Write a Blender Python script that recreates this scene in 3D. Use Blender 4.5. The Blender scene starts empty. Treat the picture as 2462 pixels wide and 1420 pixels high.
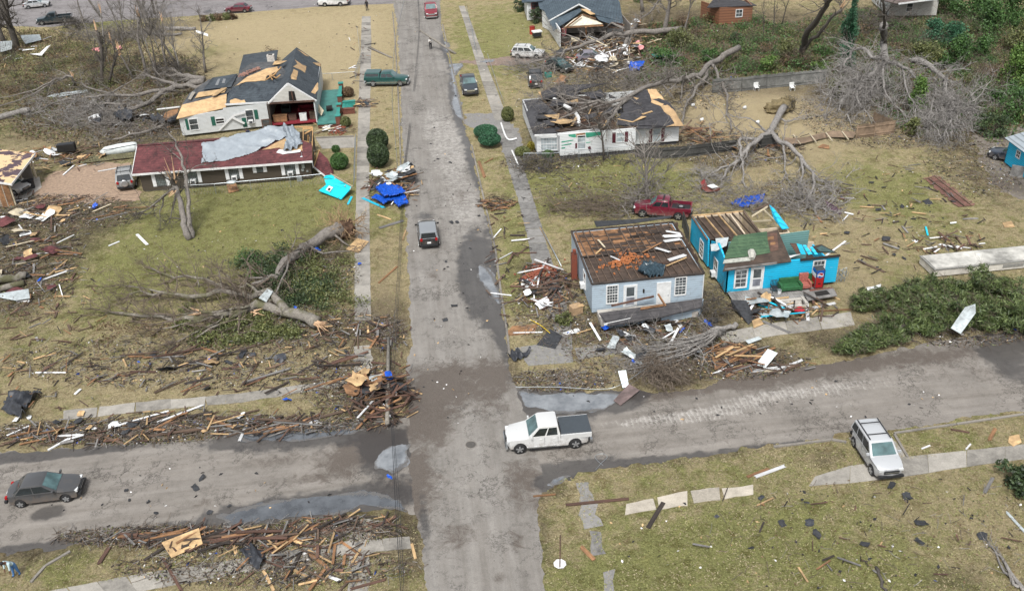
import bpy, bmesh, math, random
import numpy as np
from mathutils import Vector, Matrix, Euler
R_ = math.radians
rnd = random.Random(7)
nr = np.random.default_rng(7)
sc = bpy.context.scene
col = sc.collection
# ---------------------------------------------------------------- camera, light, exposure
CAM_H = 39.788
CR = Vector((0.99163993, -0.12357521, -0.03714044))
CD = Vector((-0.09507905, -0.50516869, -0.8577672))
CF = Vector((0.08723657, 0.85412749, -0.51269486))
FPX = 2298.8
cd = bpy.data.cameras.new('camera')
cam = bpy.data.objects.new('camera', cd)
col.objects.link(cam)
cd.sensor_width = 36
cd.lens = 36 * FPX / 2462
cd.clip_start = 1
cd.clip_end = 3000
m = Matrix.Identity(4)
for i in range(3):
    m[i][0] = CR[i]; m[i][1] = -CD[i]; m[i][2] = -CF[i]
m[2][3] = CAM_H
cam.matrix_world = m
sc.camera = cam
sc.view_settings.view_transform = 'Standard'
sc.view_settings.look = 'None'
sc.view_settings.gamma = 1
sc.view_settings.exposure = 0.86
SUN_EL, SUN_AZ = R_(58), R_(200)
w = bpy.data.worlds.new('World'); sc.world = w; w.use_nodes = True
nt = w.node_tree
bgn = nt.nodes['Background']
sky = nt.nodes.new('ShaderNodeTexSky')
sky.sky_type = 'NISHITA'; sky.sun_disc = False
sky.sun_elevation = SUN_EL; sky.sun_rotation = SUN_AZ
sky.air_density = 1.0; sky.dust_density = 4.0
hs = nt.nodes.new('ShaderNodeHueSaturation')
hs.inputs['Saturation'].default_value = 0.22
nt.links.new(sky.outputs[0], hs.inputs['Color'])
nt.links.new(hs.outputs[0], bgn.inputs['Color'])
bgn.inputs['Strength'].default_value = 0.105
sd = bpy.data.lights.new('sun', 'SUN'); sd.energy = 2.0; sd.angle = R_(14); sd.color = (1, .97, .92)
so = bpy.data.objects.new('sun', sd); col.objects.link(so)
so.rotation_euler = (math.pi/2 - SUN_EL, 0, math.pi - SUN_AZ)
so.location = (0, 0, 60)

# ---------------------------------------------------------------- helpers
def ray(px, py):
    return CR*((px-1231)/FPX) + CD*((py-710)/FPX) + CF
def P(px, py, z=0.0):
    v = ray(px, py)
    t = (z - CAM_H)/v.z
    return Vector((v.x*t, v.y*t, z))
def lerp(a, b, t): return a + (b-a)*t
def tag(o, label=None, cat=None, group=None, kind=None):
    if label: o['label'] = label
    if cat: o['category'] = cat
    if group: o['group'] = group
    if kind: o['kind'] = kind
    return o
def thing(name, label, cat, loc=(0, 0, 0), group=None, rot=None):
    o = bpy.data.objects.new(name, None)
    o.empty_display_size = .3
    o.location = loc
    if rot is not None: o.rotation_euler = rot
    col.objects.link(o)
    return tag(o, label, cat, group)
def root_off(parent):
    while parent is not None and parent.parent is not None: parent = parent.parent
    return Vector(parent.location) if parent is not None else Vector((0, 0, 0))

class MB:
    """collects geometry, then builds ONE mesh object"""
    def __init__(s): s.v = []; s.f = []; s.mi = []; s.cur = 0
    def add(s, vs, fs):
        b = len(s.v)
        s.v += [tuple(x) for x in vs]
        s.f += [tuple(i+b for i in f) for f in fs]
        s.mi += [s.cur]*len(fs)
        return s
    def box(s, c, size, rz=0, M=None):
        hx, hy, hz = size[0]/2, size[1]/2, size[2]/2
        cz, sz = math.cos(rz), math.sin(rz)
        vs = []
        for z in (-hz, hz):
            for x, y in ((-hx, -hy), (hx, -hy), (hx, hy), (-hx, hy)):
                p = Vector((x*cz-y*sz + c[0], x*sz+y*cz + c[1], z + c[2]))
                vs.append(M @ p if M is not None else p)
        return s.add(vs, [(3, 2, 1, 0), (4, 5, 6, 7), (0, 1, 5, 4), (1, 2, 6, 5), (2, 3, 7, 6), (3, 0, 4, 7)])
    def beam(s, a, b, wd, h, up=(0, 0, 1)):
        a = Vector(a); b = Vector(b); d = (b-a).normalized(); up = Vector(up)
        sd_ = d.cross(up)
        if sd_.length < 1e-4: sd_ = d.cross(Vector((1, 0, 0)))
        sd_.normalize(); u = sd_.cross(d)
        vs = []
        for q in (a, b):
            for x, y in ((-1, -1), (1, -1), (1, 1), (-1, 1)):
                vs.append(q + sd_*(x*wd/2) + u*(y*h/2))
        return s.add(vs, [(3, 2, 1, 0), (4, 5, 6, 7), (0, 1, 5, 4), (1, 2, 6, 5), (2, 3, 7, 6), (3, 0, 4, 7)])
    def tube(s, pts, rads, n=6, cap=True):
        pts = [Vector(p) for p in pts]
        if not hasattr(rads, '__len__'): rads = [rads]*len(pts)
        vs = []; fs = []
        ref = Vector((.31, .17, .93))
        for i, p in enumerate(pts):
            d = (pts[min(i+1, len(pts)-1)] - pts[max(i-1, 0)])
            if d.length < 1e-6: d = Vector((0, 0, 1))
            d.normalize()
            u = d.cross(ref)
            if u.length < .05: u = d.cross(Vector((1, 0, 0)))
            u.normalize(); v = d.cross(u)
            for k in range(n):
                a = 2*math.pi*k/n
                vs.append(p + (u*math.cos(a) + v*math.sin(a))*rads[i])
        for i in range(len(pts)-1):
            for k in range(n):
                k2 = (k+1) % n
                fs.append((i*n+k, i*n+k2, (i+1)*n+k2, (i+1)*n+k))
        if cap:
            fs.append(tuple(range(n-1, -1, -1))); fs.append(tuple((len(pts)-1)*n+k for k in range(n)))
        return s.add(vs, fs)
    def slab(s, pts, th, nrm=None):
        """polygon (world pts) given thickness th behind it"""
        pts = [Vector(p) for p in pts]
        n = Vector((0, 0, 0))
        for i in range(len(pts)):
            n += (pts[i]-pts[0]).cross(pts[(i+1) % len(pts)]-pts[0])
        n.normalize()
        want = Vector(nrm) if nrm is not None else Vector((0, 0, 1))
        if n.dot(want) < 0: pts.reverse(); n = -n
        k = len(pts)
        vs = pts + [p - n*th for p in pts]
        fs = [tuple(range(k)), tuple(range(2*k-1, k-1, -1))]
        for i in range(k):
            j = (i+1) % k
            fs.append((i, i+k, j+k, j))
        return s.add(vs, fs)
    def prism(s, pts, z0, z1):
        k = len(pts)
        vs = [(p[0], p[1], z0) for p in pts] + [(p[0], p[1], z1) for p in pts]
        fs = [tuple(range(k-1, -1, -1)), tuple(range(k, 2*k))]
        for i in range(k):
            j = (i+1) % k
            fs.append((i, j, j+k, i+k))
        return s.add(vs, fs)
    def build(s, name, mats, parent=None, smooth=False, angle=None, local=False):
        me = bpy.data.meshes.new(name)
        off = Vector((0, 0, 0)) if local else root_off(parent)
        vs = s.v if off.length == 0 else [(v[0]-off.x, v[1]-off.y, v[2]-off.z) for v in s.v]
        me.from_pydata(vs, [], s.f)
        if not isinstance(mats, (list, tuple)): mats = [mats]
        for q in mats: me.materials.append(q)
        if len(mats) > 1: me.polygons.foreach_set('material_index', s.mi)
        if smooth: me.polygons.foreach_set('use_smooth', [True]*len(me.polygons))
        me.update()
        if angle:
            bm = bmesh.new(); bm.from_mesh(me)
            bmesh.ops.recalc_face_normals(bm, faces=bm.faces)
            for e in bm.edges:
                e.smooth = not (len(e.link_faces) == 2 and e.calc_face_angle(0) > R_(angle))
            for f in bm.faces: f.smooth = True
            bm.to_mesh(me); bm.free()
        o = bpy.data.objects.new(name, me)
        if parent is not None: o.parent = parent
        col.objects.link(o)
        return o
def solo(mb, name, mats, label, cat, group=None, kind=None, smooth=False, at=None):
    """a thing that is one mesh; its origin at its base"""
    a = np.array(mb.v)
    c = Vector(at) if at is not None else Vector(((a[:, 0].min()+a[:, 0].max())/2, (a[:, 1].min()+a[:, 1].max())/2, a[:, 2].min()))
    mb.v = [(v[0]-c.x, v[1]-c.y, v[2]-c.z) for v in mb.v]
    o = mb.build(name, mats, None, smooth)
    o.location = c
    return tag(o, label, cat, group, kind)

# ---------------------------------------------------------------- materials
MC = {}
def newmat(name):
    m_ = bpy.data.materials.new(name); m_.use_nodes = True
    n = m_.node_tree; b = n.nodes['Principled BSDF']
    return m_, n, b
def nd(n, t, **k):
    x = n.nodes.new('ShaderNode'+t)
    for a, b in k.items(): setattr(x, a, b)
    return x
def geo_pos(n, scale=(1, 1, 1), obj=False):
    if obj:
        g = nd(n, 'TexCoord'); o = g.outputs['Object']
    else:
        g = nd(n, 'NewGeometry'); o = g.outputs['Position']
    mp = nd(n, 'Mapping'); mp.inputs['Scale'].default_value = scale
    n.links.new(o, mp.inputs['Vector'])
    return mp.outputs[0]
def noise(n, vec, scale, detail=4, rough=.6, dist=0):
    t = nd(n, 'TexNoise'); t.inputs['Scale'].default_value = scale
    t.inputs['Detail'].default_value = detail; t.inputs['Roughness'].default_value = rough
    t.inputs['Distortion'].default_value = dist
    n.links.new(vec, t.inputs['Vector'])
    return t.outputs[0]
def ramp(n, fac, stops, interp='LINEAR'):
    r = nd(n, 'ValToRGB'); cr = r.color_ramp; cr.interpolation = interp
    while len(cr.elements) < len(stops): cr.elements.new(.5)
    for e, (p, c) in zip(cr.elements, stops):
        e.position = p; e.color = (*c, 1) if len(c) == 3 else c
    n.links.new(fac, r.inputs[0])
    return r.outputs[0]
def mixc(n, fac, a, b, blend='MIX'):
    x = nd(n, 'Mix', data_type='RGBA', blend_type=blend)
    for s_, v in ((x.inputs[0], fac), (x.inputs[6], a), (x.inputs[7], b)):
        if hasattr(v, 'is_linked') or hasattr(v, 'links'): n.links.new(v, s_)
        elif isinstance(v, (int, float)): s_.default_value = v
        else: s_.default_value = (*v, 1)
    return x.outputs[2]
def mth(n, op, a, b=None, c=None):
    x = nd(n, 'Math', operation=op)
    for i, v in enumerate((a, b, c)):
        if v is None: continue
        if isinstance(v, (int, float)): x.inputs[i].default_value = v
        else: n.links.new(v, x.inputs[i])
    return x.outputs[0]
def bump(n, b, h, strength=.5, dist=.03):
    x = nd(n, 'Bump'); x.inputs['Strength'].default_value = strength; x.inputs['Distance'].default_value = dist
    n.links.new(h, x.inputs['Height']); n.links.new(x.outputs[0], b.inputs['Normal'])
def hexmul(c, k): return tuple(min(1, x*k) for x in c)

def plain(name, c, rough=.6, var=.25, scale=6, metal=0, bmp=0, spec=.4, obj=False, coat=0):
    if name in MC: return MC[name]
    m_, n, b = newmat(name)
    v = geo_pos(n, obj=obj)
    nz = noise(n, v, scale, 5, .65)
    cc = ramp(n, nz, [(.3, hexmul(c, 1-var)), (.7, hexmul(c, 1+var))])
    n.links.new(cc, b.inputs['Base Color'])
    b.inputs['Roughness'].default_value = rough; b.inputs['Metallic'].default_value = metal
    b.inputs['Specular IOR Level'].default_value = spec
    if coat: b.inputs['Coat Weight'].default_value = coat; b.inputs['Coat Roughness'].default_value = .06
    if bmp: bump(n, b, nz, bmp, .05)
    MC[name] = m_
    return m_
def wood(name, c1, c2, obj=True, sx=.6, rough=.8, grime=.4):
    """streaky timber; the long axis is local x for planks"""
    if name in MC: return MC[name]
    m_, n, b = newmat(name)
    v = geo_pos(n, (sx, 9, 9), obj)
    nz = noise(n, v, 2.2, 5, .7, .4)
    v2 = geo_pos(n, (1, 1, 1), obj)
    n2 = noise(n, v2, 1.1, 4, .7)
    c = ramp(n, nz, [(.3, c1), (.7, c2)])
    dk = ramp(n, n2, [(.42, (1-grime,)*3), (.62, (1, 1, 1))])
    oi = nd(n, 'ObjectInfo')
    k = mth(n, 'MULTIPLY_ADD', oi.outputs['Random'], .5, .75)
    c = mixc(n, 1, c, dk, 'MULTIPLY')
    kk = nd(n, 'CombineColor'); [n.links.new(k, kk.inputs[i]) for i in range(3)]
    c = mixc(n, 1, c, kk.outputs[0], 'MULTIPLY')
    n.links.new(c, b.inputs['Base Color']); b.inputs['Roughness'].default_value = rough
    bump(n, b, nz, .4, .01)
    MC[name] = m_
    return m_
def siding(name, c, row=.14, dirt=(.25, .2, .15), amt=.35, worn=None, wornamt=.5):
    if name in MC: return MC[name]
    m_, n, b = newmat(name)
    g = nd(n, 'NewGeometry'); sx = nd(n, 'SeparateXYZ'); n.links.new(g.outputs['Position'], sx.inputs[0])
    fr = mth(n, 'FRACT', mth(n, 'DIVIDE', sx.outputs[2], row))
    ln = ramp(n, fr, [(0, (.3,)*3), (.14, (.62,)*3), (.32, (1,)*3), (1, (.94,)*3)])
    v = geo_pos(n, (1, 1, 3)); nz = noise(n, v, 1.3, 6, .7)
    cc = mixc(n, ramp(n, nz, [(.5, (0, 0, 0)), (.85, (amt,)*3)]), c, dirt)
    if worn:
        v3 = geo_pos(n, (.7, .7, 9)); n3 = noise(n, v3, 1.7, 6, .75)
        cc = mixc(n, ramp(n, n3, [(1-wornamt*.72, (0, 0, 0)), (1-wornamt*.6, (1, 1, 1))]), cc, worn)
    cc = mixc(n, 1, cc, ln, 'MULTIPLY')
    n.links.new(cc, b.inputs['Base Color']); b.inputs['Roughness'].default_value = .6
    bump(n, b, fr, .35, .02)
    MC[name] = m_
    return m_
def shingle(name, c1, c2, patch=None, pamt=.3, rows=.12):
    if name in MC: return MC[name]
    m_, n, b = newmat(name)
    g = nd(n, 'NewGeometry'); sx = nd(n, 'SeparateXYZ'); n.links.new(g.outputs['Position'], sx.inputs[0])
    fr = mth(n, 'FRACT', mth(n, 'DIVIDE', sx.outputs[2], rows))
    v = geo_pos(n); br = nd(n, 'TexVoronoi'); br.inputs['Scale'].default_value = 3.4
    n.links.new(v, br.inputs['Vector'])
    n1 = noise(n, v, .7, 6, .7); n2 = noise(n, v, 9, 3, .8)
    t = mth(n, 'ADD', mth(n, 'MULTIPLY', n1, .55), mth(n, 'ADD', mth(n, 'MULTIPLY', n2, .35), mth(n, 'MULTIPLY', br.outputs['Color'], .18)))
    cc = ramp(n, t, [(.38, c1), (.72, c2)])
    cc = mixc(n, 1, cc, ramp(n, fr, [(0, (.45,)*3), (.22, (1,)*3), (1, (1,)*3)]), 'MULTIPLY')
    if patch:
        n3 = noise(n, geo_pos(n, (1, 1, 1.6)), .55, 5, .6, .3)
        cc = mixc(n, ramp(n, n3, [(.62-pamt*.2, (0, 0, 0)), (.64-pamt*.2, (1, 1, 1))]), cc, mixc(n, n2, hexmul(patch, .75), patch))
    n.links.new(cc, b.inputs['Base Color']); b.inputs['Roughness'].default_value = .9
    bump(n, b, fr, .3, .02)
    MC[name] = m_
    return m_
def glass(name, c=(.03, .04, .045), rough=.08):
    if name in MC: return MC[name]
    m_, n, b = newmat(name)
    v = geo_pos(n); nz = noise(n, v, 1.6, 3, .5)
    n.links.new(ramp(n, nz, [(.3, hexmul(c, .6)), (.7, hexmul(c, 1.5))]), b.inputs['Base Color'])
    b.inputs['Roughness'].default_value = rough; b.inputs['Specular IOR Level'].default_value = .8
    MC[name] = m_
    return m_
def leafmat(name, c1, c2):
    if name in MC: return MC[name]
    m_, n, b = newmat(name)
    g = nd(n, 'NewGeometry')
    v = geo_pos(n); nz = noise(n, v, .9, 4, .6)
    t = mth(n, 'ADD', mth(n, 'MULTIPLY', nz, .7), mth(n, 'MULTIPLY', g.outputs['Random Per Island'], .35))
    n.links.new(ramp(n, t, [(.3, c1), (.75, c2)]), b.inputs['Base Color'])
    b.inputs['Roughness'].default_value = .6
    MC[name] = m_
    return m_
def bark(name, c1, c2, moss=None):
    if name in MC: return MC[name]
    m_, n, b = newmat(name)
    nz = noise(n, geo_pos(n), 5, 6, .75); n2 = noise(n, geo_pos(n), .8, 4, .6)
    cc = ramp(n, nz, [(.32, c1), (.68, c2)])
    if moss: cc = mixc(n, ramp(n, n2, [(.48, (0, 0, 0)), (.6, (.8,)*3)]), cc, moss)
    n.links.new(cc, b.inputs['Base Color']); b.inputs['Roughness'].default_value = .9
    bump(n, b, nz, .8, .05)
    MC[name] = m_
    return m_
WHITE = plain('white_paint', (.58, .59, .59), .5, .14, 3)
CREAM = plain('cream_paint', (.55, .5, .4), .6, .2, 3)
BLACK = plain('black_stuff', (.018, .02, .024), .55, .4, 6)
TARP = plain('black_felt', (.03, .033, .04), .5, .5, 5, bmp=.5)
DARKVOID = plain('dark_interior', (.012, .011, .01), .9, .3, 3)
GREYM = plain('grey_metal', (.33, .36, .38), .35, .3, 4, metal=.6)
GALV = plain('galvanised_sheet', (.5, .55, .56), .4, .25, 3, metal=.5)
RUBBER = plain('tyre_rubber', (.015, .015, .016), .8, .3, 10)
W_TAN = wood('fresh_plywood', (.4, .26, .125), (.56, .39, .21), grime=.4)
W_ORG = wood('orange_board', (.17, .085, .04), (.37, .2, .095), grime=.5)
W_RED = wood('red_brown_board', (.065, .034, .024), (.165, .088, .062), grime=.5)
W_BRN = wood('weathered_board', (.07, .045, .03), (.18, .12, .085), grime=.5)
W_GRY = wood('grey_board', (.13, .125, .12), (.28, .27, .26), grime=.45)
W_DRK = wood('dark_board', (.022, .017, .014), (.06, .045, .037), grime=.5)
W_WHT = wood('white_board', (.52, .53, .54), (.75, .76, .77), grime=.25)
W_CRM = wood('cream_board', (.42, .36, .25), (.6, .53, .4), grime=.25)
W_CYN = wood('cyan_board', (.0, .33, .5), (.01, .5, .68), grime=.2)
W_BLUE = plain('blue_tarp_plastic', (.006, .07, .42), .35, .5, 5, bmp=.6)
BRICK = plain('loose_brick', (.22, .07, .042), .85, .6, 8)
CONC = plain('concrete', (.36, .34, .31), .85, .25, 2)
# ---------------------------------------------------------------- ground, roads, pavements, water
def inside(poly, X, Y):
    r = np.zeros(X.shape, bool); n = len(poly); j = n-1
    for i in range(n):
        xi, yi = poly[i][0], poly[i][1]; xj, yj = poly[j][0], poly[j][1]
        c = ((yi > Y) != (yj > Y)) & (X < (xj-xi)*(Y-yi)/(yj-yi+1e-12)+xi)
        r ^= c; j = i
    return r
def vnoise(X, Y, s, seed=0):
    """cheap smooth value noise 0..1"""
    x = X/s; y = Y/s
    xi = np.floor(x).astype(int); yi = np.floor(y).astype(int); fx = x-xi; fy = y-yi
    fx = fx*fx*(3-2*fx); fy = fy*fy*(3-2*fy)
    def h(a, b):
        q = np.sin(a*127.1+b*311.7+seed*74.7)*43758.5453
        return q-np.floor(q)
    return (h(xi, yi)*(1-fx)+h(xi+1, yi)*fx)*(1-fy)+(h(xi, yi+1)*(1-fx)+h(xi+1, yi+1)*fx)*fy
def wpoly(px): return [P(*p) for p in px]
def blob_field(blobs, X, Y):
    A = np.zeros((3,)+X.shape)
    for (px, py, rx, ry, ch, am) in blobs:
        c = P(px, py); ex = (P(px+rx, py)-c).length; ey = (P(px, py-ry)-P(px, py+ry)).length/2
        d = ((X-c.x)/ex)**2+((Y-c.y)/ey)**2
        d = d*(.6+.8*vnoise(X, Y, max(.5, min(ex, ey)*.45), ch+3))
        A[ch] += am*1.12*np.exp(-.75*d)
    return A
def sheet(name, poly, z, step, mat_, blobs=(), edge=.25, kind='structure', esc=.7, extra=None):
    W = [(p.x, p.y) for p in (wpoly(poly) if len(poly[0]) == 2 else poly)]
    a = np.array(W); x0, y0 = a.min(0)-step; x1, y1 = a.max(0)+step
    xs = np.arange(x0, x1, step); ys = np.arange(y0, y1, step)
    X, Y = np.meshgrid(xs, ys)
    NX = X+(vnoise(X, Y, esc, 1)-.5)*2*edge+(vnoise(X, Y, esc*.3, 5)-.5)*edge; NY = Y+(vnoise(X, Y, esc, 2)-.5)*2*edge+(vnoise(X, Y, esc*.3, 6)-.5)*edge
    I = inside(W, NX, NY)
    C = I[:-1, :-1] & I[1:, :-1] & I[:-1, 1:] & I[1:, 1:]
    idx = -np.ones(X.shape, int)
    used = np.zeros(X.shape, bool)
    used[:-1, :-1] |= C; used[1:, :-1] |= C; used[:-1, 1:] |= C; used[1:, 1:] |= C
    n = used.sum(); idx[used] = np.arange(n)
    V = np.stack([X[used], Y[used], np.full(n, z)], 1)
    if edge > 0:      # pull the rim onto the outline, so that no grid steps show
        full = np.zeros(X.shape, int); full[:-1, :-1] += C; full[1:, :-1] += C; full[:-1, 1:] += C; full[1:, 1:] += C
        rim = np.nonzero(full[used] < 4)[0]; Q = V[rim, :2]; best = np.full(len(rim), 1e9); bp = Q.copy()
        for i in range(len(W)):
            p0 = np.array(W[i-1]); dd = np.array(W[i])-p0; t = np.clip(((Q-p0)@dd)/(dd@dd+1e-12), 0, 1); pr = p0+t[:, None]*dd; ds = np.hypot(*(Q-pr).T)
            k = ds < best; best[k] = ds[k]; bp[k] = pr[k]
        off = np.stack([(vnoise(bp[:, 0], bp[:, 1], esc, 1)-.5)*2*edge+(vnoise(bp[:, 0], bp[:, 1], esc*.3, 5)-.5)*edge, (vnoise(bp[:, 0], bp[:, 1], esc, 2)-.5)*2*edge+(vnoise(bp[:, 0], bp[:, 1], esc*.3, 6)-.5)*edge], 1)
        tg = bp-off; dl = tg-Q; ln = np.hypot(*dl.T)[:, None]; V[rim, :2] = Q+dl*np.minimum(1, 1.3*step/(ln+1e-9))
    jj, ii = np.nonzero(C)
    Fq = np.stack([idx[jj, ii], idx[jj, ii+1], idx[jj+1, ii+1], idx[jj+1, ii]], 1)
    me = bpy.data.meshes.new(name); me.from_pydata(V.tolist(), [], Fq.tolist()); me.materials.append(mat_)
    A = blob_field(blobs, V[:, 0], V[:, 1])
    if extra: A = extra(A, V[:, 0], V[:, 1])
    ca = me.color_attributes.new('zone', 'FLOAT_COLOR', 'POINT')
    cc = np.ones((n, 4)); cc[:, :3] = np.clip(A.T, 0, 1)
    ca.data.foreach_set('color', cc.ravel())
    o = bpy.data.objects.new(name, me); col.objects.link(o)
    tag(o, kind=kind)
    return o
def zone(n):
    a = nd(n, 'Attribute', attribute_name='zone'); s = nd(n, 'SeparateColor'); n.links.new(a.outputs['Color'], s.inputs[0])
    return s.outputs
def lawn_mat():
    m_, n, b = newmat('lawn')
    z = zone(n); v = geo_pos(n)
    f1 = noise(n, v, .25, 6, .65); f2 = noise(n, v, 1.7, 6, .72); f3 = noise(n, v, 9, 6, .8); f4 = noise(n, v, 3.6, 6, .78); f5 = noise(n, v, .65, 6, .7, .6)
    straw = ramp(n, f3, [(.28, (.2, .165, .095)), (.5, (.34, .29, .175)), (.72, (.47, .415, .275))])
    green = ramp(n, f3, [(.28, (.11, .12, .042)), (.5, (.21, .22, .085)), (.72, (.32, .32, .14))])
    dirt = ramp(n, f3, [(.3, (.03, .024, .019)), (.5, (.085, .068, .052)), (.7, (.2, .165, .13))])
    gm = mth(n, 'ADD', mth(n, 'ADD', mth(n, 'MULTIPLY', f1, .3), mth(n, 'MULTIPLY', f2, .45)), mth(n, 'ADD', mth(n, 'MULTIPLY', f5, .5), mth(n, 'MULTIPLY', z[0], .24)))
    gm = mth(n, 'SUBTRACT', gm, mth(n, 'MULTIPLY', z[2], .2))
    c = mixc(n, ramp(n, gm, [(.61, (0, 0, 0)), (.76, (.92,)*3)]), straw, green)
    dm = mth(n, 'ADD', mth(n, 'ADD', mth(n, 'MULTIPLY', f4, .45), mth(n, 'MULTIPLY', f5, .3)), mth(n, 'MULTIPLY', z[1], .3))
    c = mixc(n, ramp(n, dm, [(.47, (0, 0, 0)), (.73, (.92,)*3)]), c, dirt)
    f6 = noise(n, v, 4.5, 7, .85, .5); f7 = noise(n, v, 1.1, 5, .7, .8)
    c = mixc(n, 1, c, ramp(n, f6, [(.34, (.6, .57, .5)), (.5, (.97,)*3), (.68, (1.2, 1.18, 1.12))]), 'MULTIPLY')
    c = mixc(n, 1, c, ramp(n, f7, [(.36, (.68, .64, .58)), (.5, (1,)*3), (.68, (1.16, 1.13, 1.06))]), 'MULTIPLY')
    c = mixc(n, mth(n, 'MULTIPLY', z[2], mth(n, 'ADD', mth(n, 'MULTIPLY', f2, .9), .25)), c, mixc(n, f3, (.3, .24, .14), (.55, .46, .3)))
    n.links.new(c, b.inputs['Base Color']); b.inputs['Roughness'].default_value = .95; b.inputs['Specular IOR Level'].default_value = .1
    bump(n, b, mth(n, 'ADD', f3, f4), 1.0, .2)
    return m_
def road_mat(name, base=(.19, .18, .167), axis=(.9, .06, 1)):
    m_, n, b = newmat(name)
    z = zone(n); v = geo_pos(n)
    f1 = noise(n, v, .35, 6, .65); f2 = noise(n, v, 2.2, 6, .75); f3 = noise(n, v, 26, 3, .8)
    c = ramp(n, mth(n, 'ADD', mth(n, 'MULTIPLY', f1, .55), mth(n, 'MULTIPLY', f2, .45)), [(.3, hexmul(base, .72)), (.5, base), (.72, hexmul(base, 1.28))])
    c = mixc(n, 1, c, ramp(n, f3, [(.3, (.72,)*3), (.7, (1.2,)*3)]), 'MULTIPLY')
    # tyre-worn streaks along the way, fine wandering cracks
    st = noise(n, geo_pos(n, axis), 1.6, 5, .65)
    c = mixc(n, 1, c, ramp(n, st, [(.3, (.78, .76, .74)), (.7, (1.16, 1.16, 1.16))]), 'MULTIPLY')
    ckm = None
    for sc_, am, wd in ((.16, 1.6, .008), (.5, .7, .007)):
        vo = nd(n, 'TexVoronoi', feature='DISTANCE_TO_EDGE'); vo.inputs['Scale'].default_value = sc_
        nn = nd(n, 'TexNoise'); nn.inputs['Scale'].default_value = .55; nn.inputs['Detail'].default_value = 8; nn.inputs['Roughness'].default_value = .7; n.links.new(v, nn.inputs['Vector'])
        vm = nd(n, 'VectorMath', operation='MULTIPLY_ADD'); n.links.new(nn.outputs['Color'], vm.inputs[0]); vm.inputs[1].default_value = (am*6,)*3; n.links.new(v, vm.inputs[2]); n.links.new(vm.outputs[0], vo.inputs['Vector'])
        ck = ramp(n, vo.outputs[0], [(.0, (.3, .28, .27)), (wd*1.5, (.6,)*3), (wd*3, (1,)*3)])
        ck = mixc(n, ramp(n, noise(n, v, .3, 3, .5), [(.36 if sc_ < .3 else .46, (0, 0, 0)), (.55, (1, 1, 1))]), (1, 1, 1), ck)
        c = mixc(n, 1, c, ck, 'MULTIPLY')
    # pale scrapes (b), mud (g), wet (r)
    pm = mth(n, 'MULTIPLY', z[2], mth(n, 'ADD', mth(n, 'MULTIPLY', f2, 1.6), -.3))
    c = mixc(n, ramp(n, pm, [(.38, (0, 0, 0)), (.8, (.55,)*3)]), c, (.42, .405, .38))
    sp = nd(n, 'SeparateXYZ'); n.links.new(v, sp.inputs[0]); ax_ = sp.outputs[1 if axis[0] > axis[1] else 0]
    tk = mth(n, 'LESS_THAN', mth(n, 'FRACT', mth(n, 'MULTIPLY_ADD', ax_, 3.1, mth(n, 'MULTIPLY', f2, 2.5))), .28)
    tk = mth(n, 'MULTIPLY', tk, ramp(n, mth(n, 'ADD', mth(n, 'MULTIPLY', z[2], .35), mth(n, 'MULTIPLY', mth(n, 'ADD', st, f2), .4)), [(.58, (0, 0, 0)), (.74, (.26,)*3)]))
    c = mixc(n, tk, c, (.5, .485, .46))
    mm = mth(n, 'ADD', mth(n, 'MULTIPLY', mth(n, 'ADD', f2, st), .35), mth(n, 'MULTIPLY', z[1], .55))
    mud = ramp(n, f3, [(.3, (.035, .029, .025)), (.7, (.115, .094, .078))])
    c = mixc(n, ramp(n, mth(n, 'ADD', mm, mth(n, 'MULTIPLY', mth(n, 'SUBTRACT', noise(n, v, 1.1, 8, .78, 1.2), .5), 1.3)), [(.5, (0, 0, 0)), (.8, (.88,)*3)]), c, mud)
    wm = ramp(n, mth(n, 'ADD', z[0], mth(n, 'MULTIPLY', mth(n, 'SUBTRACT', f2, .5), .9)), [(.3, (0, 0, 0)), (.55, (1, 1, 1))])
    c = mixc(n, wm, c, mixc(n, .7, c, (.028, .027, .028)))
    n.links.new(c, b.inputs['Base Color'])
    n.links.new(ramp(n, wm, [(0, (.9,)*3), (1, (.38,)*3)]), b.inputs['Roughness'])
    bump(n, b, f3, .35, .02)
    return m_
def conc_mat(name, base, scale=1.2):
    m_, n, b = newmat(name); v = geo_pos(n)
    f1 = noise(n, v, scale, 6, .7); f2 = noise(n, v, 14, 3, .7)
    g = nd(n, 'NewGeometry')
    t = mth(n, 'ADD', mth(n, 'MULTIPLY', f1, .75), mth(n, 'MULTIPLY', g.outputs['Random Per Island'], .25))
    c = ramp(n, t, [(.28, hexmul(base, .45)), (.5, hexmul(base, .9)), (.75, hexmul(base, 1.25))])
    c = mixc(n, 1, c, ramp(n, f2, [(.3, (.8,)*3), (.7, (1.1,)*3)]), 'MULTIPLY')
    n.links.new(c, b.inputs['Base Color']); b.inputs['Roughness'].default_value = .9
    bump(n, b, f2, .3, .02)
    return m_
LAWN = lawn_mat()
ROAD = road_mat('worn_asphalt'); ROADX = road_mat('worn_muddy_asphalt', (.187, .173, .157), (.06, .9, 1))
PAVE = conc_mat('pavement_concrete', (.27, .255, .228))
PAVE2 = conc_mat('gravelly_concrete', (.2, .195, .187), 2.5)
KERB = conc_mat('kerb_concrete', (.2, .185, .165), 2)
GRAVEL = conc_mat('tan_gravel', (.34, .245, .175), 3)

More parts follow.
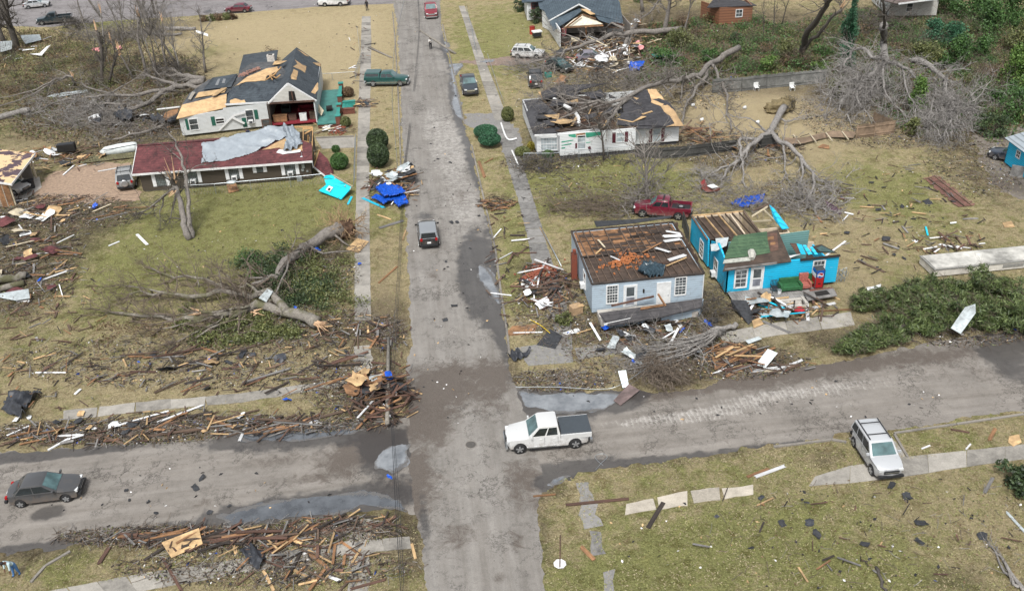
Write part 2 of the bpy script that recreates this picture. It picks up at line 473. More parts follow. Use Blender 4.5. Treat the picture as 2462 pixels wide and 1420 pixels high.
# what grows or lies where: (px, py, rx, ry, channel 0 green / 1 dirt and litter / 2 pale straw, amount)
LB = [(560, 540, 260, 90, 0, .85), (700, 520, 180, 80, 0, .35), (300, 660, 160, 110, 0, .3), (530, 115, 60, 18, 0, .9), (700, 90, 180, 55, 2, .9), (640, 65, 140, 20, 2, .7),
      (900, 90, 60, 120, 2, .35), (850, 130, 40, 80, 2, .4), (1200, 110, 60, 60, 0, .6), (1240, 60, 60, 40, 0, .6), (1240, 90, 60, 60, 2, .2), (1180, 120, 50, 8, 0, .7), (1110, 90, 30, 60, 0, .35),
      (1450, 420, 180, 50, 0, .55), (1370, 470, 110, 60, 0, .4), (1560, 440, 100, 50, 0, .5), (1440, 520, 120, 60, 1, .2), (1230, 600, 40, 110, 0, .55), (1250, 700, 60, 60, 0, .3),
      (1830, 300, 150, 65, 2, 1.1), (1950, 280, 90, 40, 2, 1), (1750, 290, 80, 60, 2, .9), (2080, 430, 120, 60, 0, .5), (2150, 500, 150, 70, 0, .35), (2060, 540, 80, 60, 2, .3), (2050, 660, 90, 60, 2, .3),
      (2150, 560, 120, 25, 1, .25), (1980, 800, 60, 30, 1, .55), (1990, 825, 35, 16, 1, .5), (1420, 880, 120, 40, 2, .25), (1290, 780, 60, 40, 2, .2), (2420, 370, 90, 50, 1, 1.0), (2370, 450, 60, 80, 1, .55), (2440, 420, 40, 25, 0, .5),
      (1900, 1330, 420, 150, 0, .5), (1700, 1300, 200, 60, 0, .3), (2100, 1380, 150, 60, 0, .4), (1500, 1380, 200, 60, 0, .4), (2300, 1250, 160, 80, 2, .3), (1650, 1120, 180, 40, 0, .15), (1980, 1100, 60, 22, 1, .8), (2250, 1060, 120, 30, 0, .35),
      (1300, 1250, 30, 120, 1, .7), (1340, 1180, 40, 25, 1, .6), (1560, 1120, 140, 14, 1, .6), (1760, 1090, 140, 12, 1, .6), (2300, 1390, 100, 40, 1, .7), (2200, 1210, 30, 25, 1, .4), (2420, 1150, 40, 40, 1, .4),
      (100, 780, 120, 120, 1, .25), (40, 680, 90, 80, 1, .85), (60, 560, 130, 80, 1, .85), (150, 500, 140, 40, 1, .9), (230, 520, 60, 40, 1, .5), (170, 600, 60, 60, 1, .45), (560, 800, 260, 60, 1, .45), (720, 660, 120, 60, 1, .55), (800, 600, 60, 60, 1, .6), (810, 560, 45, 25, 1, .8),
      (430, 900, 420, 60, 2, .25), (200, 1040, 220, 26, 1, .75), (560, 1020, 300, 22, 1, .6), (400, 890, 300, 40, 1, .25), (850, 790, 110, 40, 1, .7), (930, 600, 45, 120, 1, .35), (930, 760, 45, 60, 1, .5), (930, 870, 60, 110, 1, .6), (930, 700, 30, 100, 2, .3), (880, 940, 90, 60, 1, .7),
      (480, 1290, 360, 26, 1, .8), (800, 1270, 160, 30, 1, .65), (640, 1370, 300, 40, 1, .35), (60, 1320, 90, 28, 1, .8), (150, 1360, 60, 40, 0, .4), (960, 1300, 40, 90, 1, .6), (950, 1250, 30, 40, 0, .4), (1000, 1300, 18, 90, 1, .8),
      (250, 320, 200, 80, 1, .6), (330, 260, 160, 60, 1, .75), (200, 260, 220, 50, 1, .55), (120, 330, 120, 40, 0, .4), (130, 330, 100, 30, 2, .4), (60, 210, 100, 50, 1, .5), (200, 150, 180, 40, 1, .55), (200, 165, 160, 50, 0, .5), (400, 130, 60, 40, 2, .5), (330, 75, 120, 20, 1, .5), (250, 55, 60, 10, 0, .9), (330, 40, 90, 12, 1, .5), (480, 55, 80, 14, 1, .4), (420, 205, 80, 30, 1, .6),
      (1500, 140, 180, 60, 1, .7), (1700, 130, 150, 70, 1, .6), (1600, 60, 150, 60, 1, .6), (1750, 60, 200, 60, 1, .5), (1850, 180, 200, 30, 1, .5), (1850, 180, 200, 30, 0, .4), (2000, 120, 250, 60, 1, .6), (2100, 60, 300, 60, 1, .5), (2200, 200, 250, 100, 1, .5), (2200, 250, 250, 100, 1, .5), (2350, 150, 150, 120, 1, .7), (2380, 280, 100, 60, 1, .6),
      (1360, 280, 80, 60, 1, .7), (1270, 360, 50, 60, 1, .6), (1740, 350, 130, 30, 1, .9), (1680, 310, 60, 60, 1, .7), (1780, 400, 200, 30, 1, .35), (1330, 720, 90, 90, 1, .55), (1700, 730, 50, 80, 1, .9), (1560, 780, 200, 26, 1, .9), (1700, 850, 170, 60, 1, .8), (1430, 780, 60, 30, 1, .5), (1580, 905, 80, 30, 1, .9), (1750, 880, 150, 20, 1, .8), (2200, 800, 250, 30, 1, .5), (2330, 720, 140, 60, 1, .6), (2170, 680, 60, 40, 0, .5),
      (1260, 640, 40, 30, 1, .6), (1190, 480, 45, 22, 1, .7), (1190, 540, 30, 80, 2, .2), (1230, 890, 25, 40, 1, .8), (1330, 930, 100, 10, 1, .8), (640, 470, 200, 16, 1, .4), (820, 330, 40, 60, 1, .3), (600, 335, 200, 20, 1, .5), (800, 200, 60, 60, 2, .5), (780, 155, 60, 30, 2, .4)]
sheet('lawn_ground', [(-700, -250), (3200, -330), (3300, 1900), (-900, 2100)], 0.0, .45, LAWN, LB, edge=0)
outer = MB()
for i in range(8):      # ground beyond the surveyed block, on to the horizon
    a0, a1 = i*math.pi/4, (i+1)*math.pi/4
    outer.add([(700*math.cos(a0), 100+700*math.sin(a0), -.06), (700*math.cos(a1), 100+700*math.sin(a1), -.06), (0, 100, -.06)], [(0, 1, 2)])
o = outer.build('ground', LAWN); tag(o, kind='structure')

MAIN = [(936, -60), (945, 10), (955, 60), (962, 200), (967, 330), (972, 440), (978, 560), (983, 700), (988, 830), (975, 900), (985, 1000), (985, 1060), (985, 1180), (1000, 1240), (1014, 1300), (1022, 1420), (1040, 1700),
        (1345, 1700), (1310, 1420), (1299, 1300), (1293, 1220), (1310, 1160), (1265, 1000), (1240, 940), (1222, 870), (1213, 790), (1200, 700), (1188, 600), (1168, 520), (1150, 440), (1131, 350), (1115, 300), (1113, 290), (1098, 240), (1087, 190), (1078, 140), (1068, 95), (1061, 60), (1058, 0), (1050, -60)]
CROSS = [(-300, 1130), (0, 1092), (130, 1080), (250, 1070), (480, 1052), (640, 1020), (830, 1012), (1000, 1000), (1235, 925), (1330, 940), (1480, 940), (1640, 938), (1830, 893), (2050, 862), (2300, 812), (2462, 790), (2800, 745),
         (2800, 930), (2462, 988), (2300, 1010), (2160, 1030), (2060, 1042), (1850, 1070), (1700, 1090), (1560, 1112), (1470, 1125), (1360, 1150), (1300, 1190), (1150, 1230), (1000, 1240), (960, 1222), (860, 1225), (780, 1245), (700, 1252), (500, 1275), (300, 1300), (60, 1325), (-300, 1370)]
FAR = [(-300, 60), (0, 62), (120, 66), (210, 56), (300, 48), (560, 33), (760, 17), (950, 9), (1100, -4), (1400, -40), (1400, -110), (300, -22), (0, 2), (-300, 30)]
MBL = [(1150, 640, 40, 80, 0, 1), (1165, 700, 40, 60, 0, .8), (1200, 560, 16, 170, 0, .7), (1205, 780, 20, 120, 0, .7), (1160, 420, 14, 80, 0, .6), (1100, 250, 16, 60, 0, 1), (1100, 160, 14, 30, 0, .8), (1135, 390, 16, 60, 0, .5), (1072, 115, 12, 30, 0, .8),
       (1020, 520, 30, 12, 0, .5), (1060, 600, 26, 14, 1, .35), (1110, 470, 40, 30, 1, .45), (1040, 315, 10, 5, 1, .6), (1045, 665, 20, 20, 1, .5), (1060, 380, 40, 30, 1, .25),
       (1090, 400, 60, 90, 2, .75), (1080, 330, 50, 40, 2, .7), (1120, 500, 50, 50, 2, .7), (1100, 600, 40, 40, 2, .45), (1030, 280, 40, 30, 2, .6), (1085, 220, 30, 60, 2, .5), (1040, 850, 50, 60, 2, .15), (1100, 1330, 90, 90, 2, .25), (1190, 1100, 60, 60, 2, .3),
       (1040, 940, 60, 40, 1, .9), (1010, 1010, 50, 50, 1, .9), (1090, 900, 80, 30, 1, .7), (1200, 900, 50, 40, 1, .8), (1150, 950, 60, 30, 1, .4), (1000, 1130, 40, 60, 1, .7), (985, 1220, 25, 60, 1, .8), (1100, 1290, 60, 30, 1, .6), (1240, 1180, 30, 70, 1, .6), (1040, 1190, 40, 60, 1, .35), (1240, 1300, 14, 20, 1, .7), (1200, 1390, 20, 14, 1, .6), (1180, 1000, 60, 30, 1, .35), (1290, 1150, 40, 60, 1, .6), (1060, 1040, 30, 30, 1, .5),
       (1020, 1260, 16, 90, 0, .5), (1310, 1160, 30, 20, 0, .9)]
CBL = [(1350, 960, 150, 40, 0, 1), (1500, 960, 60, 20, 0, .5), (740, 1045, 150, 30, 0, .9), (580, 1060, 80, 16, 0, .5), (930, 1090, 60, 50, 0, .9), (800, 1210, 220, 30, 0, 1), (600, 1245, 140, 18, 0, .9), (380, 1290, 180, 12, 0, .8), (60, 1322, 160, 14, 0, .9), (180, 1088, 180, 10, 0, .8), (30, 1095, 90, 10, 0, .8), (1400, 1130, 100, 24, 0, 1), (1620, 1105, 120, 12, 0, .7), (1340, 1160, 50, 25, 0, 1), (1850, 1072, 130, 8, 0, .6), (120, 1232, 40, 16, 0, .8), (2420, 870, 60, 60, 0, .6), (2440, 820, 60, 25, 0, .6),
       (850, 1100, 90, 30, 1, .8), (640, 1110, 60, 14, 1, .5), (880, 1060, 60, 25, 1, .8), (1000, 1050, 60, 40, 1, .7), (960, 1170, 70, 30, 1, .7), (760, 1150, 100, 12, 1, .5), (480, 1210, 40, 12, 1, .5), (1740, 925, 200, 20, 1, .8), (2000, 885, 200, 18, 1, .7), (2250, 850, 180, 16, 1, .6), (1580, 945, 60, 14, 1, .8), (1370, 1090, 60, 16, 1, .5), (1550, 1070, 60, 14, 1, .4), (2340, 900, 100, 30, 1, .35), (1480, 1070, 90, 18, 2, .3),
       (1700, 990, 120, 14, 2, .9), (1560, 1010, 120, 10, 2, .8), (1850, 950, 150, 16, 2, .8), (2080, 920, 180, 14, 2, .6), (1780, 1020, 160, 20, 2, .4), (2150, 960, 200, 20, 2, .4), (600, 1130, 160, 10, 2, .5), (560, 1180, 120, 12, 2, .5), (300, 1120, 160, 20, 2, .3), (860, 1120, 60, 8, 2, .5), (230, 1240, 120, 20, 2, .25)]
sheet('cross_street', CROSS, .008, .16, ROADX, CBL, edge=.28)
sheet('main_street', MAIN, .013, .16, ROAD, MBL, edge=.16)
sheet('far_street', FAR, .010, .4, road_mat('far_asphalt', (.185, .175, .178), (.06, .9, 1)), [(500, 28, 8, 4, 0, .9), (880, 12, 60, 8, 1, .2)], edge=.2)

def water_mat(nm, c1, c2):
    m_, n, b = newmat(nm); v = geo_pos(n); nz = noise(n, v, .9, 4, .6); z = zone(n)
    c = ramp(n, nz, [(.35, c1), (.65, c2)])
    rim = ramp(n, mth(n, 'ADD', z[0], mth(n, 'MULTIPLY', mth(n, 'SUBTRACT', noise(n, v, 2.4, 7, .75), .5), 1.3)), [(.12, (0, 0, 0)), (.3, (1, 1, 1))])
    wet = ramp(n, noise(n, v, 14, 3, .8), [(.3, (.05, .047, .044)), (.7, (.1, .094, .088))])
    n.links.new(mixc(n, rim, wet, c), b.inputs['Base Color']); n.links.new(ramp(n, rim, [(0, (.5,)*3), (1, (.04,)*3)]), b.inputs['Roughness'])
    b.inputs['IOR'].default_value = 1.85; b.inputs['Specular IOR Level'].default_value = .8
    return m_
WATER = water_mat('puddle_water', (.11, .12, .132), (.22, .235, .25)); WATERD = water_mat('dark_puddle_water', (.045, .05, .057), (.1, .11, .122))  # blue-grey bases carry sky reflection in the colour, besides the turbid water
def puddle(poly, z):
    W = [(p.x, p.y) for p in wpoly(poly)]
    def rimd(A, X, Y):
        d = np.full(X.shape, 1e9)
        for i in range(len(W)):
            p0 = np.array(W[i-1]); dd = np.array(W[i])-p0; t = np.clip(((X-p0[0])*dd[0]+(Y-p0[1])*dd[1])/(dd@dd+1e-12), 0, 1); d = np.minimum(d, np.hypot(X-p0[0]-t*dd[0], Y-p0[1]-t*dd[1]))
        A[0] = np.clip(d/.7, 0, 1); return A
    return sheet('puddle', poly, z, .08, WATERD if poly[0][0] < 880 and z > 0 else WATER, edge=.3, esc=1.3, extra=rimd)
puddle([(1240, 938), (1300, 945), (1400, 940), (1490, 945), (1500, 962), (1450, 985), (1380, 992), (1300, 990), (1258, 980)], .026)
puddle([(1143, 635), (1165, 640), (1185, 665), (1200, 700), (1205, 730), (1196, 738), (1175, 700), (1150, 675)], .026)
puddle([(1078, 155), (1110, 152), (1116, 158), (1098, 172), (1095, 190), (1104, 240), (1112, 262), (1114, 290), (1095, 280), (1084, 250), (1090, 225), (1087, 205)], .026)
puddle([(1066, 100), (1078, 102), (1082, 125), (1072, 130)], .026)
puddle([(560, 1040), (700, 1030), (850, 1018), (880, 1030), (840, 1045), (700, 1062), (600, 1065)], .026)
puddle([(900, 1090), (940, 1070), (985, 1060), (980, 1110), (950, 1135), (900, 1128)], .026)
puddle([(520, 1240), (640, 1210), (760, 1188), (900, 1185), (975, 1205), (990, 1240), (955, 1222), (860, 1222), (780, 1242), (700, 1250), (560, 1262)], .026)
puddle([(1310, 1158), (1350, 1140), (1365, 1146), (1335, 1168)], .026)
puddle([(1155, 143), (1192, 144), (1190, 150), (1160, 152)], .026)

def slabs(name, left, right, mat_, step=1.25, z=.03, gap=.025, skip=(), jag=0, seed=1, th=.12):
    """pavement: separate slabs between two edge lines"""
    r = random.Random(seed); L = wpoly(left); Rr = wpoly(right)
    def samp(pts, t):
        ls = [(pts[i+1]-pts[i]).length for i in range(len(pts)-1)]; tot = sum(ls); d = t*tot
        for i, l in enumerate(ls):
            if d <= l or i == len(ls)-1: return pts[i].lerp(pts[i+1], min(1, d/l))
            d -= l
    tot = sum((L[i+1]-L[i]).length for i in range(len(L)-1)); n = max(1, int(tot/step)); mb = MB()
    for i in range(n):
        if i in skip: continue
        t0 = i/n; t1 = (i+1)/n-gap/tot
        q = []
        for (pts, a, b_) in ((L, t0, t1), (Rr, t1, t0)):
            for k in range(4):
                t = lerp(a, b_, k/3); p = samp(pts, t)
                o_ = (r.random()-.5)*jag
                q.append(Vector((p.x+o_, p.y+o_*.7, 0)))
        zz = z+r.uniform(-.008, .008)
        mb.prism([(p.x, p.y) for p in q][::-1], zz-th, zz)
    o = mb.build(name, mat_); tag(o, kind='structure'); return o
slabs('pavement', [(870, 40), (868, 100), (862, 250), (857, 430), (853, 600), (852, 770)], [(891, 40), (893, 100), (890, 250), (888, 430), (889, 600), (892, 770)], PAVE, 1.8, jag=.05)
slabs('pavement', [(852, 832), (850, 900)], [(895, 830), (897, 895)], PAVE, 1.4, jag=.25, seed=3)
slabs('pavement', [(1103, 15), (1118, 60), (1142, 140), (1160, 200), (1190, 290)], [(1117, 15), (1135, 60), (1164, 140), (1188, 200), (1222, 290)], PAVE, 1.8, jag=.04, seed=4)
slabs('pavement', [(1190, 290), (1215, 380), (1245, 480), (1270, 580), (1282, 650), (1330, 770), (1335, 840)], [(1222, 290), (1252, 380), (1283, 480), (1312, 580), (1335, 650), (1372, 770), (1378, 840)], PAVE2, 1.4, jag=.12, seed=5)
slabs('pavement', [(1325, 900), (1345, 935)], [(1365, 895), (1372, 935)], PAVE2, 1.4, jag=.2, seed=55)
slabs('pavement', [(150, 988), (380, 962), (560, 948), (700, 928), (830, 910)], [(150, 1010), (380, 985), (560, 970), (700, 948), (830, 925)], PAVE, 2.2, jag=.22, seed=6)
slabs('pavement', [(90, 1425), (330, 1380), (560, 1345), (700, 1322), (840, 1300), (985, 1290)], [(120, 1460), (340, 1420), (570, 1380), (710, 1352), (850, 1330), (990, 1318)], PAVE, 1.5, jag=.08, seed=7)
slabs('pavement', [(848, 1250), (842, 1300), (838, 1420)], [(892, 1245), (892, 1300), (886, 1420)], PAVE, 1.6, jag=.15, seed=8)
slabs('pavement', [(1960, 1145), (2040, 1120), (2180, 1098), (2300, 1085), (2462, 1068), (2600, 1050)], [(1945, 1168), (2050, 1160), (2200, 1142), (2300, 1125), (2462, 1103), (2600, 1085)], PAVE, 2.3, jag=.06, seed=9)
slabs('pavement', [(1505, 1212), (1600, 1190), (1700, 1174), (1818, 1166)], [(1505, 1236), (1605, 1222), (1705, 1205), (1822, 1186)], conc_mat('pale_concrete', (.38, .345, .29)), 1.75, jag=.2, seed=10, gap=.25)
slabs('pavement', [(1385, 1160), (1395, 1230), (1420, 1290), (1430, 1340)], [(1415, 1158), (1435, 1225), (1450, 1280), (1458, 1340)], PAVE2, 1.7, jag=.4, seed=11, z=.012, gap=.3)
slabs('pavement', [(1450, 1375), (1450, 1440)], [(1475, 1370), (1480, 1440)], PAVE2, 1.7, jag=.4, seed=12, z=.012)
slabs('driveway', [(760, 334), (855, 330)], [(775, 358), (856, 355)], PAVE, 2.4, jag=.05, seed=13)
slabs('driveway', [(1240, 835), (1370, 820)], [(1270, 880), (1380, 870)], PAVE2, 2.4, jag=.2, seed=14)
slabs('footpath', [(1380, 838), (1510, 818)], [(1390, 865), (1510, 845)], PAVE2, 2.2, jag=.1, seed=15)
slabs('footpath', [(1730, 800), (1850, 778), (2045, 750)], [(1740, 830), (1870, 806), (2055, 782)], PAVE, 2.6, jag=.1, seed=16)
slabs('driveway', [(2040, 1052), (2085, 1110)], [(2130, 1035), (2185, 1100)], PAVE, 1.9, jag=.1, seed=17, z=.02)
sheet('gravel_drive', [(75, 470), (120, 420), (205, 395), (320, 390), (335, 460), (345, 480), (230, 490), (90, 492)], .012, .2, GRAVEL, edge=.5)
sheet('dirt_track', [(2330, 330), (2462, 300), (2600, 330), (2600, 500), (2440, 480), (2380, 440)], .006, .3, road_mat('dirt_road', (.17, .15, .13)), [(2390, 400, 30, 20, 2, .6), (2420, 440, 60, 30, 1, .8)], edge=.8)
sheet('gravel_drive', [(1115, 275), (1195, 270), (1240, 300), (1258, 360), (1215, 375), (1190, 330), (1122, 305)], .01, .16, conc_mat('grey_gravel', (.2, .195, .19), 4), edge=.3)
sheet('gravel_drive', [(1095, 148), (1160, 143), (1310, 128), (1330, 140), (1240, 158), (1150, 158)], .008, .16, conc_mat('red_gravel', (.3, .22, .18), 4), edge=.3)
def kerb(pts, wd=.16, h=.11, seed=0):
    mb = MB(); W = wpoly(pts); r = random.Random(seed)
    for a, b_ in zip(W[:-1], W[1:]):
        n = max(1, int((b_-a).length/2.2))
        for i in range(n):
            p = a.lerp(b_, i/n); q = a.lerp(b_, (i+.985)/n); hh = h+r.uniform(-.03, .015)
            mb.beam(p+Vector((0, 0, hh/2)), q+Vector((0, 0, hh/2)), wd, hh)
    o = mb.build('kerb', KERB); tag(o, kind='structure'); return o
kerb([(944, 30), (950, 100), (957, 220), (962, 350), (965, 440)], seed=1)
kerb([(1064, 60), (1080, 130), (1092, 180), (1104, 240), (1117, 300)], seed=2)
kerb([(1134, 350), (1152, 430), (1172, 515), (1191, 600), (1204, 700), (1218, 790), (1226, 860)], seed=3)
kerb([(2150, 1042), (2160, 1040), (2300, 1020), (2462, 996), (2600, 975)], seed=4)
kerb([(2150, 1045), (2182, 1100)], seed=5)
kerb([(1860, 1075), (2000, 1058), (2035, 1064)], seed=6)
kerb([(75, 1400), (110, 1360), (170, 1325)], seed=7)
kerb([(760, 333), (852, 329)], seed=8, h=.18)
# ---------------------------------------------------------------- houses
def on_wall(px, py, a, b):
    """distance along and height where the sight line meets the wall plane a-b"""
    a = Vector((a[0], a[1], 0)); b = Vector((b[0], b[1], 0)); u = (b-a); L = u.length; u.normalize()
    n = Vector((u.y, -u.x, 0)); v = ray(px, py); o = Vector((0, 0, CAM_H))
    t = (a-o).dot(n)/v.dot(n); p = o+v*t
    return (p-a).dot(u), p.z
def quadwall(mb, a, b, z0, z1, z1b=None, th=.14):
    a = Vector(a); b = Vector(b); z1b = z1 if z1b is None else z1b
    u = (b-a).normalized(); n = Vector((u.y, -u.x, 0)); a = a+u*.004; b = b-u*.004
    mb.slab([(a.x, a.y, z0), (b.x, b.y, z0), (b.x, b.y, z1b), (a.x, a.y, z1)], th, n)
def fr(a, b):
    a = Vector((a[0], a[1], 0)); b = Vector((b[0], b[1], 0)); u = (b-a).normalized(); n = Vector((u.y, -u.x, 0))
    return Matrix(((u.x, n.x, 0, a.x), (u.y, n.y, 0, a.y), (0, 0, 1, 0), (0, 0, 0, 1)))   # local: x along, y outward, z up
PANE = glass('window_glass', (.06, .07, .075)); PANEL = glass('pale_window_glass', (.3, .34, .36), .2)
BLIND = plain('window_blind', (.4, .42, .42), .5, .2, 5)
def window(par, a, b, px, py, w_, h_, fm=WHITE, bars=(2, 4), pane=None, shut=None, ac=False, fw=.09, barm=None, lift=0):
    M = fr(a, b); u, z = on_wall(px, py, a, b); z += lift
    mb = MB(); d = .05
    for c, s in (((u-w_/2-fw/2, d/2+.004, z), (fw, d, h_+2*fw)), ((u+w_/2+fw/2, d/2+.004, z), (fw, d, h_+2*fw)), ((u, d/2+.004, z+h_/2+fw/2), (w_, d, fw)), ((u, d/2+.014, z-h_/2-fw/2), (w_, d+.03, fw)), ((u, .028, z), (w_, .03, .06))):
        mb.box(c, s, M=M)
    f = mb.build('window', fm, par)
    p = MB(); p.box((u, .012, z), (w_-.004, .016, h_-.004), M=M); p.build('pane', pane or PANE, f)
    if bars:
        q = MB()
        for i in range(1, bars[0]): q.box((u-w_/2+w_*i/bars[0], .034, z), (.025, .02, h_), M=M)
        for i in range(1, bars[1]): q.box((u, .036, z-h_/2+h_*i/bars[1]), (w_, .02, .025), M=M)
        q.build('glazing_bar', barm or fm, f)
    if shut:
        for s in (-1, 1):
            q = MB(); q.box((u+s*(w_/2+fw+.2), .024, z), (.36, .04, h_+.12), M=M)
            for k in range(9): q.box((u+s*(w_/2+fw+.2), .048, z-h_/2+h_*(k+.5)/9), (.28, .02, h_/13), M=M)
            q.build('shutter', shut, par)
    if ac:
        q = MB(); q.box((u, .2, z-h_/2+.18), (.55, .4, .38), M=M); A = q.build('air_conditioner', WHITE, par)
        q = MB(); q.box((u, .405, z-h_/2+.16), (.38, .02, .26), M=M); q.build('grille', plain('vent_dark', (.06, .065, .07)), A)
    return f
def door(par, a, b, px, py, w_=.9, h_=2.05, fm=WHITE, dm=WHITE, glass_=True, lower=True):
    M = fr(a, b); u, z = on_wall(px, py, a, b)
    mb = MB(); fw = .12
    mb.box((u-w_/2-fw/2, .03, z), (fw, .06, h_+fw*2), M=M); mb.box((u+w_/2+fw/2, .03, z), (fw, .06, h_+fw*2), M=M); mb.box((u, .03, z+h_/2+fw/2), (w_, .06, fw), M=M)
    f = mb.build('door_frame', fm, par)
    q = MB(); q.box((u, .02, z), (w_-.01, .04, h_), M=M); d = q.build('door', dm, par)
    if glass_:
        q = MB(); q.box((u, .046, z+h_*.27), (w_*.72, .012, h_*.38), M=M); q.build('pane', PANE, d)
        if lower: q = MB(); q.box((u, .046, z-h_*.14), (w_*.72, .012, h_*.32), M=M); q.build('pane', glass('grey_screen', (.16, .17, .2), .4), d)
    q = MB(); q.box((u+w_*.4, .06, z-.05), (.04, .06, .14), M=M); q.build('handle', GREYM, d)
    return d

def pp(par, name, mat_, pts, th=.05, nrm=(0, 0, 1)):
    mb = MB(); mb.slab([P(*p) for p in pts], th, nrm); return mb.build(name, mat_, par)
def onplane(pts, plane, lift=.01):
    """pixels cast onto a roof plane given by three world points"""
    a, b, c = [Vector(q) for q in plane]; n = (b-a).cross(c-a).normalized(); n = n if n.z > 0 else -n
    o = Vector((0, 0, CAM_H)); r = []
    for q in pts:
        v = ray(*q); t = (a+n*lift-o).dot(n)/v.dot(n); r.append(o+v*t)
    return r
def patch(par, name, mat_, pts, plane, lift=.012, th=.012, jag=0, seed=0):
    r = random.Random(seed+len(pts))
    if jag:
        q = []
        for i in range(len(pts)):
            a, b = pts[i], pts[(i+1) % len(pts)]; n = 4
            for k in range(n): q.append((lerp(a[0], b[0], k/n)+(r.uniform(-jag, jag) if k else 0), lerp(a[1], b[1], k/n)+(r.uniform(-jag, jag)*.7 if k else 0)))
        pts = q
    mb = MB(); mb.slab(onplane(pts, plane, lift), th); return mb.build(name, mat_, par)
PLY = wood('sheathing', (.45, .29, .14), (.62, .43, .24), obj=False, sx=3, grime=.3)
FRAMING = wood('fresh_framing', (.4, .22, .09), (.6, .38, .18), obj=False, sx=2, grime=.35)
CEIL = wood('stained_ceiling_boards', (.035, .027, .022), (.095, .06, .042), obj=False, sx=.35, grime=.5)
CEILO = wood('orange_ceiling_boards', (.15, .075, .036), (.36, .19, .09), obj=False, sx=.35, grime=.6)
JOIST = wood('old_joist', (.06, .04, .03), (.15, .105, .075), obj=False, grime=.4)

# --- pale blue-grey roofless house
SBG = siding('pale_blue_siding', (.38, .47, .55), .19, (.16, .13, .12), .6, (.25, .17, .16), .34)
h = thing('house', 'pale blue-grey wooden house with its roof torn off and ceiling joists open to the sky', 'house', (17, 66.5, 0))
x0, x1, y0, y1, zt = 12.55, 21.35, 62.2, 71.2, 2.72
for a, b in (((x0, y0), (x1, y0)), ((x0, y1), (x0, y0)), ((x1, y0), (x1, y1)), ((x1, y1), (x0, y1))):
    mb = MB(); quadwall(mb, (*a, 0), (*b, 0), .25 if a[1] == y0 and b[1] == y0 else .2, zt); mb.build('wall', SBG, h)
mb = MB(); mb.box(((x0+x1)/2, (y0+y1)/2, .15), (x1-x0-.3, y1-y0-.3, .3)); mb.build('foundation', CONC, h)
for k, (a, b) in enumerate(((y0, 66.6), (66.6, y1))):
    mb = MB(); n = 12
    for i in range(n):
        q0, q1 = a+.15+(b-a-.3)*i/n, a+.15+(b-a-.3)*(i+.96)/n
        mb.box(((x0+x1)/2, (q0+q1)/2, zt-.02+rnd.uniform(-.01, .01)), (x1-x0-.3, q1-q0, .03))
    mb.build('ceiling', CEIL if k == 0 else CEILO, h)
r = random.Random(3)
for i in range(44):          # darker and missing boards over the rear half
    xx = r.uniform(x0+.8, x1-1.2); yy = r.uniform(66.8, y1-.4)
    if i == 0: mb = MB()
    mb.box((xx, yy, zt+.006+i*.0009), (r.uniform(.7, 2.4), r.uniform(.15, .5), .012))
for i in range(8): mb.box((r.uniform(19.3, 20.4), 67+i*.5, zt+.05+i*.0009), (r.uniform(1.2, 2), .46, .012))
mb.build('stained_board', CEIL, h)
for i in range(14):
    X = x0+.4+i*(x1-x0-.8)/13; mb = MB(); mb.beam((X+.25, y0+.1, zt+.02), (X-.1+r.uniform(-.1, .1), y1-.1-(r.random() < .2)*3, zt+.07), .07, .15); mb.build('joist', JOIST, h)
mb = MB()
for a, b in (((x0, y0), (x1, y0)), ((x0, y0), (x0, y1)), ((x1, y0), (x1, y1)), ((x0, y1), (x1, y1)), ((x0, 66.6), (x1, 66.6))):
    mb.beam((*a, zt+.06), (*b, zt+.06), .16, .1)
mb.build('top_plate', W_DRK, h)
for i in range(16):
    mb = MB() if i == 0 else mb
    yy = 64+i*.42; mb.box((x1-.02, yy, 2.6+.2*r.random()), (.05, .36, .8+r.random()*.5))
mb.build('side_boarding', W_BRN, h)
FA, FB = (x0, y0, 0), (x1, y0, 0)
window(h, FA, FB, 1472, 707, .8, 1.5, bars=(4, 6), pane=PANE)
window(h, FA, FB, 1636, 687, .8, 1.5, bars=(3, 6), pane=PANE)
door(h, FA, FB, 1515, 715, .85, 2.05, dm=plain('barred_door', (.55, .58, .6)), glass_=True)
door(h, FA, FB, 1595, 708, .9, 2.05, glass_=False)
window(h, (x0, y1, 0), (x0, y0, 0), 1386, 632, .8, 1.4, bars=(1, 2)); window(h, (x0, y1, 0), (x0, y0, 0), 1406, 672, .8, 1.3, bars=(1, 2), ac=True)
mb = MB(); mb.tube([(x1-.02, y0-.06, .3), (x1-.02, y0-.06, 2.7)], .04, 6); mb.build('downpipe', WHITE, h)
mb = MB(); mb.box((16.6, y0-.05, 1.75), (.12, .1, .28)); mb.build('porch_lamp', DARKVOID, h)
# brick stack against its left wall
mb = MB(); mb.box((x0-.36, 68.0, 1.2), (.45, .55, 2.4)); mb.box((x0-.30, 68.2, 2.5), (.25, .22, .3)); mb.box((x0-.48, 67.86, 2.43), (.16, .2, .1))
solo(mb, 'chimney', siding('red_brickwork', (.22, .06, .035), .075, (.1, .05, .04), .8), 'broken red brick chimney standing against left wall of pale blue roofless house', 'chimney')
